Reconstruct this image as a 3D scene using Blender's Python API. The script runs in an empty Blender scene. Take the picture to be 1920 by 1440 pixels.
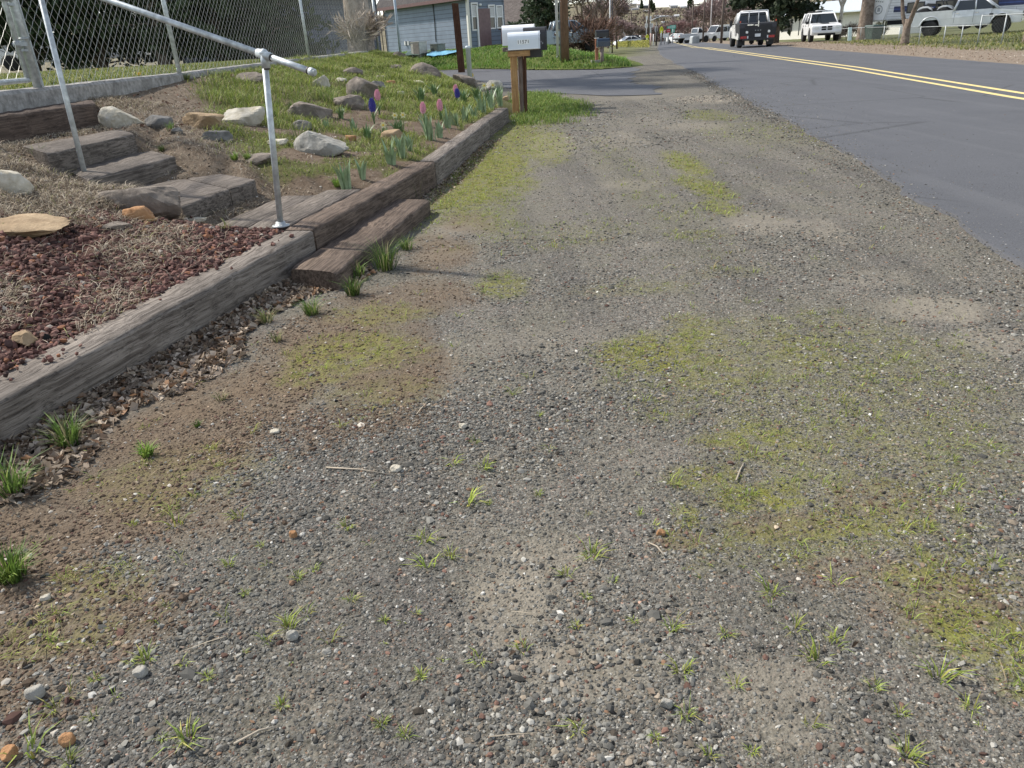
import bpy, bmesh, math, random
import numpy as np
from mathutils import Vector, Matrix
random.seed(7); RNG = np.random.default_rng(11)
sc = bpy.context.scene
COL = bpy.data.collections.new("place"); sc.collection.children.link(COL)
PI = math.pi

# ------------------------------------------------------------------ camera
CF, CH = 1400.0, 1.30
ROLL = math.radians(3.4)
PITCH = math.atan(649*math.cos(ROLL)/CF)
_fw = np.array([0, math.cos(PITCH), -math.sin(PITCH)])
_r0 = np.array([1., 0, 0]); _u0 = np.cross(_r0, _fw)
_R = math.cos(ROLL)*_r0 - math.sin(ROLL)*_u0
_U = math.cos(ROLL)*_u0 + math.sin(ROLL)*_r0
_C = np.array([0, 0, CH])
def ray(x, y): return _fw + _R*(x-960)/CF - _U*(y-720)/CF
def P(x, y, z=0.):
    d = ray(x, y); return _C + d*((z-CH)/d[2])
def at_depth(x, y, zc): return _C + ray(x, y)*zc
def ppm(p): return CF/float((np.asarray(p)-_C) @ _fw)      # photo pixels per metre at a place
def ppv(p): return ppm(p)/math.cos(PITCH)                    # the same up a plumb line
cam = bpy.data.cameras.new("camera"); co = bpy.data.objects.new("camera", cam); COL.objects.link(co)
cam.sensor_fit = 'HORIZONTAL'; cam.sensor_width = 36; cam.lens = 36*CF/1920
cam.clip_start = .05; cam.clip_end = 6000
m = Matrix((( _R[0], _U[0], -_fw[0], 0), (_R[1], _U[1], -_fw[1], 0), (_R[2], _U[2], -_fw[2], CH), (0, 0, 0, 1)))
co.matrix_world = m; sc.camera = co

# ------------------------------------------------------------------ object helpers
def tag(o, label=None, cat=None, group=None, kind=None):
    if label: o['label'] = label
    if cat: o['category'] = cat
    if group: o['group'] = group
    if kind: o['kind'] = kind
    return o
def empty(name, loc=(0, 0, 0), rz=0., label=None, cat=None, group=None):
    o = bpy.data.objects.new(name, None); COL.objects.link(o)
    o.location = loc; o.rotation_euler = (0, 0, rz); o.empty_display_size = .2
    return tag(o, label, cat, group)
def copy_tree(o, parent=None):
    c = o.copy(); COL.objects.link(c); c.parent = parent
    for ch in list(o.children): copy_tree(ch, c)
    return c
def link_mesh(name, me, mat, parent=None):
    o = bpy.data.objects.new(name, me); COL.objects.link(o)
    if mat is not None:
        for mm in (mat if isinstance(mat, (list, tuple)) else [mat]): me.materials.append(mm)
    if parent is not None: o.parent = parent
    return o
def np_mesh(name, V, F, mat, col=None, parent=None, smooth=False):
    """one mesh from numpy arrays; F is (n,3) or (n,4); col is (nv,3) linear colour"""
    V = np.asarray(V, np.float32); F = np.asarray(F, np.int32); k = F.shape[1]
    me = bpy.data.meshes.new(name)
    me.vertices.add(len(V)); me.vertices.foreach_set('co', V.ravel())
    me.loops.add(F.size); me.loops.foreach_set('vertex_index', F.ravel())
    me.polygons.add(len(F)); me.polygons.foreach_set('loop_start', np.arange(0, F.size, k, dtype=np.int32))
    me.polygons.foreach_set('loop_total', np.full(len(F), k, np.int32))
    me.polygons.foreach_set('use_smooth', np.full(len(F), smooth, bool))
    me.update(calc_edges=True)
    if col is not None:
        a = me.attributes.new('Col', 'FLOAT_COLOR', 'POINT')
        c = np.ones((len(V), 4), np.float32); c[:, :3] = col
        a.data.foreach_set('color', c.ravel())
    return link_mesh(name, me, mat, parent)

class MB:
    def __init__(s): s.v = []; s.f = []; s.sm = []; s.mi = []; s.cur = 0
    def add(s, vs, fs, smooth=False):
        n = len(s.v); s.v += [tuple(map(float, p)) for p in vs]
        s.f += [tuple(n+i for i in f) for f in fs]; s.sm += [smooth]*len(fs); s.mi += [s.cur]*len(fs)
        return s
    def box(s, c, d, rz=0., rx=0., ry=0.):
        M_ = Matrix.Translation(c) @ Matrix.Rotation(rz, 4, 'Z') @ Matrix.Rotation(ry, 4, 'Y') @ Matrix.Rotation(rx, 4, 'X')
        vs = [M_ @ Vector((x*d[0]/2, y*d[1]/2, z*d[2]/2)) for x in (-1, 1) for y in (-1, 1) for z in (-1, 1)]
        return s.add(vs, [(0, 1, 3, 2), (4, 6, 7, 5), (0, 4, 5, 1), (2, 3, 7, 6), (0, 2, 6, 4), (1, 5, 7, 3)])
    def hexa(s, bot, top):
        return s.add(list(bot)+list(top), [(3, 2, 1, 0), (4, 5, 6, 7), (0, 1, 5, 4), (1, 2, 6, 5), (2, 3, 7, 6), (3, 0, 4, 7)])
    def tube(s, pts, r, n=8, caps=True):
        pts = [Vector(p) for p in pts]; rs = r if isinstance(r, (list, tuple)) else [r]*len(pts)
        vs = []; up = None
        for i, p in enumerate(pts):
            t = (pts[min(i+1, len(pts)-1)]-pts[max(i-1, 0)]).normalized()
            if up is None:
                up = Vector((0, 0, 1)) if abs(t.z) < .9 else Vector((1, 0, 0))
            a = t.cross(up).normalized(); b = a.cross(t).normalized(); up = b
            for k in range(n):
                th = 2*PI*k/n; vs.append(p + (a*math.cos(th)+b*math.sin(th))*rs[i])
        fs = [(i*n+k, i*n+(k+1) % n, (i+1)*n+(k+1) % n, (i+1)*n+k) for i in range(len(pts)-1) for k in range(n)]
        s.add(vs, fs, n >= 6)
        if caps:
            base = len(s.v)-len(vs)
            s.f += [tuple(base+k for k in range(n-1, -1, -1)), tuple(base+(len(pts)-1)*n+k for k in range(n))]; s.sm += [False]*2; s.mi += [s.cur]*2
        return s
    def prism(s, prof, y0, y1, taper=None):
        """profile in (x,z) extruded along y; taper(z) scales y"""
        n = len(prof); tp = taper or (lambda x, z: 1.)
        vs = [(x, y0*tp(x, z), z) for x, z in prof] + [(x, y1*tp(x, z), z) for x, z in prof]
        return s.add(vs, [tuple(range(n)), tuple(range(2*n-1, n-1, -1))] + [(i, i+n, (i+1) % n+n, (i+1) % n) for i in range(n)])
    def lathe(s, prof, c=(0, 0, 0), n=16, axis='Z'):
        vs = []
        for r, h in prof:
            for k in range(n):
                a = 2*PI*k/n; x, y = r*math.cos(a), r*math.sin(a)
                vs.append((c[0]+x, c[1]+y, c[2]+h) if axis == 'Z' else (c[0]+x, c[1]+h, c[2]+y) if axis == 'Y' else (c[0]+h, c[1]+x, c[2]+y))
        m_ = len(prof)
        fs = [(i*n+k, i*n+(k+1) % n, (i+1)*n+(k+1) % n, (i+1)*n+k) for i in range(m_-1) for k in range(n)]
        fs += [tuple(range(n-1, -1, -1)), tuple((m_-1)*n+k for k in range(n))]
        return s.add(vs, fs, True)
    def build(s, name, mat, parent=None, bevel=0., seg=2, smooth=None):
        me = bpy.data.meshes.new(name); me.from_pydata(s.v, [], s.f)
        for p, sm, mi in zip(me.polygons, s.sm, s.mi): p.use_smooth = sm if smooth is None else smooth; p.material_index = mi
        bm = bmesh.new(); bm.from_mesh(me); bmesh.ops.recalc_face_normals(bm, faces=bm.faces)
        if bevel > 0:
            es = [e for e in bm.edges if len(e.link_faces) == 2 and e.calc_face_angle(0) > .5]
            bmesh.ops.bevel(bm, geom=es, offset=bevel, segments=seg, affect='EDGES', clamp_overlap=True)
        bm.to_mesh(me); bm.free()
        return link_mesh(name, me, mat, parent)

# ------------------------------------------------------------------ materials
MATS = {}
def lin(h):
    """sRGB 0-255 triple -> linear"""
    return tuple(((c/255)/12.92 if c/255 <= .04045 else ((c/255+.055)/1.055)**2.4) for c in h)
class NT:
    def __init__(s, name):
        s.m = bpy.data.materials.new(name); s.m.use_nodes = True; s.t = s.m.node_tree; s.N = s.t.nodes; s.L = s.t.links
        s.b = s.N['Principled BSDF']; s.N['Material Output'].location = (900, 0)
    def n(s, typ, **kw):
        o = s.N.new(typ)
        for k, v in kw.items():
            if k in o.inputs: s.set(o.inputs[k], v)
            else: setattr(o, k, v)
        return o
    def set(s, sock, v):
        if isinstance(v, bpy.types.NodeSocket): s.L.new(v, sock)
        elif isinstance(v, (tuple, list)) and len(v) == 3 and sock.type == 'RGBA': sock.default_value = (*v, 1)
        else: sock.default_value = v
    def noise(s, vec, scale, detail=4, rough=.55, out='Fac', dist=0.):
        o = s.n('ShaderNodeTexNoise', Scale=scale, Detail=detail, Roughness=rough, Distortion=dist); s.set(o.inputs['Vector'], vec); return o.outputs[out]
    def voro(s, vec, scale, feature='F1', out='Distance', rnd=1.):
        o = s.n('ShaderNodeTexVoronoi', feature=feature, Scale=scale, Randomness=rnd); s.set(o.inputs['Vector'], vec); return o.outputs[out]
    def map(s, v, a, b, c=0., d=1., smooth=False):
        o = s.n('ShaderNodeMapRange', interpolation_type='SMOOTHSTEP' if smooth else 'LINEAR')
        for k, x in zip(('Value', 'From Min', 'From Max', 'To Min', 'To Max'), (v, a, b, c, d)): s.set(o.inputs[k], x)
        return o.outputs[0]
    def math(s, op, a, b=0., clamp=False):
        o = s.n('ShaderNodeMath', operation=op, use_clamp=clamp); s.set(o.inputs[0], a); s.set(o.inputs[1], b); return o.outputs[0]
    def mix(s, f, a, b, mode='MIX'):
        o = s.n('ShaderNodeMix', data_type='RGBA', blend_type=mode); s.set(o.inputs[0], f); s.set(o.inputs[6], a); s.set(o.inputs[7], b); return o.outputs[2]
    def ramp(s, f, stops):
        o = s.n('ShaderNodeValToRGB'); e = o.color_ramp.elements
        while len(e) < len(stops): e.new(.5)
        for el, (p, c) in zip(e, stops): el.position = p; el.color = (*c, 1)
        s.set(o.inputs[0], f); return o.outputs[0]
    def mapping(s, vec, scale=(1, 1, 1), rot=(0, 0, 0)):
        o = s.n('ShaderNodeMapping'); s.set(o.inputs['Vector'], vec); o.inputs['Scale'].default_value = scale; o.inputs['Rotation'].default_value = rot; return o.outputs[0]
    def bump(s, h, strength=.5, dist=.01, normal=None):
        o = s.n('ShaderNodeBump', Strength=strength, Distance=dist); s.set(o.inputs['Height'], h)
        if normal is not None: s.set(o.inputs['Normal'], normal)
        return o.outputs[0]
    def obj(s): return s.n('ShaderNodeTexCoord').outputs['Object']
    def pos(s): return s.n('ShaderNodeNewGeometry').outputs['Position']
    def attr(s, name, out='Color'): return s.n('ShaderNodeAttribute', attribute_name=name).outputs[out]
    def fin(s, col, rough=.8, spec=.5, metal=0., normal=None):
        s.set(s.b.inputs['Base Color'], col); s.set(s.b.inputs['Roughness'], rough); s.set(s.b.inputs['Metallic'], metal)
        s.b.inputs['Specular IOR Level'].default_value = spec
        if normal is not None: s.set(s.b.inputs['Normal'], normal)
        return s.m
def flat(name, rgb, rough=.6, metal=0., spec=.5, var=.18, scale=6., bump=0., bscale=80.):
    """plain painted / moulded surface with faint mottling; rgb linear"""
    if name in MATS: return MATS[name]
    t = NT(name); v = t.obj()
    n1 = t.noise(v, scale, 5); f = t.map(n1, .3, .7)
    col = t.mix(f, tuple(c*(1-var) for c in rgb), tuple(min(1, c*(1+var)) for c in rgb))
    nm = t.bump(t.noise(v, bscale, 3), bump, .004) if bump else None
    MATS[name] = t.fin(col, rough, spec, metal, nm); return MATS[name]
def vcol(name, rough=.85, spec=.3, trans=0., var=.0):
    """surface that takes its colour from the mesh's own Col attribute"""
    if name in MATS: return MATS[name]
    t = NT(name); c = t.attr('Col')
    if var: c = t.mix(t.map(t.noise(t.pos(), 90, 3), .3, .7), t.mix(.999, c, t.mix(1., c, (1-var,)*3, 'MULTIPLY')), c)
    t.fin(c, rough, spec)
    if trans:
        tr = t.n('ShaderNodeBsdfTranslucent'); t.set(tr.inputs['Color'], c)
        mx = t.n('ShaderNodeMixShader'); mx.inputs[0].default_value = trans
        t.L.new(t.b.outputs[0], mx.inputs[1]); t.L.new(tr.outputs[0], mx.inputs[2]); t.L.new(mx.outputs[0], t.N['Material Output'].inputs[0])
    MATS[name] = t.m; return t.m
def wood(name, c1, c2, along='Y', scale=1., rough=.85, bump=.6, chk=.5):
    if name in MATS: return MATS[name]
    t = NT(name); v = t.obj()
    s_ = {'X': (1.5, 42, 42), 'Y': (42, 1.5, 42), 'Z': (42, 42, 1.5)}[along]
    g = t.noise(t.mapping(v, tuple(a*scale for a in s_)), 1.6, 8, .62, dist=.35)
    g2 = t.noise(t.mapping(v, tuple(a*scale*3.1 if a > 2 else a*scale*1.7 for a in s_)), 1.5, 6, .65)
    patch = t.noise(v, 1.7*scale, 4)
    col = t.mix(t.map(g, .39, .61), c1, c2)
    col = t.mix(t.map(patch, .35, .7, 0, .55), col, tuple(.62*a for a in c1))
    crack = t.map(g2, .36, .43, 1, 0); pit0 = t.map(t.voro(t.mapping(v, tuple(a*scale*.75 if a > 2 else a*scale*14 for a in s_)), 1.), .05, .2, 1, 0)
    col = t.mix(t.math('MULTIPLY', crack, chk), col, tuple(.22*a for a in c1)); col = t.mix(t.math('MULTIPLY', pit0, .5), col, tuple(.3*a for a in c1)); col = t.mix(t.map(t.noise(v, 4.5*scale, 6, .7), .52, .68, 0, .3), col, tuple(1.12*a for a in c2))
    pit = t.map(t.voro(t.mapping(v, tuple(a*scale*1.2 if a > 2 else a*scale*9 for a in s_)), 1.), .0, .22, 1, 0)
    h = t.math('ADD', t.math('MULTIPLY', g, .7), t.math('SUBTRACT', t.math('MULTIPLY', g2, .6), t.math('MULTIPLY', crack, .5)))
    h = t.math('SUBTRACT', h, t.math('ADD', t.math('MULTIPLY', pit, .25), t.math('MULTIPLY', pit0, .35)))
    MATS[name] = t.fin(col, rough, .2, 0, t.bump(h, bump, .012)); return MATS[name]
def stone_mat(name, c1, c2, scale=9., bump=.7):
    if name in MATS: return MATS[name]
    t = NT(name); v = t.obj()
    n = t.noise(v, scale, 8, .65); n2 = t.noise(v, scale*.35, 4)
    col = t.mix(t.map(n, .35, .68), c1, c2); col = t.mix(t.map(n2, .5, .72, 0, .6), col, tuple(.55*a for a in c1))
    lich = t.map(t.noise(v, scale*1.7, 6, .7), .62, .68)
    col = t.mix(t.math('MULTIPLY', lich, .45), col, tuple(min(.7, 1.5*a+.04) for a in c2))
    h = t.math('ADD', n, t.math('MULTIPLY', t.noise(v, scale*5, 5, .7), .35))
    MATS[name] = t.fin(col, .92, .25, 0, t.bump(h, bump, .03)); return MATS[name]

# ------------------------------------------------------------------ numpy noise for shapes
def _hash(ix, iy, seed):
    n = (ix*374761393 + iy*668265263 + seed*974634777) & 0x7fffffff
    n = ((n ^ (n >> 13))*1274126177) & 0x7fffffff
    return ((n ^ (n >> 16)) & 0xffff)/65535.
def vnoise(x, y, seed=0):
    x = np.asarray(x, float); y = np.asarray(y, float)
    ix = np.floor(x).astype(np.int64); iy = np.floor(y).astype(np.int64); fx = x-ix; fy = y-iy
    fx = fx*fx*(3-2*fx); fy = fy*fy*(3-2*fy)
    a = _hash(ix, iy, seed); b = _hash(ix+1, iy, seed); c = _hash(ix, iy+1, seed); d = _hash(ix+1, iy+1, seed)
    return (a*(1-fx)+b*fx)*(1-fy)+(c*(1-fx)+d*fx)*fy
def fbm(x, y, seed=0, o=4):
    s = 0; a = .5; t = 0
    for i in range(o): s = s+a*vnoise(np.asarray(x)*2**i, np.asarray(y)*2**i, seed+i*17); t += a; a *= .5
    return s/t
def sstep(a, b, x):
    t = np.clip((np.asarray(x, float)-a)/(b-a), 0, 1); return t*t*(3-2*t)
# ================================================================== the lie of the land
TIMB = np.array([(-1., -2.86), (1., -2.305), (2.5, -1.888), (4.88, -1.225), (7.65, -.615), (11.57, -.08), (13.6, .235), (15.5, .1), (18.5, -.62), (21.5, -1.5), (24.5, -2.6), (27., -3.75)])
def Xt(y): return np.interp(y, TIMB[:, 0], TIMB[:, 1])                 # face of the retaining timbers, then the rocky end of the bank
def Zt(y): return np.interp(y, [0, 2.5, 4.2, 5, 13.6, 15.5, 18.5, 21.5, 24.5, 27], [.16, .175, .235, .24, .24, .26, .46, .72, .95, 1.08])
FP = [at_depth(62, 165, 7.5), at_depth(330, 137, 11.), at_depth(575, 108, 17.), at_depth(707, 93, 24.)]   # fence posts on the kerb
FL = np.array([FP[0]+(FP[0]-FP[1])*3] + FP)
def Xf(y): return np.interp(y, FL[:, 1], FL[:, 0])
def Zk(y): return np.interp(y, FL[:, 1], np.maximum(FL[:, 2], 1.06))
def zroad(y): return -.0105*np.maximum(0, np.asarray(y, float)-42)*sstep(42, 70, y)*np.where(np.asarray(y) > 190, 190/np.maximum(1, np.asarray(y)), 1)
def zground(x, y):
    x = np.asarray(x, float); y = np.asarray(y, float)
    return zroad(y) + .022*(fbm(x*.9, y*.9, 3)-.5)*sstep(40, 20, y) + .012*(fbm(x*5, y*5, 9, 3)-.5)*sstep(9, 4, y)
# the treads of the garden steps: photo corners + heights -> places
def quad(pts, z): return [P(px, py, zz) for (px, py), zz in zip(pts, z if isinstance(z, (list, tuple)) else [z]*4)]
TREADS = [
    quad([(362, 378), (480, 336), (410, 325), (262, 347)], [.37, .37, .385, .385]),
    quad([(165, 336), (328, 292), (282, 281), (128, 318)], [.53, .53, .54, .54]),
    quad([(88, 287), (252, 250), (225, 242), (40, 273)], [.70, .70, .71, .71]),
    quad([(-70, 227), (178, 193), (172, 187), (-70, 216)], [.93, .93, .935, .935]),
]
LAND = [[(o0, y0), (o0, y1), (o1, y1), (o1, y0)] for o0, o1, y0, y1 in ((.245, .55, 4.95, 6.3), (.56, .87, 5.05, 6.15))]
def timber_pt(off, y, z):
    """a point OFF metres behind the timber face"""
    return np.array([float(Xt(y))-off*.965, y+off*.2, z])
LANDQ = [[timber_pt(o, y, .235-.012*i) for o, y in q] for i, q in enumerate(LAND)]
def in_quad(x, y, q, grow=.0):
    q = np.array(q)[:, :2]; c = q.mean(0); q = c+(q-c)*(1+grow)
    ins = np.ones(np.shape(x), bool); s = 0
    for i in range(4):
        a, b = q[i], q[(i+1) % 4]; s += a[0]*b[1]-b[0]*a[1]
    sg = 1 if s > 0 else -1
    for i in range(4):
        a, b = q[i], q[(i+1) % 4]
        ins &= sg*((b[0]-a[0])*(y-a[1])-(b[1]-a[1])*(x-a[0])) > 0
    return ins
def qdist(x, y, q):
    """signed distance to a convex four-cornered area, negative inside (outside: the greatest edge distance)"""
    q = np.array([(p[0], p[1]) for p in q]); ar = 0
    for i in range(4): a, b = q[i], q[(i+1) % 4]; ar += a[0]*b[1]-b[0]*a[1]
    sg = -1 if ar > 0 else 1; d = -1e9
    for i in range(4):
        a, b = q[i], q[(i+1) % 4]; e = b-a; e = e/np.hypot(*e)
        d = np.maximum(d, sg*(e[0]*(y-a[1])-e[1]*(x-a[0])))
    return d
def zbank(x, y):
    x = np.asarray(x, float); y = np.asarray(y, float)
    u = np.clip((Xt(y)-.15-x)/np.maximum(.05, Xt(y)-.15-Xf(y)), 0, 1)
    z0 = Zt(y)-.02; z1 = Zk(y)-.15+.10*sstep(9.5, 13, y)
    g = np.where(y < 14, .75*u+.25*u*u, u)
    z = z0+(z1-z0)*g
    amp = sstep(0, .12, u)*sstep(1, .9, u)
    z = z + amp*(.10*(fbm(x*1.3, y*1.3, 21)-.5) + .035*(fbm(x*6, y*6, 33, 3)-.5))
    for i, q in enumerate(TREADS+LANDQ):
        tz = float(np.mean([p[2] for p in q])); d = qdist(x, y, q)
        z = np.minimum(z, tz-.05+.55*np.maximum(0, d-.03))
    for i, q in enumerate(TREADS):                                     # soil in front of each riser
        f0, f1 = np.array(q[0]), np.array(q[1]); d = f1-f0
        n = np.array([d[1], -d[0]]); n = n/np.hypot(*n[:2])
        w_ = .42 if i == 3 else .16; fr = [f0[:2], f1[:2], f1[:2]+n*w_, f0[:2]+n*w_]
        z = np.minimum(z, q[0][2]-(.235 if i == 3 else .13)+.55*np.maximum(0, qdist(x, y, fr)-.02))
    return z
def on_bank(x, y): return (x < Xt(y)-.02) & (y < 27) & (x > Xf(y)-.05)
def land(x, y):
    b = zbank(x, y); g = zground(x, y)
    return np.where(on_bank(np.asarray(x), np.asarray(y)), b, g)
def hit(px, py, f=None, t0=.5, t1=220.):
    """where the sight line of a photo point meets the land"""
    f = f or land; d = ray(px, py); ts = np.geomspace(t0, t1, 1500)
    pts = _C+d*ts[:, None]; dz = pts[:, 2]-f(pts[:, 0], pts[:, 1])
    i = int(np.argmax(dz < 0))
    if dz[i] >= 0: i = len(ts)-1
    a, b = ts[max(i-1, 0)], ts[i]
    for _ in range(30):
        c = (a+b)/2; p = _C+d*c
        if p[2]-float(f(p[0], p[1])) < 0: b = c
        else: a = c
    return _C+d*b

# ------------------------------------------------------------------ patches of the verge: moss, bare soil, dust, lawn
def ell(px, py, rx, ry, w=1.):
    c = P(px, py); return (c[0], c[1], abs(P(px+rx, py)[0]-P(px-rx, py)[0])/2, abs(P(px, py-ry)[1]-P(px, py+ry)[1])/2, w)
MOSS = [ell(*a) for a in [(965, 250, 55, 45, .9), (915, 310, 85, 60, 1.2), (880, 360, 70, 36, 1.1), (1000, 260, 60, 40, .7), (800, 400, 60, 30, .35), (940, 535, 50, 28, .8), (720, 590, 110, 20, .5), (1285, 305, 38, 26, .9), (1320, 350, 45, 26, .9), (1345, 385, 30, 20, .7),
    (650, 660, 130, 40, .8), (600, 695, 80, 28, .6), (1220, 665, 120, 42, .95), (1310, 630, 60, 40, .7), (1330, 705, 130, 60, .6), (1500, 655, 70, 30, .7), (1560, 690, 160, 40, .35), (1380, 825, 130, 50, .75), (1330, 890, 90, 30, .95), (1430, 930, 120, 40, .95), (1560, 870, 220, 110, .45),
    (1700, 780, 160, 110, .42), (1620, 985, 190, 50, .75), (1780, 1080, 170, 60, .7), (1840, 1180, 130, 80, .9), (1910, 1270, 60, 60, .8), (1290, 965, 30, 30, .7), (1700, 970, 180, 110, .4), (1560, 700, 330, 130, .42), (1620, 860, 330, 130, .45), (1250, 740, 120, 80, .35), (1500, 1000, 260, 60, .5), (930, 400, 60, 40, .4),
    (1040, 440, 220, 26, .16), (1200, 540, 130, 14, .3), (1300, 440, 60, 14, .4), (1380, 510, 100, 16, .2), (1440, 250, 150, 30, .2), (1330, 215, 60, 12, .5), (700, 740, 120, 40, .3), (350, 900, 160, 60, .3), (200, 1090, 100, 50, .55), (130, 1180, 120, 50, .4), (1190, 330, 60, 120, .12)]]
SOIL = [(-1.9, 1.2, .75, .9, 1.)]+[ell(*a) for a in [(60, 1020, 180, 130, 1.), (180, 960, 190, 110, 1.), (330, 830, 170, 90, 1.), (470, 730, 150, 80, 1.), (600, 640, 150, 60, 1.), (740, 700, 110, 55, .9), (650, 780, 150, 60, .6), (150, 1150, 190, 110, .8), (360, 980, 160, 70, .6), (780, 560, 130, 40, .8), (830, 470, 70, 40, .8), (880, 420, 60, 25, .6), (1480, 985, 130, 30, .6), (1280, 1010, 60, 18, .6), (1600, 1070, 160, 40, .4), (1780, 1130, 170, 60, .5), (1660, 940, 150, 50, .4), (40, 1330, 120, 60, .5), (760, 640, 60, 60, .6)]]
DUST = [ell(*a) for a in [(950, 1130, 110, 90, .9), (1000, 1060, 130, 60, .6), (1110, 1240, 170, 90, .65), (1450, 1290, 130, 60, .65), (1500, 1370, 130, 60, .5), (1030, 270, 50, 22, .7), (1150, 260, 60, 20, .5), (1440, 420, 90, 22, .7), (1530, 430, 60, 30, .6), (1760, 580, 110, 26, .9), (1860, 640, 80, 30, .7), (1640, 520, 90, 16, .5), (855, 432, 50, 14, .8), (830, 475, 50, 12, .8), (1180, 345, 60, 14, .5), (1300, 235, 80, 10, .5), (1200, 230, 60, 14, .3), (1220, 460, 60, 10, .4), (850, 1000, 80, 40, .3), (600, 1330, 60, 30, .3), (1250, 850, 150, 60, .25), (1000, 640, 200, 30, .3), (1180, 180, 90, 8, .4)]]
LAWN = [ell(*a) for a in [(1010, 195, 60, 30, 1.), (1050, 200, 55, 18, 1.), (985, 225, 30, 14, .8)]]
def blob(x, y, L, rag=.45, f=1.):
    out = np.zeros(np.shape(x))
    n = fbm(x*3.1*f, y*2.2*f, 77, 4)-.5; n2 = fbm(x*14, y*11, 78, 3)-.5
    for cx, cy, rx, ry, w in L:
        d = np.sqrt(((x-cx)/rx)**2+((y-cy)/ry)**2)+n*rag*2+n2*rag*.9
        out = np.maximum(out, w*sstep(1.25, .5, d))
    return out

# ------------------------------------------------------------------ one ground sheet out to the horizon
ys = [-3.]
while ys[-1] < 2600: ys.append(ys[-1]+max(.03, .011*max(0, ys[-1]))*(1 if ys[-1] < 60 else 2.5))
ys = np.array(ys); nu = 420
uu = np.linspace(-1, 1, nu); uu = np.sign(uu)*np.abs(uu)**1.15
X = uu[None, :]*(1.6*np.maximum(ys, .2)[:, None]+2.6) + .05*ys[:, None].clip(0, 60)
Y = np.repeat(ys[:, None], nu, 1)
Z = zground(X, Y)
Z = np.where((X < Xt(Y)-.1) & (Y < 27), -.12, Z)
RE = np.array([(-3, .9), (1.5, 2.25), (3.9, 2.84), (7.2, 3.55), (10.4, 4.06), (14.6, 4.68), (21.3, 5.72), (34, 7.6), (45, 9.3), (70, 14.2), (120, 24.5), (200, 41), (2600, 534)])   # left edge of the asphalt
def Xe(y): return np.interp(y, RE[:, 0], RE[:, 1])
RR = np.array([(-3, 9.5), (5, 11.), (19.7, 13.07), (36.1, 15.15), (47.7, 17.), (70, 21.), (120, 31), (200, 47.5), (2600, 540)])
def Xr(y): return np.interp(y, RR[:, 0], RR[:, 1])
def Xy(y): return np.interp(y, [-3, 12.5, 22.4, 50, 70, 120, 200], [6.3, 8.4, 10.05, 13.6, 17.4, 27.6, 44.2])
near = Y < 60
moss = np.where(near, blob(X, Y, MOSS), 0); soil = np.where(near, blob(X, Y, SOIL), 0); dust = np.where(near, blob(X, Y, DUST, .5), 0); lawn = np.where(near, blob(X, Y, LAWN, .3), 0)
# strip of loose leaf and grass along the far side of the road, grass beyond it
dr = X-Xr(Y)
leafy = sstep(-.5, .4, dr)*sstep(5.5, 3., dr+1.2*(fbm(X, Y, 5)-.5))*(Y > 8)
farg = np.maximum(sstep(2.6, 4.2, dr+1.6*(fbm(X*.7, Y*.7, 6)-.5)), .8*(Y > 45)*sstep(.5, -3, X-Xe(Y)+2*(fbm(X*.5, Y*.5, 8)-.5)))
lawn = np.maximum(lawn, np.where(Y > 8, farg*.75, 0))
leftfar = sstep(0, -1.5, X-Xe(Y)+1.2)*sstep(30, 36, Y)
dust = np.maximum(dust, leftfar*.6*fbm(X*.8, Y*.4, 14)); moss = np.maximum(moss, leftfar*.7*sstep(.4, .6, fbm(X*.6, Y*.35, 15)))
berm = blob(X, Y, [ell(1330, 186, 75, 9)], .3); dust = np.maximum(dust, berm)
nY = len(ys); idx = np.arange(nY*nu).reshape(nY, nu)
F4 = np.stack([idx[:-1, :-1], idx[:-1, 1:], idx[1:, 1:], idx[1:, :-1]], -1).reshape(-1, 4)
V = np.stack([X, Y, Z], -1).reshape(-1, 3)

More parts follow.
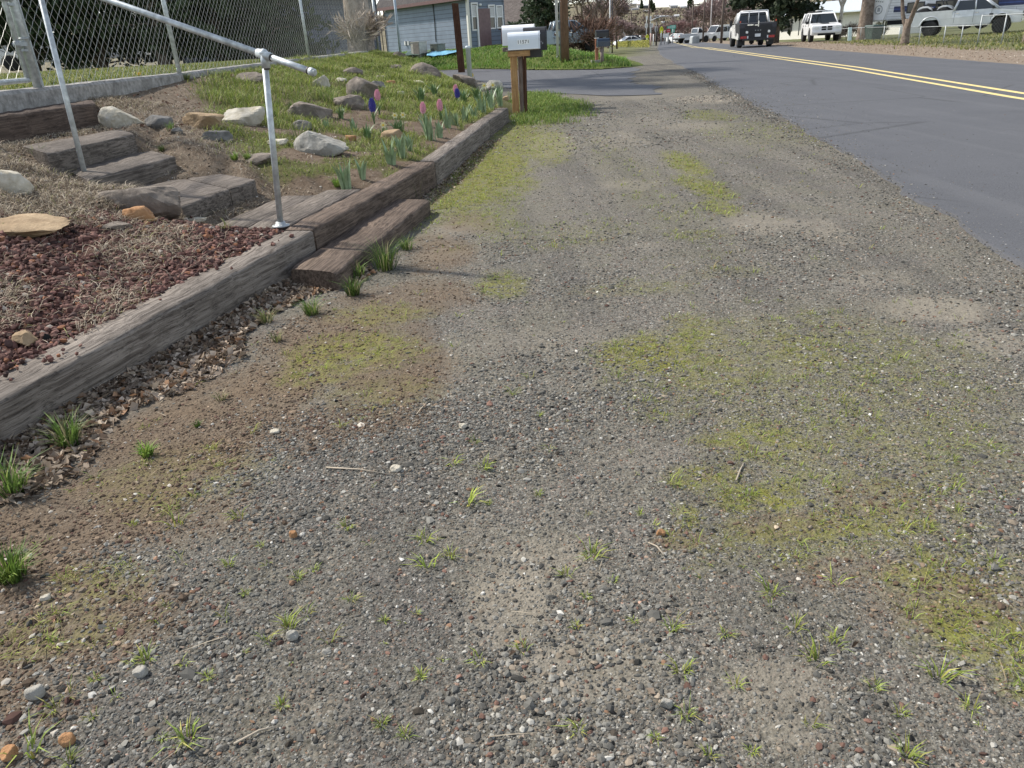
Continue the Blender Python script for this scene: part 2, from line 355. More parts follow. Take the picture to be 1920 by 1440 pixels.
def ground_material():
    t = NT('gravel_ground'); p = t.pos()
    A = t.attr('Col'); sep = t.n('ShaderNodeSeparateColor'); t.set(sep.inputs[0], A); moss_, soil_, dust_ = sep.outputs
    B = t.attr('Col2'); sep2 = t.n('ShaderNodeSeparateColor'); t.set(sep2.inputs[0], B); lawn_, leaf_, _ = sep2.outputs
    big = t.noise(p, .9, 5); mid = t.noise(p, 6, 6, .6); fine = t.noise(p, 55, 6, .7)
    warp = t.mix(.012, p, t.n('ShaderNodeTexNoise', Scale=40.).outputs['Color'])
    def vor(scale):
        o = t.n('ShaderNodeTexVoronoi', feature='F1', Scale=scale); t.set(o.inputs['Vector'], p); return o.outputs['Distance'], o.outputs['Color']
    d1, c1 = vor(62.); d2, c2 = vor(118.); d3, c3 = vor(260.)
    def grey(c):
        s_ = t.n('ShaderNodeSeparateColor'); t.set(s_.inputs[0], c)
        g = t.ramp(s_.outputs[0], [(0., (.03, .029, .025)), (.4, (.10, .096, .085)), (.7, (.19, .182, .16)), (.9, (.36, .345, .30)), (1., (.6, .58, .52))])
        tint = t.ramp(s_.outputs[1], [(0., (1, 1, 1)), (.62, (1., .98, .95)), (.75, (1.12, .9, .72)), (.9, (1.3, .8, .64)), (1., (.9, .98, 1.08))])
        return t.mix(1., g, tint, 'MULTIPLY')
    g1, g2, g3 = grey(c1), grey(c2), grey(c3)
    st = t.mix(t.map(t.noise(p, 9, 3), .42, .58), g1, g2)
    fines = t.mix(t.map(fine, .34, .66), (.038, .035, .029), (.205, .192, .164))
    fines = t.mix(t.map(t.noise(p, 300, 3), .4, .7, 0, .7), fines, g3)
    dk = t.map(t.noise(t.mapping(p, (1., 1.4, 1.)), 11, 6, .75), .60, .70); tintn = t.map(t.noise(p, 2.2, 5, .7), .42, .66)
    lanes = t.map(t.noise(t.mapping(p, (1.9, .16, 1.), (0, 0, math.radians(-7))), 1.3, 4, .6), .46, .60)
    cov = t.math('ADD', t.map(mid, .3, .7, -.25, .35), .55)                        # how much stone shows
    cov = t.math('SUBTRACT', cov, t.math('MULTIPLY', dust_, .6), True)
    edge = t.map(d1, .42, .30, 0, 1)
    base = t.mix(t.math('MULTIPLY', cov, edge), fines, st)
    base = t.mix(t.math('MULTIPLY', tintn, .5), base, t.mix(t.map(fine, .34, .66), (.068, .064, .042), (.205, .193, .145))); base = t.mix(t.math('MULTIPLY', dk, .55), base, (.035, .034, .022))
    base = t.mix(t.math('MULTIPLY', lanes, .6), base, t.mix(1., base, (.66, .67, .72), 'MULTIPLY'))
    dusty = t.mix(fine, (.14, .122, .094), (.34, .30, .235))
    base = t.mix(t.math('MULTIPLY', dust_, t.map(t.math('ADD', mid, t.math('MULTIPLY', fine, .5)), .5, .95, .35, .95)), base, dusty)
    brown = t.mix(fine, (.045, .031, .02), (.185, .135, .09)); brown = t.mix(t.map(t.noise(p, 24, 5, .7), .42, .7, 0, .55), brown, (.23, .175, .118))
    base = t.mix(t.math('MULTIPLY', soil_, t.map(mid, .25, .6, .6, .95)), base, brown)
    mossc = t.mix(t.noise(p, 20, 6, .7), (.10, .09, .017), (.255, .265, .05)); mossc = t.mix(t.map(t.noise(p, 130, 4), .4, .7), mossc, t.mix(.6, mossc, (.05, .04, .015)))
    mm = t.math('MULTIPLY', moss_, t.map(t.noise(p, 15, 7, .72), .36, .56), True)
    base = t.mix(t.math('MULTIPLY', mm, .9), base, mossc)
    lawnc = t.mix(t.noise(p, 12, 7, .7), (.045, .06, .014), (.16, .17, .045))
    base = t.mix(t.math('MULTIPLY', lawn_, t.map(t.noise(p, 3, 6, .7), .3, .5, .55, 1.)), base, lawnc)
    leafc = t.mix(t.noise(p, 14, 7, .75), (.1, .075, .055), (.34, .27, .2))
    base = t.mix(t.math('MULTIPLY', leaf_, .9), base, leafc)
    h = t.math('ADD', t.math('MULTIPLY', t.map(d1, 0, .5, 1, 0), cov), t.math('ADD', t.math('MULTIPLY', t.map(d2, 0, .5, 1, 0), .35), t.math('MULTIPLY', fine, .6)))
    nm = t.bump(h, .8, .008)
    nm = t.bump(t.math('ADD', mid, t.math('MULTIPLY', t.noise(p, 18, 5, .65), .5)), .5, .03, nm)
    t.fin(base, .95, .15, 0, nm); return t.m
def set_col2(me, c):
    a = me.attributes.new('Col2', 'FLOAT_COLOR', 'POINT'); q = np.ones((len(c), 4), np.float32); q[:, :3] = c; a.data.foreach_set('color', q.ravel())
GM = ground_material()
g = np_mesh('ground', V, F4, GM, np.stack([moss, soil, dust], -1).reshape(-1, 3), smooth=True)
set_col2(g.data, np.stack([lawn, leafy, 0*lawn], -1).reshape(-1, 3)); tag(g, kind='structure', label='grey gravel roadside verge with moss and bare soil')

# ------------------------------------------------------------------ asphalt
def asphalt():
    t = NT('asphalt'); p = t.pos()
    n = t.noise(p, 1.1, 6, .6); f = t.noise(p, 160, 4, .75)
    tr = t.noise(t.mapping(p, (1.6, .03, 1), (0, 0, math.radians(-8))), 1.5, 3)
    lane = t.noise(t.mapping(p, (.9, .06, 1), (0, 0, math.radians(-8))), 1.2, 4)
    col = t.mix(t.map(f, .36, .64), (.04, .041, .045), (.105, .106, .114))
    col = t.mix(t.map(n, .35, .7, 0, .35), col, (.105, .105, .110)); col = t.mix(t.map(lane, .45, .65, 0, .22), col, (.046, .047, .052))
    col = t.mix(t.map(tr, .52, .66, 0, .22), col, (.12, .12, .123)); col = t.mix(t.map(t.noise(p, .45, 3), .6, .7, 0, .4), col, (.05, .05, .053))
    ag = t.map(t.voro(p, 80.), 0., .24, 1, 0); col = t.mix(t.math('MULTIPLY', ag, .45), col, (.3, .295, .285))
    cr = t.voro(t.mix(.18, p, t.n('ShaderNodeTexNoise', Scale=1.3).outputs['Color']), .33, 'DISTANCE_TO_EDGE')
    crm = t.math('MULTIPLY', t.map(cr, .0, .010, 1, 0), t.map(t.noise(p, .35, 2), .42, .5))
    col = t.mix(t.math('MULTIPLY', crm, .6), col, (.03, .03, .03))
    t.fin(col, .82, .35, 0, t.bump(t.math('ADD', f, ag), .35, .004)); return t.m
AS = asphalt()
def strip(name, fl, fr, y0, y1, dz, mat, nx=6, rag=0., step=.1):
    yy = [y0]
    while yy[-1] < y1: yy.append(yy[-1]+max(step, .01*abs(yy[-1])))
    yy = np.array(yy); t = np.linspace(0, 1, nx)
    jl = rag*(fbm(yy*3.5, yy*0, 51, 4)-.5)*2 + rag*1.6*(fbm(yy*.6, yy*0, 52, 3)-.5)*2; jr = rag*(fbm(yy*2.5, yy*0, 53, 4)-.5)*2
    XX = (fl(yy)+jl)[:, None]*(1-t)+(fr(yy)+jr)[:, None]*t; YY = np.repeat(yy[:, None], nx, 1)
    ZZ = zroad(YY)+dz; n = len(yy); ii = np.arange(n*nx).reshape(n, nx)
    # thin turned-down lip so that the sheet has an edge
    F = np.stack([ii[:-1, :-1], ii[:-1, 1:], ii[1:, 1:], ii[1:, :-1]], -1).reshape(-1, 4)
    V_ = np.stack([XX, YY, ZZ], -1).reshape(-1, 3)
    for col_ in (0, nx-1):
        b = len(V_); e = V_[ii[:, col_]].copy(); e[:, 2] -= .06; e[:, 0] += -.03 if col_ == 0 else .03; V_ = np.vstack([V_, e]); k = np.arange(n-1)
        F = np.vstack([F, np.stack([ii[:-1, col_], ii[1:, col_], b+k+1, b+k], -1)])
    return np_mesh(name, V_, F, mat)
tag(strip('road', Xe, Xr, -2.9, 230, .022, AS, 10, .06, .05), kind='structure', label='dark grey asphalt road with double yellow line')
yel = flat('road_yellow', (.62, .49, .19), .7, var=.12, scale=20); yel2 = yel
for k, off in enumerate((-.17, .17)):
    o = strip('road_marking', lambda y, o=off: Xy(y)+o*1.2-.052, lambda y, o=off: Xy(y)+o*1.2+.052, -2, 190, .026, yel, 2, .004, .25)
    tag(o, kind='structure')
# side road turning off behind the mailbox
SR_N = [(3.2, 17.35), (2.55, 17.8), (1.0, 20.6), (.1, 24), (-.6, 28.7), (-4, 33.5), (-9, 36), (-24, 38)]
SR_F = [(5.4, 31.4), (4.1, 31.1), (1.8, 34.2), (.6, 37), (-.9, 40), (-4, 41.5), (-9, 42), (-24, 43.5)]
def resample(pl, n):
    pl = np.array(pl, float); d = np.r_[0, np.cumsum(np.hypot(*np.diff(pl, axis=0).T))]; s = np.linspace(0, d[-1], n)
    return np.stack([np.interp(s, d, pl[:, 0]), np.interp(s, d, pl[:, 1])], -1)
A_ = resample(SR_N, 90); B_ = resample(SR_F, 90); tt = np.linspace(0, 1, 8)
jit = .10*(fbm(np.arange(90)*.4, np.zeros(90), 61)-.5); A_[:, 1] += jit; B_[:, 1] -= jit
A_[0] += [.2, 0]; tt = np.linspace(0, 1, 40)
XY = A_[:, None, :]*(1-tt[None, :, None])+B_[:, None, :]*tt[None, :, None]
XY[0, :, 0] += 1.1*(fbm(np.arange(40)*.45, np.zeros(40), 63, 4)-.5); XY[1, :, 0] += .5*(fbm(np.arange(40)*.45, np.zeros(40), 63, 4)-.5)
ii = np.arange(90*40).reshape(90, 40)
tag(np_mesh('side_road', np.dstack([XY, zroad(XY[..., 1])+.0095]).reshape(-1, 3), np.stack([ii[:-1, :-1], ii[1:, :-1], ii[1:, 1:], ii[:-1, 1:]], -1).reshape(-1, 4), AS), kind='structure', label='asphalt side road crossing behind the mailbox')

# ------------------------------------------------------------------ bank, yard and lawns
def sheet(name, xs, yy, zf, mat, colf=None, mask=None, label=None):
    X_, Y_ = (xs, yy) if np.ndim(xs) == 2 else np.meshgrid(xs, yy)
    Z_ = zf(X_, Y_); n, k = X_.shape; i_ = np.arange(n*k).reshape(n, k)
    F = np.stack([i_[:-1, :-1], i_[:-1, 1:], i_[1:, 1:], i_[1:, :-1]], -1).reshape(-1, 4)
    if mask is not None: F = F[mask(X_, Y_).reshape(-1)[F].all(1)]
    o = np_mesh(name, np.stack([X_, Y_, Z_], -1).reshape(-1, 3), F, mat, None if colf is None else colf(X_, Y_).reshape(-1, 3), smooth=True)
    return tag(o, kind='structure', label=label)
yb = np.concatenate([np.arange(-.5, 9, .03), np.arange(9, 27.01, .08)])
ub = np.linspace(0, 1, 150)
XB = (Xt(yb)-.14)[:, None]*(1-ub)+(Xf(yb)+.02)[:, None]*ub; YB = np.repeat(yb[:, None], 150, 1)
# outer rim turned down to the ground
XBs = np.concatenate([(XB[:, :1]+np.where(YB[:, :1] > 13.4, .9*sstep(13.4, 17, YB[:, :1])+.03, .02)), (XB[:, :1]+np.where(YB[:, :1] > 13.4, .4*sstep(13.4, 17, YB[:, :1])+.015, .01)), XB], 1); YBs = np.concatenate([YB[:, :1], YB[:, :1], YB], 1)
def zb2(x, y):
    z = zbank(x, y); z[:, 0] = -.06; z[:, 1] = np.where(y[:, 1] > 13.4, z[:, 2]*.55, z[:, 2]-.02); return z
BG = [ell(*a) for a in [(1, 1, 1, 1, 0)]]
def bank_cols(x, y):
    """R grass, G straw / dry litter, B red cinder"""
    u = (Xt(y)-x)/np.maximum(.05, Xt(y)-Xf(y)); n = fbm(x*1.6, y*1.6, 41)
    right = sstep(-.7, .7, y-(5.4+2.2*u+5.6*u*u)+1.8*(n-.5))
    grass = right*sstep(.42, .54, n+.18*sstep(8, 14, y)+.12*sstep(.35, .8, u)-.02*sstep(.35, .1, u))
    cin = sstep(5.5, 5.05, y+.35*u+.6*(n-.5))*sstep(.50, .38, u+.3*(fbm(x*3, y*3, 43)-.5)) 
    straw = (1-right)*(1-cin)
    return np.stack([grass, straw, cin], -1)
def bank_material():
    t = NT('bank_soil'); p = t.pos(); sep = t.n('ShaderNodeSeparateColor'); t.set(sep.inputs[0], t.attr('Col')); g_, s_, c_ = sep.outputs
    f = t.noise(p, 60, 7, .72); m_ = t.noise(p, 8, 6, .65)
    col = t.mix(f, (.055, .038, .025), (.20, .145, .10)); col = t.mix(t.map(m_, .45, .7, 0, .55), col, (.25, .195, .145))
    gr = t.mix(t.noise(p, 25, 6, .7), (.045, .055, .014), (.15, .165, .04))
    col = t.mix(t.math('MULTIPLY', g_, t.map(m_, .35, .6, .45, .95)), col, gr)
    st = t.mix(t.noise(t.mapping(p, (1, 1, 1), (0, 0, .6)), 70, 6, .75, dist=1.), (.06, .045, .032), (.34, .28, .21)); col = t.mix(t.math('MULTIPLY', s_, t.map(m_, .35, .6, .25, .7)), col, st)
    ci = t.mix(t.noise(p, 40, 5, .7), (.04, .018, .014), (.14, .06, .048)); col = t.mix(t.math('MULTIPLY', c_, .9), col, ci)
    t.fin(col, .95, .15, 0, t.bump(t.math('ADD', f, m_), .8, .03)); return t.m
BM_ = bank_material()
sheet('garden_bank', XBs, YBs, zb2, BM_, bank_cols, label='sloping garden bank behind the retaining timbers')
def lawn_material():
    t = NT('lawn_turf'); p = t.pos(); n = t.noise(p, 3, 7, .7); f = t.noise(p, 45, 6, .7)
    col = t.mix(f, (.035, .055, .012), (.13, .17, .035)); col = t.mix(t.map(n, .45, .72, 0, .55), col, (.2, .19, .07))
    t.fin(col, .95, .15, 0, t.bump(f, .8, .05)); return t.m
LM = lawn_material()
def zyard(x, y):
    k = sstep(33, 26.5, y); base = np.minimum(Zk(np.clip(y, 0, 24.4))-.02, 1.1)+.004*np.maximum(0, -x-4)
    return base*k-.3*(1-k)+.05*(fbm(x*.6, y*.6, 71)-.5)
yw = np.arange(-4, 36, .4); wl = np.linspace(0, 1, 90)**2.2
XW = (Xf(yw)-.12)[:, None]*(1-wl)+(-75.)*wl; YW = np.repeat(yw[:, None], 90, 1)
sheet('yard_lawn', XW, YW, zyard, LM, label='fenced yard lawn above the concrete kerb')
def zhouse(x, y):
    fy = np.interp(x, [-24, -9, -4, -.9, .6, 1.8, 4.1, 5.5], [43.2, 41.7, 41.2, 39.7, 36.7, 33.9, 30.9, 31.5])
    d = y-fy; right = sstep(6.6, 4.6, x-.1*(y-31))
    mound = .42*sstep(0, 3.2, d)*np.exp(-((x-2.9)/2.6)**2)*sstep(16, 4, d)
    return (.72*sstep(0, 9, d)*sstep(5.5, 0., x-.08*(y-36))+mound+.05*(fbm(x*1.2, y*1.2, 73)-.4)*sstep(0, .5, d))*right + zroad(y)-.03*(1-right) + .03*right - .09*(d < 0)
XH, YH = np.meshgrid(np.concatenate([np.linspace(-45, -5, 60), np.linspace(-4.7, 9, 90)]), np.concatenate([np.arange(30.6, 52, .22), np.arange(52, 75, 1.)]))
sheet('house_lawn', XH, YH, zhouse, LM, mask=lambda x, y: (y > np.interp(x, [-45, -24, -9, -4, -.9, .6, 1.8, 4.1, 5.5, 7, 9], [44.5, 43.2, 41.7, 41.2, 39.8, 36.8, 34., 31., 31.8, 34, 40])-.1) & (x-.13*(y-31) < 6.2), label='lawn in front of the blue house')
def land_all(x, y):
    x = np.asarray(x, float); y = np.asarray(y, float)
    z = land(x, y); z = np.where((x < Xf(y)-.05) & (y < 33), zyard(x, y), z)
    return np.where((y > 30.6) & (x < 6) & (x > -45), np.maximum(z, np.where(y > np.interp(x, [-24, -9, -4, -.9, .6, 1.8, 4.1, 5.5], [43.2, 41.7, 41.2, 39.7, 36.7, 33.9, 30.9, 31.5]), zhouse(x, y), z)), z)
# ================================================================== timbers
W_GREY = wood('weathered_grey_wood', (.105, .087, .072), (.30, .26, .22), 'Y', 1., chk=.55)
W_GREYD = wood('weathered_dark_wood', (.075, .062, .051), (.235, .20, .168), 'Y', 1., chk=.7)
W_BROWN = wood('creosote_brown_wood', (.07, .05, .037), (.20, .15, .115), 'Y', 1., chk=.6)
W_RED = wood('creosote_red_wood', (.062, .044, .035), (.15, .11, .085), 'Y', 1., chk=.6)
def beam(name, top, depth, mat, label, group=None, nseg=None, rnd=.022, wob=.014, cat='timber', seed=0):
    """a squared timber from its four top corners (front-left, front-right, back-right, back-left as seen from the road):
    origin at its middle, local Y along its length, worn edges, slight warp"""
    T = [np.array(p, float) for p in top]; c = sum(T)/4; d = (T[1]+T[2]-T[0]-T[3]); L = np.hypot(d[0], d[1])/2; a = math.atan2(d[1], d[0])-PI/2
    n = nseg or max(6, int(L/.07)); r = random.Random(seed+int(abs(c[0]*977+c[1]*131)))
    ca, sa = math.cos(-a), math.sin(-a)
    def loc(p): q = p-c; return np.array([q[0]*ca-q[1]*sa, q[0]*sa+q[1]*ca, q[2]])
    Tl = [loc(p) for p in T]
    vs = []; ring = 0
    for i in range(n+1):
        s = i/n; f = Tl[0]*(1-s)+Tl[1]*s; b = Tl[3]*(1-s)+Tl[2]*s
        e = rnd*(.7+.9*r.random()) ; chip = (.022 if r.random() < .14 else 0); y = f[1]
        e2 = rnd*(.7+.7*r.random())
        endr = .012 if i in (0, n) else 0
        w1 = wob*(r.random()-.5); w2 = wob*(r.random()-.5)
        prof = [(f[0]-endr+w1, f[2]-depth), (f[0]-endr+w1, f[2]-depth*.5), (f[0]-endr+w1-.1*chip, f[2]-e-chip), (f[0]-e*.35-endr+w1, f[2]-e*.35-chip*.4), (f[0]-e-chip-endr, f[2]-endr*.5+w2*.6), ((f[0]+b[0])/2, (f[2]+b[2])/2+w2-endr*.5), (b[0]+e2, b[2]-endr*.5+w2*.5), (b[0]+endr, b[2]-e2), (b[0]+endr, b[2]-depth)]
        # swing the ring to follow skewed ends
        for k, (x, z) in enumerate(prof):
            t_ = (x-f[0])/(b[0]-f[0]+1e-9); vs.append((x, f[1]*(1-t_)+b[1]*t_, z))
        ring = len(prof)
    fs = [(i*ring+k, i*ring+k+1, (i+1)*ring+k+1, (i+1)*ring+k) for i in range(n) for k in range(ring-1)]
    mb = MB(); mb.add(vs, fs, True); mb.add([vs[k] for k in range(ring)], [tuple(range(ring))]); mb.add([vs[n*ring+k] for k in range(ring)], [tuple(range(ring-1, -1, -1))])
    o = mb.build(name, mat)
    o.location = c; o.rotation_euler = (0, 0, a)
    return tag(o, label, cat, group)
def line_beam(y0, y1, wd, z0, z1, depth, mat, label, f0=0., **k):
    return beam('retaining_timber', [timber_pt(f0, y0, z0), timber_pt(f0, y1, z1), timber_pt(f0+wd, y1, z1), timber_pt(f0+wd, y0, z0)], depth, mat, label, 'timbers edging the garden bank', **k)
line_beam(1.0, 4.86, .24, .165, .237, .33, W_GREY, 'long pale grey retaining timber beside the red cinder bed', rnd=.02)
line_beam(4.885, 7.63, .235, .242, .238, .33, W_BROWN, 'brown retaining timber right behind the lowest step', rnd=.024)
line_beam(7.655, 11.5, .2, .238, .236, .33, W_GREY, 'grey split retaining timber below the daffodil leaves', rnd=.022)
line_beam(11.53, 13.5, .2, .236, .232, .33, W_GREYD, 'short retaining timber running up to the mailbox post', rnd=.02)
st = quad([(630, 510), (807, 373), (731, 372), (541, 503)], .115)
beam('step_timber', st, .2, W_BROWN, 'lowest step timber lying on the gravel verge', 'timbers of the garden steps', rnd=.02)
for q, lab in zip(LANDQ, ('flat landing timber next to the retaining timber', 'flat landing timber at the foot of the climbing steps')):
    beam('step_timber', [q[0], q[1], q[2], q[3]], .2, W_GREYD, lab, 'timbers of the garden steps', rnd=.014)
def split(q, f0, f1):
    q = [np.array(p) for p in q]; L = lambda a, b, t: a*(1-t)+b*t
    return [L(q[0], q[1], f0), L(q[0], q[1], f1), L(q[3], q[2], f1), L(q[3], q[2], f0)]
beam('step_timber', split(TREADS[0], -.15, .55), .2, W_GREYD, 'cracked second step timber with moss along its back, left piece', 'timbers of the garden steps')
beam('step_timber', split(TREADS[0], .565, 1.), .2, W_GREYD, 'short right hand end piece of the second step', 'timbers of the garden steps')
beam('step_timber', TREADS[1], .22, W_GREYD, 'third step timber with a pale scratch, at the foot of the handrail post', 'timbers of the garden steps')
beam('step_timber', TREADS[2], .22, W_GREYD, 'fourth step timber just below the tall brown riser', 'timbers of the garden steps')
beam('step_timber', TREADS[3], .34, W_RED, 'topmost brown step timber forming a tall riser under the kerb', 'timbers of the garden steps', rnd=.02)

# ================================================================== galvanised handrail
GALV = flat('galvanised_steel', (.46, .49, .49), .5, .45, var=.3, scale=22, bump=.05)
GALVD = flat('dull_galvanised_steel', (.36, .38, .38), .55, .5, var=.2, scale=20)
DARKJ = flat('dark_pipe_thread', (.06, .05, .045), .6, .3)
pA = np.array(timber_pt(.15, 4.62, .24)); pA = P(527, 424, .238)
zc_top = float((pA-_C) @ _fw)
tA = None
for z in np.linspace(.6, 1.6, 400):                               # height of the tee on the plumb post
    q = pA+np.array([-.01, .0, z-pA[2]]); v = q-_C; yy_ = 720-CF*(v @ _U)/(v @ _fw)
    if yy_ < 103: tA = q; break
tA = _C+ray(495, 103)*(tA[1]/ray(495, 103)[1])
pB = P(158, 331, .50)
hr = empty('handrail', tuple(pA), 0, 'galvanised pipe handrail rising beside the garden steps', 'handrail')
def rel(p): return tuple(np.asarray(p)-pA)
# rear post: plumb; the rail leaves the tee along the sight plane of its photo line
tB = pB+np.array([-.02, .01, 1.02])
d1 = np.array(tA)-_C; d2 = ray(140, -22); d2n = d2/np.linalg.norm(d2)
vB = tB
bestt = min(np.linspace(2, 9, 1500), key=lambda s: np.hypot(*(_C+d2*s)[:2]-tB[:2]))
tB = _C+ray(66, -48)*((tB[1])/ray(66, -48)[1])
r_ = .0195
dirr = (tA-tB)/np.linalg.norm(tA-tB)
endp = tA+dirr*.40
MB().tube([rel(pA+np.array([0, 0, .02])), rel(tA)], r_, 14).build('post', GALV, hr)
MB().tube([rel(pB-np.array([0, 0, .25])), rel(tB)], r_*1.0, 14).build('post', GALV, hr)
MB().tube([rel(tB-dirr*.9), rel(tA)], r_, 14).build('rail', GALV, hr)
MB().tube([rel(tA), rel(endp)], r_*.97, 14).build('rail', GALV, hr)
tee = MB(); tee.tube([rel(tA-dirr*.05), rel(tA+dirr*.06)], r_*1.34, 14); tee.tube([rel(tA-np.array([0, 0, .075])), rel(tA+np.array([0, 0, .008]))], r_*1.34, 14)
tee.lathe([(0., -.02), (.022, -.014), (.03, 0), (.022, .018), (0, .028)], rel(tA+np.array([0, 0, .01])), 12)
tee = tee.build('tee_fitting', GALV, hr)
for c_, dd in ((tA+dirr*.062, dirr), (tA-dirr*.052, dirr), (tA-np.array([0, 0, .078]), np.array([0, 0, 1.])), (endp-dirr*.045, dirr)):
    MB().tube([rel(c_-dd*.006), rel(c_+dd*.006)], r_*1.12, 14).build('pipe_thread', DARKJ, hr)
cap = MB(); cap.tube([rel(endp-dirr*.036), rel(endp-dirr*.002)], r_*1.16, 14); cap.tube([rel(endp-dirr*.002), rel(endp+dirr*.006)], [r_*1.1, r_*.8], 14); cap.build('end_cap', GALV, hr)
fl = MB(); fl.lathe([(.058, 0), (.058, .007), (.034, .012), (.03, .03), (.022, .032)], (0, 0, .0), 20)
for a in range(4): fl.lathe([(.006, 0), (.006, .012), (.0, .014)], (.043*math.cos(a*PI/2+.4), .043*math.sin(a*PI/2+.4), 0), 6)
fl.build('floor_flange', GALVD, hr)
del d1, d2, d2n, vB, bestt

# ================================================================== kerb and chain-link fence on it
CONC = stone_mat('old_concrete', (.19, .18, .165), (.40, .385, .36), 14, .5)
kp = []
ky = np.arange(3.5, 24.6, .18)
kb = MB(); rr = random.Random(4); pv = None
for i, y in enumerate(ky):
    x = float(Xf(y)); z = float(Zk(y)); j = (rr.random()-.5)*.012; t = (x-float(Xf(y-.1)))/.1
    kp.append([(x+.13+j, y, z-.42), (x+.13+j, y, z-.03), (x+.105, y, z+j), (x-.09, y, z+.004+j*.6), (x-.12, y, z-.03), (x-.12, y, z-.42)])
kv = [p for r in kp for p in r]; kf = [(i*6+k, i*6+k+1, (i+1)*6+k+1, (i+1)*6+k) for i in range(len(ky)-1) for k in range(5)]
kb.add(kv, kf); kb.add(kp[0], [tuple(range(6))]); kb.add(kp[-1], [tuple(range(5, -1, -1))])
tag(kb.build('concrete_kerb', CONC, bevel=0), 'rough grey concrete kerb under the chain-link fence at the top of the bank', 'kerb')

def chain_link(fence, pts, zb, zt, dia, wr, mat, lean=0.):
    """woven diamond wire between the points (x, y) of a line; real wires, three-sided"""
    pts = np.array(pts, float); seg = np.hypot(*np.diff(pts, axis=0).T); D = np.r_[0, np.cumsum(seg)]; L = D[-1]
    hz = dia*.5; wx = dia*.6
    nv = int((zt-zb)/hz); nw = int(L/wx)
    W = np.arange(nw)[:, None]; K = np.arange(nv+1)[None, :]
    s = W*wx + np.where((K+W) % 2 == 0, wx*.5, -wx*.5)*.96 + 0*K
    z = zb + K*hz + 0*W
    s = np.clip(s+.0*z, 0, L)
    px = np.interp(s, D, pts[:, 0]); py = np.interp(s, D, pts[:, 1])
    dirx = np.gradient(pts[:, 0])/np.maximum(1e-6, np.hypot(np.gradient(pts[:, 0]), np.gradient(pts[:, 1])))
    nx = -np.interp(s, D, np.gradient(pts[:, 1])/np.hypot(np.gradient(pts[:, 0]), np.gradient(pts[:, 1]))); ny = np.interp(s, D, dirx)
    off = np.where(K % 2 == 0, 1, -1)*wr*1.0*np.where(W % 2 == 0, 1, -1)
    C_ = np.stack([px+nx*off, py+ny*off, z], -1)                # (nw, nv+1, 3)
    ex = np.stack([-ny, nx, 0*nx], -1); ez = np.array([0, 0, 1.]); en = np.stack([nx, ny, 0*nx], -1)
    rings = [C_+wr*(1.0*ex), C_+wr*(-.5*ex+.87*en), C_+wr*(-.5*ex-.87*en)]
    V_ = np.stack(rings, 2)                                      # nw, nv+1, 3, 3
    n1 = nv+1; b = (np.arange(nw)[:, None]*n1+np.arange(nv)[None, :])*3
    F_ = np.concatenate([np.stack([b+k, b+(k+1) % 3, b+3+(k+1) % 3, b+3+k], -1).reshape(-1, 4) for k in range(3)])
    return np_mesh('wire_mesh', V_.reshape(-1, 3), F_, mat, parent=fence)
WIRE = flat('galvanised_wire', (.40, .40, .37), .55, .3)
fl_pts = [(float(Xf(y)), y) for y in np.linspace(FP[0][1]+.04, FP[3][1], 60)]
fence = empty('chain_link_fence', (0, 0, 0), 0, 'tall galvanised chain-link fence along the concrete kerb', 'fence')
chain_link(fence, fl_pts, 1.10, 2.85, .125, .0026, WIRE)
for i, q in enumerate(FP):
    rad = (.040, .032, .032, .04)[i]; zk_ = float(Zk(q[1]))
    pm = MB(); pm.tube([(q[0]+.05, q[1], zk_-.1), (q[0]+.05, q[1], 2.9)], rad, 14); pm.lathe([(rad+.004, 0), (rad+.004, .02), (.02, .05), (0, .055)], (q[0]+.05, q[1], 2.9), 14)
    pm.build('fence_post', GALV, fence)
MB().tube([(float(Xf(y))+.0, y, 2.86) for y in np.linspace(FP[0][1], FP[3][1], 8)], .021, 10).build('top_rail', GALV, fence)
tb = MB()
g0 = FP[0]
tb.box((g0[0]+.05, g0[1]+.10, 1.98), (.012, .02, 1.75))
for zz in (1.55, 2.2): tb.tube([(g0[0]+.05+.044*math.cos(a), g0[1]+.044*math.sin(a), zz) for a in np.linspace(0, 2*PI, 13)], .009, 6); tb.box((g0[0]+.05, g0[1]+.07, zz), (.012, .07, .03))
tb.build('tension_bar', GALVD, fence)
# garden gate standing left of the terminal post
gt = empty('garden_gate', (g0[0]+.05, g0[1]-.13, 1.12), 0, 'chain-link garden gate in a pipe frame at the head of the steps', 'gate')
gf = MB(); GW = 1.5
gd = np.array([g0[0]-FL[0][0], g0[1]-FL[0][1]]); gd = -gd/np.hypot(*gd)
def gp(s, z): return (gd[0]*s, gd[1]*s, z)
gf.tube([gp(0, .05), gp(0, 1.8)], .024, 12); gf.tube([gp(GW, .05), gp(GW, 1.8)], .024, 12); gf.tube([gp(0, .06), gp(GW, .06)], .024, 12); gf.tube([gp(0, 1.79), gp(GW, 1.79)], .024, 12)
gf.build('gate_frame', GALV, gt)
mp = [(gd[0]*s, gd[1]*s) for s in np.linspace(.03, GW, 12)]
chain_link(gt, mp, .07, 1.78, .125, .0026, WIRE)
for zz in (.38, .78, 1.5):
    hg = MB(); hg.box((.0, .065, zz), (.07, .17, .035)); hg.box((.0, .065, zz-.055), (.06, .15, .02)); hg.tube([gp(0, zz-.03), gp(0, zz+.03)], .033, 10); hg.build('hinge', GALVD, gt)

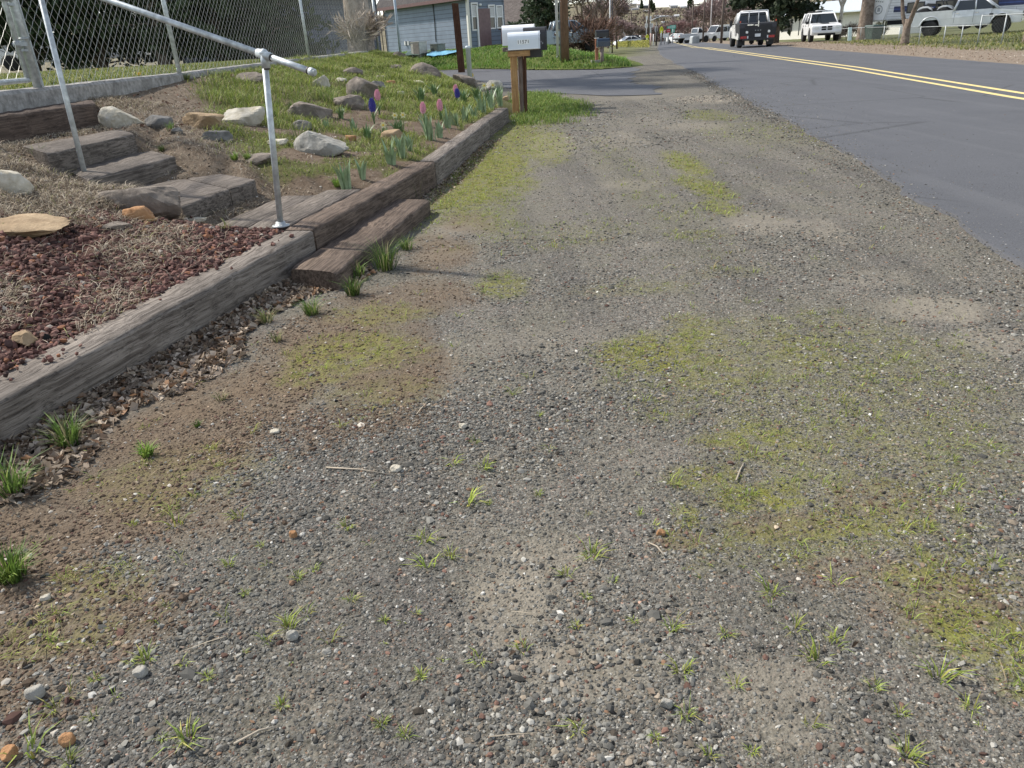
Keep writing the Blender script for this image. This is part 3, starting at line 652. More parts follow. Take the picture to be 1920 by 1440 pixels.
# ================================================================== rocks
S_PALE = stone_mat('pale_limestone', (.36, .32, .24), (.62, .58, .49), 9)
S_TAN = stone_mat('tan_sandstone', (.24, .165, .095), (.42, .31, .19), 7)
S_GREY = stone_mat('grey_basalt', (.095, .092, .085), (.22, .21, .195), 8)
S_BRN = stone_mat('brown_basalt', (.12, .10, .082), (.27, .23, .19), 8)
S_MID = stone_mat('grey_boulder', (.25, .235, .20), (.43, .41, .36), 8)
S_ORG = stone_mat('orange_stone', (.28, .14, .06), (.46, .27, .14), 9)
from mathutils import noise as mnoise
def rock(px, py, w, h, mat, label, rz=0., dep=.8, cuts=9, seed=0, sink=.75, flatn=1., group='stones set in the garden bank', tilt=0., cat='rock', name='garden_rock', f=None):
    """a boulder whose foot sits where the photo shows it; w and h are its width and height in photo pixels"""
    p = hit(px, py, f or land_all); s = ppm(p); W_, H_ = w/s, h/ppv(p)*(.84 if f is None and group.startswith('stones set') else 1.)
    bm = bmesh.new(); bmesh.ops.create_icosphere(bm, subdivisions=4, radius=1.)
    r = random.Random(seed*31+int(px*7+py)); off = Vector((r.random()*50, r.random()*50, r.random()*50))
    planes = []
    for _ in range(cuts):
        n = Vector((r.gauss(0, 1), r.gauss(0, 1), r.gauss(0, .8))).normalized(); planes.append((n, .45+.40*r.random()))
    planes.append((Vector((r.gauss(0, .15), r.gauss(0, .15), 1)).normalized(), .62))
    for v in bm.verts:
        d = v.co.normalized(); rad = 1.
        for n, c in planes:
            k = d.dot(n)
            if k > .05: rad = min(rad, c/k)
        rad *= 1+.08*mnoise.noise(d*1.8+off)+.05*mnoise.noise(d*5+off)+.02*mnoise.noise(d*13+off)
        v.co = d*rad
    xs = [v.co.x for v in bm.verts]; zs = [v.co.z for v in bm.verts]; ysv = [v.co.y for v in bm.verts]
    sx = W_/(max(xs)-min(xs)); sz = H_*(1+sink)/(max(zs)-min(zs))*1.0; sy = W_*dep/(max(ysv)-min(ysv)); z0 = min(zs); cx = (max(xs)+min(xs))/2
    for v in bm.verts: v.co = Vector(((v.co.x-cx)*sx, v.co.y*sy, (v.co.z-z0)*sz-H_*sink*.9))
    me = bpy.data.meshes.new(name); bm.to_mesh(me); bm.free()
    for q in me.polygons: q.use_smooth = True
    if cuts > 3: me.set_sharp_from_angle(angle=.32)
    o = link_mesh(name, me, mat); o.location = (p[0], p[1]+W_*dep*.25, p[2]); o.rotation_euler = (0, tilt, rz)
    o.location.z = float((f or land_all)(o.location.x, o.location.y))*.5+p[2]*.5
    return tag(o, label, cat, group)
rock(222, 240, 82, 40, S_PALE, 'cream and white streaked slanting rock beside the top step', tilt=.42, dep=.5, seed=1, cuts=6)
rock(295, 240, 52, 26, S_GREY, 'dark grey flat slab between the cream rock and the tan slab', tilt=.08, seed=2)
rock(378, 240, 82, 30, S_TAN, 'tan flat slab leaning on the pale block', tilt=.1, seed=3, cuts=9)
rock(405, 264, 50, 22, S_GREY, 'small dark angular stone below the tan slab', seed=4, cuts=9)
rock(457, 233, 86, 36, S_PALE, 'pale square block just left of the front handrail post', seed=5, cuts=5, dep=.7)
rock(600, 288, 105, 46, S_MID, 'big smooth grey boulder with iris leaves in front', tilt=.16, seed=6, cuts=4, dep=.55)
rock(470, 154, 60, 20, S_BRN, 'low brown stone in the grass below the fence, behind the handrail', seed=7)
rock(602, 166, 34, 28, S_PALE, 'whitish upright stone in the upper grass', seed=8, dep=.6)
rock(578, 222, 84, 34, S_BRN, 'brown ridged rock with a ledge above the big grey boulder', seed=9, tilt=.15)
rock(567, 243, 34, 20, S_GREY, 'small slate coloured stone touching the ridged brown rock', seed=10)
rock(655, 202, 62, 28, S_BRN, 'dark brown rounded rock left of the blue hyacinth', seed=11, tilt=.15)
rock(676, 182, 62, 40, S_BRN, 'layered brown rock pile piece in the middle of the bank', seed=12, tilt=.3, cuts=10)
rock(705, 168, 36, 18, S_GREY, 'grey stone on top of the layered brown rocks', seed=13)
rock(733, 158, 18, 8, S_ORG, 'small orange stone in the mid bank grass', seed=14)
rock(713, 150, 18, 10, S_PALE, 'small white stone beside the orange stone', seed=15)
rock(752, 182, 14, 13, S_PALE, 'small pale egg shaped stone above the pink hyacinths', seed=16)
rock(742, 132, 30, 12, S_BRN, 'weathered stone pair near the crest of the bank', seed=17)
rock(795, 143, 62, 27, S_BRN, 'long pointed brown slab on the crest of the bank', tilt=.34, seed=18, cuts=9, dep=.5)
rock(845, 141, 52, 18, S_GREY, 'mossy grey slab left of the brown post', tilt=.22, seed=19, dep=.6)
rock(872, 158, 50, 18, S_BRN, 'brown stone at the foot of the brown post', tilt=.2, seed=20)
rock(750, 112, 32, 16, S_BRN, 'stone half sunk in turf at the fence corner', tilt=.3, seed=21)
rock(925, 168, 36, 20, S_PALE, 'cream rounded boulder behind the daffodils by the side road', seed=22, cuts=3)
rock(948, 192, 14, 14, S_TAN, 'small tan stone on the timber end beside the mailbox post', seed=23)
rock(733, 262, 42, 20, S_TAN, 'tan cobble pair among the iris leaves', seed=24, cuts=3)
rock(657, 264, 22, 12, S_ORG, 'little orange brown cobble right of the big grey boulder', seed=25, cuts=3)
rock(520, 270, 38, 10, S_PALE, 'thin white slab behind the front handrail post', seed=26)
rock(256, 396, 168, 52, S_BRN, 'wide brown grey boulder at the foot of the steps', seed=27, cuts=7, dep=.45)
rock(260, 413, 62, 30, S_ORG, 'small orange round stone in front of the wide boulder', seed=28, cuts=2, dep=.7)
rock(12, 362, 78, 52, S_PALE, 'smooth white boulder in the straw above the cinder bed', seed=29, cuts=2, tilt=.3)
rock(25, 440, 160, 30, S_TAN, 'flat tan flagstone sunk in dry straw', seed=30, cuts=9, sink=.6)
rock(212, 430, 60, 13, S_BRN, 'small brown flat stone at the edge of the cinders', seed=31)
rock(45, 648, 44, 30, S_TAN, 'small two-tone stone lying in the cinder bed', seed=32, cuts=9)
rock(640, 152, 22, 8, S_PALE, 'flat whitish stone in the brown patch under the fence', seed=33)
rock(660, 140, 40, 16, S_BRN, 'brown rubble stone below the fence corner', seed=34)
rock(785, 156, 20, 6, S_PALE, 'thin pale stone in the grass under the crest slab', seed=35)
rock(485, 305, 55, 18, S_BRN, 'dark brown half buried stone by the handrail post', seed=36)
rock(365, 415, 38, 8, S_PALE, 'little whitish flat stone at the edge of the landing', seed=37)
rock(330, 250, 26, 12, S_GREY, 'dark chip of stone beside the third step', seed=38)
# ================================================================== loose cover: stones, cinders, leaves, straw, grass
ICO = None
def ico():
    bm = bmesh.new(); bmesh.ops.create_icosphere(bm, subdivisions=1, radius=1.)
    v = np.array([p.co[:] for p in bm.verts]); f = np.array([[q.index for q in p.verts] for p in bm.faces]); bm.free(); return v, f
ICO = ico()
def rot_z(a): c, s = np.cos(a), np.sin(a); o = np.zeros_like(a); i = o+1; return np.stack([np.stack([c, -s, o], -1), np.stack([s, c, o], -1), np.stack([o, o, i], -1)], -2)
def stones(name, x, y, zf, size, cols, mat, flatz=.65, jit=.28, sink=.35, label=None, kind='stuff'):
    """many small angular stones in one mesh"""
    n = len(x); v, f = ICO; sc_ = np.stack([size*RNG.uniform(.75, 1.3, n), size*RNG.uniform(.6, 1.05, n), size*flatz*RNG.uniform(.7, 1.3, n)], -1)
    base = v[None]*(1+RNG.uniform(-jit, jit, (n, len(v), 1))); R_ = rot_z(RNG.uniform(0, 2*PI, n))
    tx = RNG.uniform(-.5, .5, n); c, s = np.cos(tx), np.sin(tx); o = 0*c; Rx = np.stack([np.stack([o+1, o, o], -1), np.stack([o, c, -s], -1), np.stack([o, s, c], -1)], -2)
    p = np.einsum('nij,nkj->nki', R_ @ Rx, base*sc_[:, None, :]*.5)
    p += np.stack([x, y, zf(x, y)+size*flatz*(.5-sink)], -1)[:, None, :]
    F = (f[None]+(np.arange(n)*len(v))[:, None, None]).reshape(-1, 3)
    o_ = np_mesh(name, p.reshape(-1, 3), F, mat, np.repeat(cols, len(v), 0)*RNG.uniform(.9, 1.1, (n*len(v), 1)))
    return tag(o_, label=label, kind=kind)
def pick(n, table):
    """table of (weight, colour, spread)"""
    w_ = np.array([t[0] for t in table], float); k = RNG.choice(len(table), n, p=w_/w_.sum())
    c = np.array([t[1] for t in table])[k]; s = np.array([t[2] for t in table])[k]
    return np.clip(c*(1+RNG.normal(0, 1, (n, 1))*s[:, None]), .01, .9)
STM = vcol('small_stone', .9, .25)
def verge_ok(x, y): return (x > Xt(y)+.02) & (x < Xe(y)-.03) & (y < 17)
def sample(n, y0, y1, pw=1.):
    y = y0+(y1-y0)*RNG.random(n)**pw; x = RNG.uniform(-1, 1, n)*(.78*y+1.15)+.04*y; k = verge_ok(x, y); return x[k], y[k]
GREYS = [(44, (.088, .085, .075), .4), (26, (.155, .149, .13), .3), (8, (.255, .245, .215), .22), (9, (.17, .14, .105), .3), (4, (.13, .075, .056), .3), (.8, (.46, .44, .39), .2), (1.2, (.2, .12, .075), .2)]
gx, gy, gs = [], [], []
for n, y0, y1, lo, hi, pw in ((150000, .55, 2.7, .004, .009, 1.), (62000, .55, 2.7, .006, .018, 1.), (102000, 2.3, 5.2, .006, .016, 1.), (32000, 4.6, 10.5, .011, .022, 1.), (1500, .8, 6, .016, .032, 1.), (26000, 9.5, 16.5, .018, .036, 1.)):
    x, y = sample(n, y0, y1, pw)
    s = lo+(hi-lo)*RNG.random(len(x))**2.4
    so_ = blob(x, y, SOIL); du = blob(x, y, DUST, .5); mo = blob(x, y, MOSS); n_ = fbm(x*2.2, y*1.7, 91, 4)
    coarse = sstep(.40, .58, n_)
    keep = (RNG.random(len(x)) < (1-.45*so_)*(1-.72*du)*(1-.45*mo)*(.72+.28*coarse)) & ((x-Xt(y) > .34) | (y > 6) | (RNG.random(len(x)) < .15))
    s = s*(.85+.3*coarse)
    gx.append(x[keep]); gy.append(y[keep]); gs.append(s[keep])
gx, gy, gs = map(np.concatenate, (gx, gy, gs))
gc = pick(len(gx), GREYS); so_ = blob(gx, gy, SOIL)[:, None]; br = pick(len(gx), [(6, (.11, .077, .052), .3), (3, (.18, .132, .09), .25), (1, (.10, .055, .042), .2), (.4, (.42, .38, .32), .15)]); mk = RNG.random((len(gx), 1)) < so_*.9
gc = np.where(mk, br, gc)
stones('gravel', gx, gy, zground, gs, gc, STM, .6, .34, .45, label='loose crushed grey gravel lying on the verge')
# crumbs of brown earth under the timber
x, y = sample(42000, .9, 6.5); k = RNG.random(len(x)) < blob(x, y, SOIL)*.75; x, y = x[k], y[k]
stones('soil_crumbs', x, y, zground, .005+.013*RNG.random(len(x))**2, pick(len(x), [(5, (.092, .062, .04), .3), (3, (.165, .122, .08), .25), (1, (.26, .21, .15), .2)]), STM, label='crumbly brown earth below the retaining timber')
# coarse pale stones of the berm at the side road
x, y = sample(9000, 15, 18.3); x = x+2.5; k = (blob(x, y, [ell(1330, 187, 80, 9)], .3) > .25); x, y = x[k], y[k]
stones('berm_gravel', x, y, zground, .018+.03*RNG.random(len(x))**2, pick(len(x), [(5, (.3, .26, .21), .25), (3, (.2, .18, .16), .25)]), STM, label='heap of tan gravel washed up at the side road')
# grit spilled over the crumbling edge of the asphalt
n = 8000; y = RNG.uniform(2.6, 26, n)**1.0; x = Xe(y)+RNG.normal(-.14, .12, n); k = (x < Xe(y)+.5); x, y = x[k], y[k]
stones('edge_grit', x, y, lambda a, b: np.where(a > Xe(b)-.06, .020, zground(a, b)), .006+.012*RNG.random(len(x))**2*np.clip(y/6, .8, 2), pick(len(x), GREYS), STM, .6, .34, .3, label='grit spilled along the ragged asphalt edge')
n = 2600; y = RNG.uniform(3., 18, n); x = Xe(y)+RNG.exponential(.5, n); stones('edge_grit', x, y, lambda a, b: 0*a+.021, .004+.008*RNG.random(n)**2*np.clip(y/6, .8, 2), pick(n, GREYS), STM, .6, .34, .3, label='single grit stones lying out on the asphalt')
# red cinders
def bank_sample(n, y0, y1): y = RNG.uniform(y0, y1, n); u = RNG.random(n); x = (Xt(y)-.2)*(1-u)+Xf(y)*u; return x, y, u
x, y, u = bank_sample(90000, 1.3, 6.); cc = bank_cols(x, y); on_step = np.zeros(len(x), bool)
for q in TREADS+LANDQ: on_step |= qdist(x, y, q) < .01
n_ = fbm(x*2.6, y*2.6, 95, 3); k = (~on_step) & (RNG.random(len(x)) < cc[:, 2]*sstep(.28, .45, n_+.12)*.62) & (u < .5); x, y = x[k], y[k]
CIND = [(5, (.12, .06, .048), .3), (4, (.165, .09, .072), .25), (2, (.065, .038, .033), .2), (.5, (.24, .11, .06), .2), (.25, (.36, .31, .26), .1)]
stones('lava_cinders', x, y, zbank, .009+.034*RNG.random(len(x))**2.2, pick(len(x), CIND), STM, .8, .38, .25, label='dark red lava cinders heaped behind the long grey timber')
yy_ = np.clip(np.repeat(RNG.uniform(1.9, 4.7, 15), 5)+RNG.normal(0, .07, 75), 1.5, 4.75); off = .22-.2*RNG.random(75)**2.2; xx_ = Xt(yy_)-off
stones('lava_cinders', xx_, yy_, lambda a, b: np.interp(b, [1, 4.86], [.165, .237])+.003, RNG.uniform(.012, .032, 75), pick(75, CIND), STM, .8, .35, .1, label='stray red cinders scattered over the timber top')
# mossless litter chips high on the bank
x, y, u = bank_sample(26000, 4.5, 15); k = (RNG.random(len(x)) < .3+.5*bank_cols(x, y)[:, 1]); x, y = x[k], y[k]
for q in TREADS+LANDQ: k = qdist(x, y, q) > .01; x, y = x[k], y[k]
stones('bank_gravel', x, y, zbank, .006+.02*RNG.random(len(x))**3, pick(len(x), [(5, (.2, .155, .11), .3), (3, (.12, .088, .062), .3), (2, (.34, .29, .23), .2), (.5, (.5, .46, .4), .15)]), STM, label='stone chips and crumbs over the upper bank')

# ------------------------------------------------------------------ blades
def blades(x, y, z, h, lean, wd, cols, az=None, curve=.5):
    """five-point blades; cols (n,3); lean = sideways reach as a share of the height"""
    n = len(x); az = RNG.uniform(0, 2*PI, n) if az is None else az
    d = np.stack([np.cos(az), np.sin(az), 0*az], -1); s = np.stack([-np.sin(az+RNG.normal(0, .5, n)), np.cos(az), 0*az], -1)
    b = np.stack([x, y, z], -1); up = np.array([0, 0, 1.])
    hh = h[:, None]; l = lean[:, None]
    mid = b+up*hh*.58+d*hh*l*.35; tip = b+up*hh*(1-curve*np.minimum(l, 1.4)*.45)+d*hh*l
    w_ = wd[:, None]*.5
    V_ = np.stack([b-s*w_, b+s*w_, mid+s*w_*.8, mid-s*w_*.8, tip], 1)
    i = (np.arange(n)*5)[:, None]
    F_ = np.concatenate([i+np.array([[0, 1, 2]]), i+np.array([[0, 2, 3]]), i+np.array([[3, 2, 4]])])
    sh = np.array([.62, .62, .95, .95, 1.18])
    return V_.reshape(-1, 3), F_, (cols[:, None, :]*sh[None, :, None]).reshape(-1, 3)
GRM = vcol('grass_blade', .6, .3, .35)
STR = vcol('dry_straw', .8, .2, .15)
LIME = [(4, (.35, .42, .075), .2), (4, (.24, .32, .06), .2), (2, (.36, .34, .09), .15), (1.5, (.30, .23, .10), .2)]
GREEN = [(5, (.085, .15, .03), .25), (3, (.13, .2, .045), .2), (1, (.2, .24, .07), .2), (1.5, (.33, .29, .16), .2)]
def tufts(x, y, zf, size, nb, table, lean=(.3, 1.3), wd=.0032, spread=.35):
    """clumps of blades: x, y, size per clump"""
    n = len(x); k = np.maximum(3, (nb*RNG.uniform(.6, 1.4, n)).astype(int)); i = np.repeat(np.arange(n), k); m_ = len(i)
    r = RNG.random(m_)**.7*spread*size[i]; a = RNG.uniform(0, 2*PI, m_); bx = x[i]+r*np.cos(a); by = y[i]+r*np.sin(a)
    tint = RNG.uniform(.75, 1.2, n)[i][:, None]
    h = size[i]*RNG.uniform(.45, 1.1, m_)
    return blades(bx, by, zf(bx, by)-.002, h, RNG.uniform(*lean, m_), wd*(.6+.8*RNG.random(m_))*np.clip(size[i]/.05, .6, 1.8), pick(m_, table)*tint, a+RNG.normal(0, .7, m_))
def merge(*parts):
    V_, F_, C_, o = [], [], [], 0
    for v, f, c in parts: V_.append(v); F_.append(f+o); C_.append(c); o += len(v)
    return np.concatenate(V_), np.concatenate(F_), np.concatenate(C_)
# lime sprouts in the gravel
xs_, ys_ = sample(34000, .8, 7); mo = blob(xs_, ys_, MOSS); n_ = fbm(xs_*1.6, ys_*1.3, 98, 3)
k = RNG.random(len(xs_)) < np.clip(.85*mo*sstep(.28, .48, fbm(xs_*4, ys_*3.4, 97, 3)+.1*mo), 0, 1)+.016*sstep(.38, .6, n_); xs_, ys_ = xs_[k], ys_[k]; mo = mo[k]
far_ = np.clip(ys_/3, .6, 1.3)
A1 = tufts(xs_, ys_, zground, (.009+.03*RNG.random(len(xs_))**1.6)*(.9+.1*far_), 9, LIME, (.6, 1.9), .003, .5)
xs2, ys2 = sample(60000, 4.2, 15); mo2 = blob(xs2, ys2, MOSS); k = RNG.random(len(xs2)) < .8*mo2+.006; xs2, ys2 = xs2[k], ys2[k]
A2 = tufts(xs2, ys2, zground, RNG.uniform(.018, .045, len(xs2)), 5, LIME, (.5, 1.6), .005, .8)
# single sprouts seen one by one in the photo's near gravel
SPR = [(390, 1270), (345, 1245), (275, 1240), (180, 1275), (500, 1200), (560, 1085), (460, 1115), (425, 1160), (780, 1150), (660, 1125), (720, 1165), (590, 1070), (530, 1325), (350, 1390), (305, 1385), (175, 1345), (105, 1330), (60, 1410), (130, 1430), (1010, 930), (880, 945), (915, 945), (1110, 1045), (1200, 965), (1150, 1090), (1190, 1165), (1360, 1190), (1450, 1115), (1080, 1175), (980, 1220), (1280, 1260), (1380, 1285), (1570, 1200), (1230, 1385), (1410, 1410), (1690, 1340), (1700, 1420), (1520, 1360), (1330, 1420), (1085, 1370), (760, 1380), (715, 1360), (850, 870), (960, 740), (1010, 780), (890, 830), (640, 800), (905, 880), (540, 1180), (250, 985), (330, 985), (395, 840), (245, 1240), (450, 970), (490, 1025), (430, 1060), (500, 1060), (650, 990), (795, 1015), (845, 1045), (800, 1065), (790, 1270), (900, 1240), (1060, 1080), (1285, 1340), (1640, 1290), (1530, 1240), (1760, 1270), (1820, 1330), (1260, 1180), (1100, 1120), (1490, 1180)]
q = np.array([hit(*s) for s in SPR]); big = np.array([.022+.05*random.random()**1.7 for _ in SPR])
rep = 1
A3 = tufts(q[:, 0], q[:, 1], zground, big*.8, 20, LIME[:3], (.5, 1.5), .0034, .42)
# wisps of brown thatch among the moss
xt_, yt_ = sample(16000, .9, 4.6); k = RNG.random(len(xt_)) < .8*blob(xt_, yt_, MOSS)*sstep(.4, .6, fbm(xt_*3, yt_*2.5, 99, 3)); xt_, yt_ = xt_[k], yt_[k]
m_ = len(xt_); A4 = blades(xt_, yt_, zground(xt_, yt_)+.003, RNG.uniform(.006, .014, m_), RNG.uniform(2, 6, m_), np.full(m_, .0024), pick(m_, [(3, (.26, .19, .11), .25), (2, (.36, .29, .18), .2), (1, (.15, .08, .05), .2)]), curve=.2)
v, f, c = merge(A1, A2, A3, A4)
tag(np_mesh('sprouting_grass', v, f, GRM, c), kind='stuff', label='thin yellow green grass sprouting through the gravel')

# lawn grass beside the mailbox, on the bank, far lawn
xl = RNG.uniform(-.2, 3.6, 26000); yl = RNG.uniform(12.6, 20.5, 26000); k = (RNG.random(26000) < blob(xl, yl, LAWN, .3)) & (xl > Xt(yl)+.03); xl, yl = xl[k], yl[k]
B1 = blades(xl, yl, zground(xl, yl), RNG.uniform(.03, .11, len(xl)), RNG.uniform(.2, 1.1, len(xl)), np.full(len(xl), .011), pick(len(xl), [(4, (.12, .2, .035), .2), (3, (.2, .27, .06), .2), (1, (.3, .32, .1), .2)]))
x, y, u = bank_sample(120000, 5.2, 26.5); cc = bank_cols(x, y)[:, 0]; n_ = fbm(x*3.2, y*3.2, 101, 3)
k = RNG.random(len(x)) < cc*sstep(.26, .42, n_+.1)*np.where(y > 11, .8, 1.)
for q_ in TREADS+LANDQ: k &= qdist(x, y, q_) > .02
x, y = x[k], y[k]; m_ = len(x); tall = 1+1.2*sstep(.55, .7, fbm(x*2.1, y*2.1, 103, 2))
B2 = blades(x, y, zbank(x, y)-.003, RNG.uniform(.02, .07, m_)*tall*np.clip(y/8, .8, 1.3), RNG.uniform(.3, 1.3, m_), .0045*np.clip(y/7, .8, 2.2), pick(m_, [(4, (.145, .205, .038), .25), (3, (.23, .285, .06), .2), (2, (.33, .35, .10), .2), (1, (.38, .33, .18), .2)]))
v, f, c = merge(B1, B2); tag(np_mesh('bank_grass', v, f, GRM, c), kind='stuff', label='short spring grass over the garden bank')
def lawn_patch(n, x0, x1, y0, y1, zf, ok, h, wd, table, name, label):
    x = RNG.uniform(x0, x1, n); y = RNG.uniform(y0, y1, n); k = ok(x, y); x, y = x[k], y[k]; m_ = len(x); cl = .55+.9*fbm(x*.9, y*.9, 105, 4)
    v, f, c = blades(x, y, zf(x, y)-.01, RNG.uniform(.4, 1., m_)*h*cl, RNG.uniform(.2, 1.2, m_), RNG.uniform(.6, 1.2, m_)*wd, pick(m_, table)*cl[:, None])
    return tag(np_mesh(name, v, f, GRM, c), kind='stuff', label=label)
FARG = [(4, (.10, .20, .03), .2), (3, (.16, .25, .05), .2), (1, (.26, .3, .09), .2)]
def fy_(x): return np.interp(x, [-24, -9, -4, -.9, .6, 1.8, 4.1, 5.5, 7], [43.2, 41.7, 41.2, 39.7, 36.7, 33.9, 30.9, 31.5, 34])
lawn_patch(60000, -14, 6.2, 31, 54, zhouse, lambda x, y: (y > fy_(x)+.4) & (x < 5.4+.1*(y-31)), .22, .03, FARG, 'lawn_grass', 'lush green lawn before the blue house')
lawn_patch(42000, -16, -3.2, 3, 22, zyard, lambda x, y: (x < Xf(y)-.16), .09, .014, [(3, (.13, .17, .035), .25), (3, (.24, .25, .07), .2), (1, (.36, .32, .17), .2)], 'yard_grass', 'thin lawn grass behind the chain-link fence')
lawn_patch(22000, 14, 44, 22, 50, zground, lambda x, y: (x > Xr(y)+1.6+2.6*(fbm(x*.7, y*.7, 6))) , .15, .04, [(3, (.13, .17, .04), .25), (3, (.26, .25, .07), .2), (1, (.36, .32, .17), .2)], 'roadside_grass', 'rough grass along the far fence across the road')
# fallen leaves
def leaves(x, y, z, size, cols, flat_=.55):
    n = len(x); a = RNG.uniform(0, 2*PI, n); d = np.stack([np.cos(a), np.sin(a), RNG.normal(0, flat_*.6, n)], -1); s = np.stack([-np.sin(a), np.cos(a), RNG.normal(0, flat_, n)], -1)
    b = np.stack([x, y, z+size*.12*RNG.random(n)], -1); L_ = size[:, None]; up = np.array([0, 0, 1.]); cu = RNG.uniform(-.1, .45, n)[:, None]*L_
    V_ = np.stack([b-d*L_*.5, b-d*L_*.1+s*L_*.27+up*cu, b+d*L_*.5+up*cu*.6, b-d*L_*.1-s*L_*.27+up*cu, b+up*L_*.02], 1); i = (np.arange(n)*5)[:, None]
    F_ = np.concatenate([i+np.array([[0, 4, 1]]), i+np.array([[1, 4, 2]]), i+np.array([[2, 4, 3]]), i+np.array([[3, 4, 0]])])
    return V_.reshape(-1, 3), F_, np.repeat(cols, 5, 0)
LEAFC = [(5, (.28, .22, .165), .25), (4, (.42, .35, .275), .2), (3, (.13, .09, .062), .25), (1, (.33, .2, .12), .2)]
n = 8500; y = RNG.uniform(1.2, 4.75, n); w_ = .10+.34*fbm(y*2.2, y*0, 111, 3); x = Xt(y)+.01+RNG.random(n)**1.8*w_*1.25
P1 = leaves(x, y, zground(x, y)+.004+.035*np.clip(1-(x-Xt(y))/.2, 0, 1)*RNG.random(n), RNG.uniform(.018, .052, n), pick(n, LEAFC))
n = 1500; y = RNG.uniform(6.4, 11, n); x = Xt(y)+.01+RNG.random(n)**1.5*.22; P2 = leaves(x, y, zground(x, y)+.01*RNG.random(n), RNG.uniform(.015, .035, n), pick(n, LEAFC))
n = 700; x, y, u = bank_sample(n, 7, 13.5); k = (u > .62) & (u < .97); x, y = x[k], y[k]; P3 = leaves(x, y, zbank(x, y)+.006, RNG.uniform(.03, .06, len(x)), pick(len(x), [(3, (.22, .13, .09), .25), (2, (.14, .08, .06), .2), (1, (.4, .33, .26), .2)]))
n = 160; x, y = sample(260, 1, 8); P4 = leaves(x, y, zground(x, y)+.004, RNG.uniform(.01, .026, len(x)), pick(len(x), LEAFC))
n = 5200; x, y, u = bank_sample(n, 2, 9); k = RNG.random(n) < .25+.5*bank_cols(x, y)[:, 1]; x, y = x[k], y[k]; P5 = leaves(x, y, zbank(x, y)+.006, RNG.uniform(.012, .03, len(x)), pick(len(x), [(4, (.3, .25, .19), .25), (2, (.45, .4, .33), .2), (3, (.16, .11, .08), .25)]))
n = 5200; yl2 = RNG.uniform(20, 66, n); xl2 = Xr(yl2)+.3+RNG.random(n)*4.2; P6 = leaves(xl2, yl2, zground(xl2, yl2)+.01, RNG.uniform(.03, .06, n), pick(n, [(3, (.36, .29, .22), .25), (2, (.22, .15, .11), .25), (1, (.5, .45, .38), .1)]))
v, f, c = merge(P1, P2, P3, P4, P5, P6); tag(np_mesh('fallen_leaves', v, f, STR, c), kind='stuff', label='dry curled leaves drifted against the timbers')
# dry straw on the left of the steps
x, y, u = bank_sample(150000, 2.4, 9.5); cc = bank_cols(x, y); n_ = fbm(x*2.4, y*2.4, 121, 4)
k = RNG.random(len(x)) < np.where(cc[:, 1] > .4, .62*sstep(.3, .52, n_+.06), .6*cc[:, 2]*sstep(.47, .62, n_)+.03)*np.where((y > 6) & (u < .8), .25, 1)
for q_ in TREADS+LANDQ: k &= qdist(x, y, q_) > .0
x, y = x[k], y[k]; m_ = len(x)
S1 = blades(x, y, zbank(x, y)+.002, RNG.uniform(.016, .06, m_), RNG.uniform(.8, 2.8, m_), np.full(m_, .0042), pick(m_, [(4, (.48, .41, .31), .2), (3, (.36, .30, .22), .2), (2, (.24, .19, .14), .25), (.4, (.3, .3, .12), .2)]), curve=.5)
# twigs and straws on the gravel
TW = [(612, 880, 735, 893), (440, 1400, 520, 1365), (1245, 1045, 1215, 1020), (1380, 905, 1395, 870)]
tw = MB()
n = 130; x, y = sample(n, 1, 5); m_ = len(x); S2 = blades(x, y, zground(x, y)+.006, RNG.uniform(.004, .01, m_), RNG.uniform(5, 14, m_), np.full(m_, .003), pick(m_, [(3, (.42, .36, .27), .2), (2, (.25, .19, .14), .2)]), curve=.1)
v, f, c = merge(S1, S2); tag(np_mesh('dry_grass', v, f, STR, c), kind='stuff', label='bleached dry grass matted around the cinder bed')
TWM = flat('twig_bark', (.34, .29, .22), .8)
for i, (x0, y0, x1, y1) in enumerate(TW):
    a, b = hit(x0, y0), hit(x1, y1); md = (a+b)/2+np.array([0.004, .012, .006]); a = a+[0, 0, .008]; b = b+[0, 0, .006]
    tag(MB().tube([a, md, b], [.0028, .0024, .0012], 6).build('twig', TWM), ('long pale straw lying by a white pebble', 'bent twig among the lower left gravel', 'thin twig at the edge of the moss', 'short pale twig on the moss patch')[i], 'twig', 'twigs on the gravel')
# pebbles one can point to
for i, (px, py, w_, h_, mt, lab) in enumerate([(742, 880, 22, 11, S_PALE, 'white pebble at the tip of the long straw'), (1240, 1000, 17, 13, S_ORG, 'orange round pebble near the moss edge'), (65, 1300, 38, 26, S_MID, 'round grey cobble in the lower left corner'), (548, 1193, 24, 18, S_MID, 'smooth grey pebble in mid gravel'), (262, 1262, 28, 17, S_MID, 'flat grey pebble beside lime sprouts'), (515, 810, 18, 7, S_PALE, 'pale sliver of stone on brown soil'), (868, 800, 15, 10, S_PALE, 'small white chip above the grey gravel'), (1250, 1320, 26, 22, S_MID, 'light grey pebble near the bottom middle'), (550, 1003, 15, 15, S_ORG, 'reddish pebble on the grey gravel'), (15, 1415, 34, 22, S_ORG, 'red brown stone in the bottom left corner'), (125, 1390, 30, 22, S_ORG, 'rust coloured stone next to the corner stone'), (85, 1122, 20, 12, S_PALE, 'white pebble on brown earth at the left border')]):
    rock(px, py+h_*.4, w_, h_, mt, lab, seed=60+i, cuts=3, group='single pebbles on the gravel', name='pebble', cat='pebble', sink=.4, f=lambda x, y: zground(x, y))

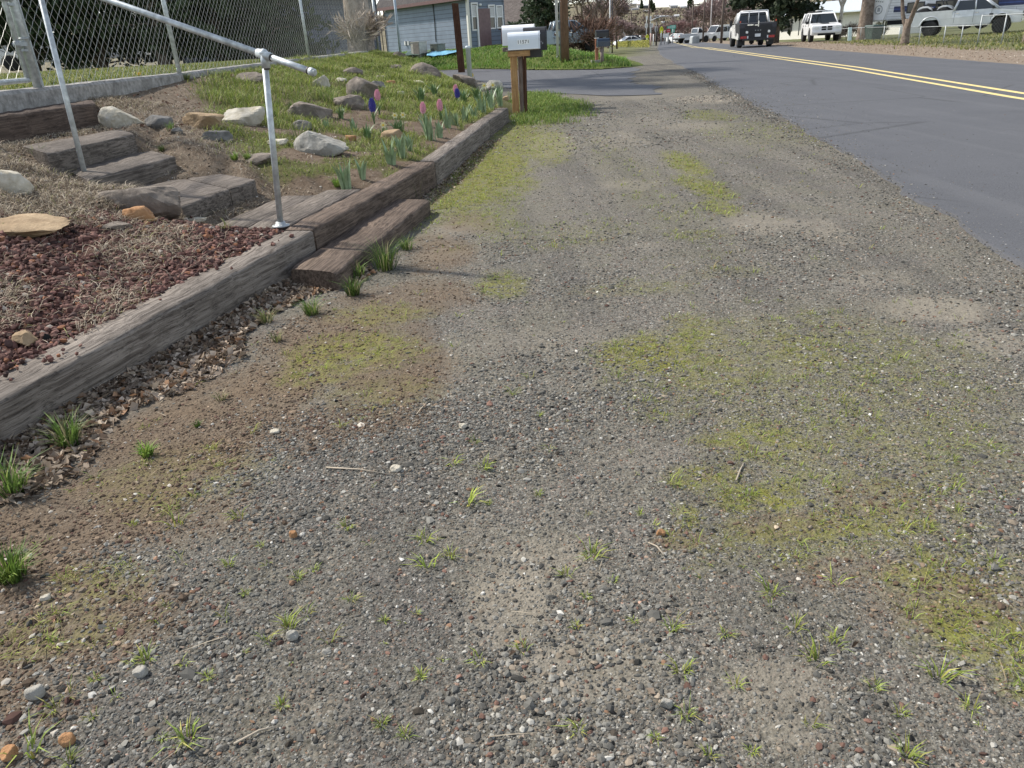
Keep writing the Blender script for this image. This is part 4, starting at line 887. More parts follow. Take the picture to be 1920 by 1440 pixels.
# ================================================================== plants one can count
def clump(name, px, py, hpx, nb, table, label, cat, group, lean=(.2, 1.), wd=.005, spread=.3, f=None, mat=None):
    p = hit(px, py, f or land_all); s = 1.2*hpx/ppv(p)
    v, ff, c = tufts(np.zeros(1), np.zeros(1), lambda a, b: 0*a, np.array([s]), nb, table, lean, wd/np.clip(s/.05, .6, 1.8), spread)
    o = np_mesh(name, v, ff, mat or GRM, c); o.location = p; return tag(o, label, cat, group)
GC = 'green grass clumps'
for px, py, h_, nb, lab in [(722, 505, 58, 210, 'tall green grass clump against the middle of the lowest step'), (672, 520, 40, 130, 'green grass clump at the front corner of the lowest step'), (662, 553, 36, 160, 'olive grass clump in front of the lowest step corner'), (762, 468, 30, 110, 'dark green clump at the far part of the lowest step'), (130, 835, 62, 120, 'grass clump against the long grey timber near the left border'), (22, 925, 80, 170, 'dark grass clump cut by the left border below the timber'), (25, 1085, 66, 210, 'bright green grass clump on the left border, low on the verge'), (585, 590, 34, 110, 'low dark green clump in the leaf litter'), (500, 605, 30, 60, 'thin grass clump among the dry leaves'), (520, 640, 22, 60, 'small grass clump right of the dry leaves'), (780, 375, 40, 16, 'few tall dry stalks behind the lowest step'), (275, 855, 28, 70, 'small bright clump on the brown soil'), (370, 800, 14, 60, 'tiny round green clump on the brown soil'), (415, 750, 20, 40, 'sparse clump in the middle of the brown soil'), (225, 288, 16, 60, 'little grass clump in front of the fourth step'), (305, 284, 14, 60, 'little grass clump behind the third step'), (75, 295, 26, 70, 'green clump at the left end of the fourth step'), (100, 300, 22, 50, 'straw green clump in front of the fourth step'), (232, 345, 26, 26, 'dry thin clump at the foot of the third step'), (425, 432, 24, 40, 'brown green clump at the landing edge'), (320, 245, 18, 50, 'small clump by the dark chip of stone'), (440, 300, 16, 130, 'bright green broad weed in front of the steps, upper'), (465, 300, 14, 110, 'bright green broad weed left of the handrail post'), (632, 350, 20, 90, 'bright green weed at the joint of landing and timber'), (550, 208, 24, 90, 'green tuft above the big grey boulder'), (620, 195, 34, 120, 'tall grass tuft right of the whitish upright stone'), (560, 262, 34, 30, 'thin leek-like leaves left of the big grey boulder'), (350, 150, 16, 90, 'grass growing against the kerb below the second fence post')]:
    tb_ = GREEN if 'dry' not in lab and 'straw' not in lab and 'brown' not in lab.split('on the')[0] else [(3, (.3, .27, .15), .2), (2, (.16, .2, .06), .2)]
    if 'bright' in lab: tb_ = [(3, (.15, .25, .045), .2), (2, (.22, .3, .06), .2)]
    clump('grass_clump', px, py, h_, nb, tb_, lab, 'grass clump', GC, (.15, 1.1), .0042, .30)
IRIS = flat('iris_leaf', (.23, .31, .17), .5, var=.2, scale=30)
IRIS2 = flat('daffodil_leaf', (.13, .21, .085), .5, var=.25, scale=30)
def leafblade(mb, base, h, az, lean, wd, n=5, fold=.25):
    d = np.array([math.cos(az), math.sin(az), 0]); s = np.array([-math.sin(az), math.cos(az), 0]); vs = []
    for i in range(n+1):
        t = i/n; c = np.array(base)+np.array([0, 0, h*t*(1-.18*lean*t*t)])+d*h*lean*t*t; w_ = wd*.5*(1-t**2.2)*(.75+.5*min(t*3, 1)) if t < 1 else .0004
        vs += [c-s*w_, c+d*w_*fold, c+s*w_]
    mb.add(vs, [(i*3+k, i*3+k+1, i*3+k+4, i*3+k+3) for i in range(n) for k in range(2)], True)
def leafy(name, px, py, hpx, n, mat, label, cat, group, wd=.028, lean=(.05, .35), seed=0):
    p = hit(px, py, land_all); h = hpx/ppv(p); r = random.Random(seed+int(px)); mb = MB()
    for i in range(n):
        a = r.random()*2*PI; rr_ = h*.18*r.random()
        leafblade(mb, (rr_*math.cos(a), rr_*math.sin(a), -.01), h*(.55+.5*r.random()), a+r.gauss(0, .5), r.uniform(*lean), wd*(.7+.5*r.random()))
    o = mb.build(name, mat, smooth=True); o.location = p; return tag(o, label, cat, group)
IG = 'iris fans along the timber'
for i, (px, py, h_, n, lab) in enumerate([(648, 356, 62, 9, 'iris fan of blue green leaves nearest the steps'), (680, 336, 44, 4, 'narrow iris fan behind the nearest one'), (735, 308, 52, 9, 'iris fan in the middle of the far timber'), (755, 296, 50, 10, 'dense pale iris fan right of the tan cobbles'), (770, 283, 36, 6, 'iris fan against the grey split timber'), (808, 262, 58, 9, 'iris fan below the pink hyacinth pair'), (825, 258, 34, 7, 'iris fan beside the white petals'), (840, 240, 46, 5, 'single tall iris fan behind the timber'), (855, 235, 34, 6, 'iris fan at the timber joint'), (872, 228, 36, 7, 'pale iris fan beyond the timber joint'), (890, 220, 34, 8, 'iris fan before the last timber'), (905, 212, 40, 9, 'iris fan in front of the cream boulder'), (921, 205, 40, 9, 'iris fan left of the mailbox post'), (938, 198, 36, 8, 'iris fan closest to the mailbox post'), (612, 240, 20, 5, 'small iris fan left of the blue hyacinth'), (665, 246, 30, 5, 'thin iris fan above the grey boulder')]):
    leafy('iris_plant', px, py, h_*1.08, int(n*1.9), IRIS, lab, 'iris', IG, .034, (.04, .5), i)
DG = 'daffodil and hyacinth plants on the bank'
def flower_ball(mb, c, r, h, n, rnd, pr=.35):
    for i in range(n):
        t = (i+.5)/n; z = -h/2+h*t; rad = r*max(.18, (1-abs(2*t-.92)**2.3))**.6; a = i*2.4
        p = (c[0]+rad*math.cos(a), c[1]+rad*math.sin(a), c[2]+z); k = r*pr
        for j in range(5):
            b = j*2*PI/5+a; u = np.array([math.cos(a), math.sin(a), .15]); t1 = np.array([-math.sin(a), math.cos(a), 0]); t2 = np.array([0, 0, 1.])
            q = np.array(p); dv = (t1*math.cos(b)+t2*math.sin(b)); dw = (t1*math.cos(b+.5)+t2*math.sin(b+.5)); dx = (t1*math.cos(b-.5)+t2*math.sin(b-.5))
            mb.add([q, q+dx*k*.6+u*k*.35, q+dv*k*1.15+u*k*.15, q+dw*k*.6+u*k*.35], [(0, 1, 2, 3)])
PINK = flat('pink_petal', (.74, .38, .46), .6, var=.4, scale=170); BLUE = flat('violet_blue_petal', (.07, .065, .32), .6, var=.6, scale=170); CREAM = flat('cream_petal', (.72, .68, .42), .6, var=.12, scale=60); YEL = flat('yellow_petal', (.72, .52, .06), .6, var=.1)
STEM = flat('flower_stem', (.14, .2, .07), .6)
def hyacinth(px, py, hpx, fh, fw_, mat, label):
    """px,py flower centre; hpx from the flower centre down to the soil"""
    p = hit(px, py+hpx, land_all); s = ppm(p); h = hpx/ppv(p); root = empty('hyacinth', tuple(p), 0, label, 'hyacinth', DG)
    MB().tube([(0, 0, 0), (.004, 0, h*.5), (0, 0, h)], .006, 8).build('stem', STEM, root)
    fb = MB(); flower_ball(fb, (0, 0, h), fw_/s*.42, fh/s*.9, 64, random, .55); fb.tube([(0, 0, h-fh/s*.45), (0, 0, h), (0, 0, h+fh/s*.5)], [fw_/s*.16, fw_/s*.22, fw_/s*.06], 8); fb.build('flower_head', mat, root)
    lf = MB(); r = random.Random(int(px*3))
    for i in range(6): leafblade(lf, (0, 0, 0), h*(.6+.35*r.random()), r.random()*6.28, .5, .022)
    lf.build('leaves', IRIS2, root)
hyacinth(712, 177, 38, 18, 11, PINK, 'pink hyacinth rising behind the blue one, left')
hyacinth(702, 196, 36, 24, 13, BLUE, 'violet blue hyacinth in front of a pink one, left')
hyacinth(796, 201, 34, 20, 11, PINK, 'single pink hyacinth, lower one near the iris leaves')
hyacinth(827, 196, 30, 20, 11, PINK, 'single pink hyacinth closest to the far timber')
hyacinth(856, 166, 22, 14, 9, PINK, 'pink hyacinth half behind a blue one, far end')
hyacinth(859, 174, 24, 16, 10, BLUE, 'violet blue hyacinth at the far end of the bank')
def daffodil(px, py, hpx, n, mat, label, fw_=10, nl=14, sp=14):
    p = hit(px, py+hpx, land_all); s = ppm(p); h = hpx/ppv(p); root = empty('daffodil', tuple(p), 0, label, 'daffodil', DG); r = random.Random(int(px))
    lf = MB()
    for i in range(nl): a = r.random()*6.28; q = r.random()*sp/s*.6; leafblade(lf, (q*math.cos(a), q*math.sin(a)*.7, 0), h*(.6+.5*r.random()), a, r.uniform(.05, .35), .014)
    lf.build('leaves', IRIS2, root)
    for i in range(n):
        x = (i-(n-1)/2)*sp/s; z = h*(1-.06*abs(i-.5)); y = -.02
        MB().tube([(x*.4, 0, 0), (x, 0, z*.7), (x, y, z)], .004, 6).build('stem', STEM, root)
        k = fw_/s*.5; fb = MB()
        for j in range(6):
            a = j*PI/3; d = np.array([math.cos(a), -.25, math.sin(a)]); e = np.array([-math.sin(a), 0, math.cos(a)]); c = np.array([x, y-.006, z])
            fb.add([c, c+d*k*.5-e*k*.3, c+d*k, c+d*k*.5+e*k*.3], [(0, 1, 2, 3)])
        fb.build('flower', mat, root)
        MB().lathe([(k*.16, 0), (k*.22, -k*.25), (k*.3, -k*.42), (k*.22, -k*.4), (.0005, -k*.1)], (x, y-.008, z), 10, 'Y').build('flower_cup', YEL if fw_ > 8 else CREAM, root)
daffodil(752, 213, 34, 2, CREAM, 'pair of cream daffodils in mid bank', 13, 16, 15)
daffodil(722, 232, 24, 1, CREAM, 'drooping white daffodil low beside the tan cobbles', 14, 14)
daffodil(918, 158, 34, 2, CREAM, 'cream daffodils against the cream boulder', 12, 26, 16)
daffodil(886, 140, 14, 1, YEL, 'yellow daffodil at the foot of the pale pipe', 8, 6)
for i, (px, py, lab) in enumerate([(183, 132, 'yellow dandelion in the lawn right of the gate'), (262, 143, 'yellow dandelion on the kerb edge')]):
    p = hit(px, py+3, land_all); root = empty('dandelion', tuple(p), 0, lab, 'dandelion', 'dandelions by the kerb')
    MB().tube([(0, 0, 0), (0, 0, .05)], .003, 6).build('stem', STEM, root); fb = MB(); flower_ball(fb, (0, 0, .05), .018, .012, 24, random, .8); fb.lathe([(.016, 0), (.018, .006), (.004, .012)], (0, 0, .046), 12); fb.build('flower', YEL, root)
for i, (px, py, h_, n, lab) in enumerate([(690, 262, 34, 22, 'mound of daffodil leaves under the blue hyacinth'), (790, 190, 30, 40, 'dark green leaf mound above the lone pink hyacinths'), (815, 180, 26, 36, 'dark green leaf mound below the crest slab'), (870, 195, 30, 34, 'leaf mound right of the blue far hyacinth'), (895, 190, 32, 40, 'leaf mound at the side road corner'), (935, 180, 24, 26, 'leaf mound behind the mailbox post'), (640, 222, 26, 26, 'leaf tuft before the dark rounded rock'), (745, 248, 26, 18, 'leaf tuft under the pair of cream daffodils'), (600, 285, 34, 7, 'few thin leaves in front of the big grey boulder'), (582, 280, 40, 8, 'thin leaves at the left end of the big grey boulder')]):
    leafy('daffodil_leaves', px, py, h_*1.1, int(n*1.8), IRIS2, lab, 'daffodil leaves', DG, .016, (.05, .8), i+40)
# ================================================================== posts and mailboxes by the side road
W_OR = wood('orange_cedar', (.34, .185, .075), (.55, .33, .15), 'Z', 1.2, chk=.45); W_ORX = wood('orange_cedar_arm', (.36, .2, .085), (.58, .35, .17), 'X', 1.2, chk=.35)
W_GZ = wood('grey_split_post', (.16, .12, .10), (.36, .30, .27), 'Z', 1.2, chk=.8); W_DZ = wood('dark_brown_post', (.055, .026, .016), (.15, .075, .045), 'Z', 1.2, chk=.6)
MB_W = flat('white_mailbox_paint', (.66, .70, .74), .45, var=.05, scale=5); MB_W2 = flat('bright_white_mailbox_paint', (.80, .80, .80), .5, var=.03); BLK = flat('black_paint', (.012, .012, .013), .4, var=.2); BLK2 = flat('black_plastic', (.02, .02, .021), .5)
WHT = flat('white_paint', (.78, .78, .76), .5, var=.05); STK = flat('white_sticker', (.85, .85, .83), .5, var=.02)
def mailbox(name, label, at, L, Wd, Hh, mat, rz=0., door=None, group='mailboxes', text=None):
    """post-top mailbox: long axis X, door at +X end, arched lid"""
    root = empty(name, at, rz, label, 'mailbox', group); mb = MB(); n = 12
    prof = [(-Wd/2, 0), (-Wd/2, Hh*.55)] + [(Wd/2*-math.cos(PI*i/n), Hh*.55+Hh*.45*math.sin(PI*i/n)) for i in range(1, n)] + [(Wd/2, Hh*.55), (Wd/2, 0)]
    k = len(prof)
    for x0, x1 in ((-L/2, L/2),):
        vs = [(x0, y, z) for y, z in prof]+[(x1, y, z) for y, z in prof]
        mb.add(vs, [tuple(range(k)), tuple(range(2*k-1, k-1, -1))]+[(i, i+k, (i+1) % k+k, (i+1) % k) for i in range(k)])
    mb.build('box', mat, root, .004)
    d = MB(); vs = [(L/2+.004, y*1.03, z*1.02-.003) for y, z in prof]+[(L/2+.022, y*1.03, z*1.02-.003) for y, z in prof]
    d.add(vs, [tuple(range(k)), tuple(range(2*k-1, k-1, -1))]+[(i, i+k, (i+1) % k+k, (i+1) % k) for i in range(k)]); dr = d.build('door', door or mat, root, .003)
    MB().box((L/2+.03, 0, Hh*.86), (.016, .05, .022)).build('latch', GALVD, dr)
    return root
# front white box with its number, on an orange cedar post
mp_ = P(968, 214); zc_ = float((mp_-_C) @ _fw); s_ = ppm(mp_)
post = empty('mailbox_post', tuple(mp_), 0, 'orange cedar mailbox post with a cross arm and a grey split post behind it', 'post')
MB().box((0, 0, .53), (.125, .115, 1.08)).build('post', W_OR, post, .006)
MB().box((.10, -.066, 1.035), (.40, .036, .095)).build('arm', W_ORX, post, .004); MB().box((.10, .066, 1.035), (.40, .036, .095)).build('arm', W_ORX, post, .004)
MB().hexa([(.08, .08, -.1), (.15, .06, -.1), (.15, .15, -.1), (.08, .16, -.1)], [(.075, .07, .98), (.16, .06, .98), (.15, .16, .98), (.075, .17, .98)]).build('split_post', W_GZ, post, .008)
MB().hexa([(.165, .05, -.1), (.215, .06, -.1), (.205, .15, -.1), (.165, .15, -.1)], [(.19, .05, .99), (.235, .06, .99), (.225, .16, .99), (.18, .16, .99)]).build('split_post', W_DZ, post, .008)
base_z = 1.10
MB().box((.17, .0, 1.093), (.60, .20, .02)).build('bottom_board', W_GZ, post, .002)
mbx = mailbox('mailbox', 'pale grey white mailbox with black house number, in front', (mp_[0]+.19, mp_[1]-.02, base_z), .555, .24, .29, MB_W, math.radians(-3))
def text_part(txt, size, at, rot, mat, parent, name='number', ext=.0006, scale=(1, 1, 1), align='CENTER'):
    cu = bpy.data.curves.new(name, 'FONT'); cu.body = txt; cu.size = size; cu.extrude = ext; cu.align_x = align; cu.align_y = 'CENTER'; cu.space_character = 1.15; cu.offset = size*.018
    o = bpy.data.objects.new(name, cu); COL.objects.link(o); dg = bpy.context.evaluated_depsgraph_get(); dg.update()
    me = bpy.data.meshes.new_from_object(o.evaluated_get(dg)); bpy.data.objects.remove(o)
    o = link_mesh(name, me, mat, parent); o.location = at; o.rotation_euler = rot; o.scale = scale; return o
stk = MB()
MB().box((.0, -.1225, .125), (.215, .003, .078)).build('number_plate', STK, mbx)
text_part('11571', .082, (.0, -.1245, .123), (PI/2, 0, 0), BLK, mbx, 'house_number', .0005, (.95, .95, 1))
stud = MB()
MB().box((0, -.1215, .008), (.555, .006, .016)).build('rim', WHT, mbx, .001)
# the bright white box behind it and the black ones to the right
q = at_depth(955, 88, zc_*1.06); mailbox('mailbox', 'bright white large mailbox standing behind the numbered one', (q[0]+.18, q[1], 1.165), .62, .26, .36, MB_W2, math.radians(-3))
rb = empty('mailbox_stand', (mp_[0]+.2, mp_[1]+1.0, 0), 0, 'dark wooden stand hidden behind the cedar post under the rear mailboxes', 'post')
MB().box((0, .0, .53), (.10, .10, 1.06)).build('post', W_DZ, rb, .005); MB().box((-.02, 0, 1.10), (.72, .22, .07)).build('shelf', W_GZ, rb, .004)
mailbox('mailbox', 'black mailbox lowest of the group, tucked behind the numbered one', (mp_[0]+.28, mp_[1]+.34, .95), .50, .22, .27, BLK, math.radians(-3), BLK2)
mailbox('mailbox', 'tall black parcel mailbox at the right end of the group', (mp_[0]+.43, mp_[1]+.68, 1.06), .42, .25, .40, BLK2, math.radians(-3), BLK)
# brown post and pale pipe
q = hit(866, 136, land_all); s_ = ppv(q)
bp = MB(); hh_ = 128/s_; bp.hexa([(-.15, -.11, -.5), (.16, -.11, -.5), (.16, .11, -.5), (-.15, .11, -.5)], [(-.15-.06, -.11, hh_), (.13-.06, -.11, hh_-.01), (.13-.06, .11, hh_), (-.15-.06, .11, hh_+.01)])
o = bp.build('brown_post', W_DZ, bevel=.012); o.location = q; tag(o, 'dark reddish brown square timber post leaning by the side road', 'post')
q = at_depth(881, 141, 17.4); s_ = ppv(q); o = MB().lathe([(.055, -.5), (.055, 50/s_), (.062, 50/s_+.002), (.062, 50/s_+.05), (.04, 50/s_+.062)], n=18).build('pipe_bollard', flat('pale_grey_pipe', (.50, .56, .58), .5, var=.06)); o.location = q; tag(o, 'pale grey capped pipe standing against the brown post', 'pipe')

# ================================================================== poles and the second mailbox across the side road
WPOLE = wood('utility_pole_wood', (.17, .10, .06), (.31, .20, .13), 'Z', 1., chk=.6)
q = hit(1060, 114, land_all); s_ = ppm(q)
up = empty('utility_pole', tuple(q), 0, 'thick brown wooden utility pole on the grass mound', 'pole'); MB().tube([(0, 0, -.3), (0, 0, 4), (0, 0, 9)], [.17, .155, .13], 16).build('pole', WPOLE, up)
for zz in (1.6, 2.1): MB().box((.15, -.05, zz), (.03, .05, .06)).build('step_bolt', GALVD, up)
MB().tube([(-.19, .02, 0), (-.18, .02, 8)], .022, 8).build('conduit', GALVD, up)
q = hit(1046, 108, land_all)
wp = empty('guy_guard', tuple(q), 0, 'white plastic covered pole with a black foot next to the utility pole', 'pole'); MB().tube([(0, 0, .06), (-.03, .0, 8)], .058, 14).build('sleeve', WHT, wp); MB().tube([(0, 0, -.2), (0, 0, .062)], .06, 14).build('foot', BLK, wp)
q = hit(1129, 119, land_all); s_ = ppv(q)
pm = empty('mailbox_post', tuple(q), 0, 'weathered round post under the dark mailbox', 'post'); MB().tube([(0, 0, -.1), (-.01, 0, 30/s_)], .07, 12).build('post', W_GZ, pm); MB().box((0, 0, 30/s_+.02), (.42, .2, .04)).build('shelf', W_GZ, pm)
DKB = flat('navy_gloss_paint', (.02, .035, .06), .25, var=.2)
m2 = mailbox('mailbox', 'dark navy mailbox on a post across the side road', (q[0]+.04, q[1], 30/s_+q[2]+.04), .48, .24, .30, DKB, math.radians(8), BLK)
m3 = mailbox('mailbox', 'black box on top behind the navy mailbox', (q[0]+.05, q[1]+.5, 30/s_+q[2]+.38), .50, .24, .26, BLK, math.radians(8)); 
pm2 = empty('mailbox_post', (q[0]+.05, q[1]+.5, q[2]-.05), 0, 'hidden dark post carrying the rear black box', 'post'); MB().box((0, 0, 15/s_+.3), (.09, .09, 30/s_+.72)).build('post', W_DZ, pm2)
q = hit(1119, 116, land_all); s_ = ppv(q); sp = empty('short_post', tuple(q), 0, 'reddish sawn post on a concrete pad left of the navy mailbox', 'post'); MB().box((0, 0, 22/s_), (.12, .12, 44/s_)).build('post', wood('red_cedar', (.33, .14, .08), (.5, .24, .15), 'Z'), sp, .006); MB().box((.02, 0, .02), (.5, .35, .1)).build('pad', CONC, sp, .01); MB().box((0, 0, 44/s_+.012), (.15, .15, .024)).build('cap', WHT, sp, .004)

# ================================================================== buildings
def siding(name, c, board=.19):
    t = NT(name); v = t.obj(); sx = t.n('ShaderNodeSeparateXYZ'); t.set(sx.inputs[0], v)
    fr = t.math('FRACT', t.math('DIVIDE', sx.outputs[2], board))
    col = t.mix(t.map(t.noise(v, 1.2, 5), .3, .7), tuple(.86*a for a in c), tuple(1.12*a for a in c))
    col = t.mix(t.map(fr, 0., .2, .9, 0), col, tuple(.22*a for a in c))
    jt = t.math('LESS_THAN', t.math('FRACT', t.math('ADD', t.math('MULTIPLY', sx.outputs[0], .27), t.math('MULTIPLY', t.math('FLOOR', t.math('DIVIDE', sx.outputs[2], board)), .37))), .006)
    col = t.mix(t.math('MULTIPLY', jt, .6), col, tuple(.3*a for a in c))
    return t.fin(col, .65, .3, 0, t.bump(fr, .6, .03))
def roofing(name, c1, c2, sc_=1.):
    t = NT(name); v = t.obj(); br = t.n('ShaderNodeTexBrick', Scale=3.2*sc_); t.set(br.inputs['Vector'], v); br.inputs['Color1'].default_value = (*c1, 1); br.inputs['Color2'].default_value = (*c2, 1); br.inputs['Mortar'].default_value = (*[.4*a for a in c1], 1); br.inputs['Mortar Size'].default_value = .012
    col = t.mix(t.map(t.noise(v, 2, 5), .35, .7, 0, .4), br.outputs[0], tuple(.6*a for a in c1)); return t.fin(col, .9, .2)
def metalroof(name, c):
    t = NT(name); v = t.obj(); wv = t.n('ShaderNodeTexWave', wave_type='BANDS', Scale=2.6); t.set(wv.inputs['Vector'], v)
    col = t.mix(t.map(wv.outputs['Fac'], .0, .15, .5, 0), c, tuple(.45*a for a in c)); return t.fin(col, .45, .5, .3, t.bump(wv.outputs['Fac'], .4, .03))
GLS = NT('window_glass'); GLS = GLS.fin((.03, .035, .04), .08, .6); CURT = flat('net_curtain', (.55, .55, .54), .9, var=.25, scale=30)
class Wall:
    """a wall seen from outside: a = start, b = end (left to right), local frame helper"""
    def __init__(s, a, b): s.a = np.array(a[:2], float); s.d = np.array(b[:2], float)-s.a; s.L = np.hypot(*s.d); s.d /= s.L; s.n = np.array([s.d[1], -s.d[0]]); s.ang = math.atan2(s.d[1], s.d[0])
    def p(s, u, out, z): q = s.a+s.d*u+s.n*out; return (q[0], q[1], z)
def window(parent, wall, u, z, w_, h_, o0, name='window', sash=True, curtain=False, frame=WHT):
    f = MB(); c = lambda uu, zz, dw, dh, t: f.box(np.array(wall.p(uu, .02, zz))-o0, (dw, .07, dh), wall.ang)
    b = .07; c(u, z+h_/2, w_, b, 0); c(u, z-h_/2, w_, b, 0); c(u-w_/2+b/2, z, b, h_-b, 0); c(u+w_/2-b/2, z, b, h_-b, 0)
    if sash: c(u, z, w_-2*b, b*.8, 0)
    fo = f.build(name, frame, parent); MB().box(np.array(wall.p(u, .006, z))-o0, (w_-b, .02, h_-b), wall.ang).build('pane', GLS, fo)
    if curtain: MB().box(np.array(wall.p(u, .021, z+h_*.23))-o0, (w_-2*b, .012, h_*.42), wall.ang).build('curtain', CURT, fo)
    return fo
BLUE_S = siding('blue_grey_siding', (.19, .23, .285), .24)
K = at_depth(882, 91, 46.); kz = .72
dl = np.array([-.56, .83]); dr_ = np.array([.83, .56])
_d = ray(947, 50); _L = float(np.linalg.solve(np.array([[_d[0], -dr_[0]], [_d[1], -dr_[1]]]), K[:2])[1])
A0 = K[:2]+dl*11.2; B0 = K[:2]+dr_*_L
WL = Wall(A0, K[:2]); WR = Wall(K[:2], B0); D0 = A0+dr_*_L
bh = empty('blue_house', (K[0], K[1], kz), 0, 'blue grey sided house with white trimmed windows beyond the side road', 'house'); o0 = np.array([K[0], K[1], kz])
HW = 3.3
hm = MB(); foot = [A0, K[:2], B0, D0]
hm.hexa([(*(p-K[:2]), -.4) for p in foot], [(*(p-K[:2]), HW) for p in foot])
wl_ = MB(); 
def wallbox(wall, h, th=.16, z0=-.4, o=None):
    m_ = MB(); a, b = np.array([0, 0]), np.array([wall.L, 0])
    m_.box((wall.L/2, .0, (h+z0)/2), (wall.L, th, h-z0)); return m_
for wl__ in (WL, WR, Wall(B0, D0), Wall(D0, A0)):
    o = wallbox(wl__, HW).build('wall', BLUE_S, bh); o.location = np.array(wl__.p(0, -.08, kz))-o0; o.rotation_euler = (0, 0, wl__.ang)
ROOF_D = roofing('dark_shingle_roof', (.05, .045, .045), (.085, .075, .07))
def gable_roof(parent, base, rise, over, z, mat, fasc, th=.14):
    """base: four corners (local), ridge runs along the first side; real thickness"""
    p = [np.array(q[:2], float) for q in base]; c = sum(p)/4; u = (p[1]-p[0]); Lu = np.hypot(*u); u = u/Lu; v = np.array([-u[1], u[0]]); hv = abs((p[2]-p[1]) @ v)/2
    hu = Lu/2+over
    def W(a, b, zz): q = c+u*a+v*b; return (q[0], q[1], zz)
    sl = rise/hv; e = hv+over; ze = z-over*sl; r = MB()
    for s in (-1, 1):
        r.hexa([W(-hu, s*e, ze), W(hu, s*e, ze), W(hu, 0, z+rise), W(-hu, 0, z+rise)], [W(-hu, s*e, ze+th), W(hu, s*e, ze+th), W(hu, 0, z+rise+th), W(-hu, 0, z+rise+th)])
    ro = r.build('roof', mat, parent)
    f = MB()
    for s in (-1, 1): f.box(((c+v*s*(e+.012))[0], (c+v*s*(e+.012))[1], ze+.04), (2*hu, .03, .2), math.atan2(u[1], u[0]))
    f.build('fascia', fasc, ro); return c, u, v, hu, hv
FASC = flat('dark_red_fascia', (.10, .045, .04), .6)
gable_roof(bh, [p-K[:2] for p in foot], 1.7, .45, HW+.12, ROOF_D, FASC)
ge = MB(); cfoot = sum(foot)/4-K[:2]
for (pa, pb) in ((K[:2], B0), (D0, A0)):
    a, b = pa-K[:2], pb-K[:2]; m_ = (a+b)/2; inn = (cfoot-m_); inn = inn/np.hypot(*inn)*.12
    ge.add([(*a, HW-.01), (*b, HW-.01), (*m_, HW+1.75), (*(a+inn), HW-.01), (*(b+inn), HW-.01), (*(m_+inn), HW+1.75)], [(0, 1, 2), (5, 4, 3), (0, 3, 4, 1), (1, 4, 5, 2), (2, 5, 3, 0)])
ge.build('gable', BLUE_S, bh)
def uz(px, py, wall):
    """u along the wall and height for a photo point on it"""
    d = ray(px, py); M2 = np.array([[d[0], -wall.d[0]], [d[1], -wall.d[1]]]); t, u = np.linalg.solve(M2, wall.a-_C[:2]); return u, (_C+d*t)[2]
for (x0, x1, y0, y1) in ((884, 896, 6, 56), (917, 927, 10, 53), (932, 941, 11, 52)):
    u0, z1 = uz(x0, y0, WR); u1, z0 = uz(x1, y1, WR); window(bh, WR, (u0+u1)/2, (z0+z1)/2-0, max(.5, u1-u0), z1-z0, o0, curtain=True)
# trims, pipes, service boxes
tr = MB(); tr.box((0, 0, HW/2-.1), (.16, .16, HW+.2), WL.ang); tr.build('corner_trim', flat('cream_trim', (.68, .66, .58), .6, var=.05), bh)
for px in (717, 724): u, z = uz(px, 60, WL); o = MB().tube([np.array(WL.p(u, .06, kz-.1))-o0, np.array(WL.p(u, .06, kz+HW-.3))-o0], .03, 8).build('drain_pipe', BLK2, bh)
u, z = uz(815, 40, WL); MB().tube([np.array(WL.p(u, .04, kz+.6))-o0, np.array(WL.p(u+.05, .04, kz+2))-o0, np.array(WL.p(u, .04, kz+HW-.1))-o0], .025, 8).build('cable', BLK2, bh)
for px in (762, 768): u, z = uz(px, 81, WL); MB().box(np.array(WL.p(u, .07, z))-o0, (.17, .12, .26), WL.ang).build('meter_box', flat('grey_meter_box', (.5, .5, .48), .5), bh, .01)
u, z = uz(908, 50, WR); MB().box(np.array(WR.p(u, .03, kz+1.15))-o0, (.9, .06, 2.3), WR.ang).build('door', flat('mauve_brown_door', (.16, .10, .10), .5), bh); MB().box(np.array(WR.p(u-.5, .05, kz+1.2))-o0, (.1, .1, 2.5), WR.ang).build('door_frame', WHT, bh); MB().lathe([(0, -.08), (.09, -.03), (.09, .04), (0, .08)], np.array(WR.p(u-.3, .16, uz(901, 9, WR)[1]))-o0, 10).build('porch_light', WHT, bh)
q = at_depth(751, 101, 44.); ph = MB().tube([(0, 0, -.4), (-.02, 0, 4.2)], .075, 12).build('lamp_pole', flat('blue_grey_pole', (.36, .42, .47), .5)); ph.location = (q[0], q[1], zhouse(q[0], q[1])); tag(ph, 'slim pale blue grey pole in front of the long house wall', 'pole')
# porch rail with red boards
pr = empty('porch', (0, 0, 0), 0, 'small porch with dark red boards at the end of the blue house', 'porch'); W2 = WR
u0, _ = uz(920, 70, WR); u1, _ = uz(940, 70, WR); m_ = MB(); m_.box(WR.p((u0+u1)/2, .7, kz+.1), (u1-u0+1, 1.3, .3), WR.ang); m_.build('deck', W_DZ, pr)
REDB = flat('dull_red_boards', (.13, .055, .05), .7, var=.3)
for i in range(7): MB().box(WR.p(u0+(u1-u0)*i/6, 1.25, kz+.65), (.11, .05, .85), WR.ang).build('baluster', REDB, pr)
MB().box(WR.p((u0+u1)/2, 1.25, kz+1.1), (u1-u0+.4, .09, .08), WR.ang).build('hand_rail', W_DZ, pr)
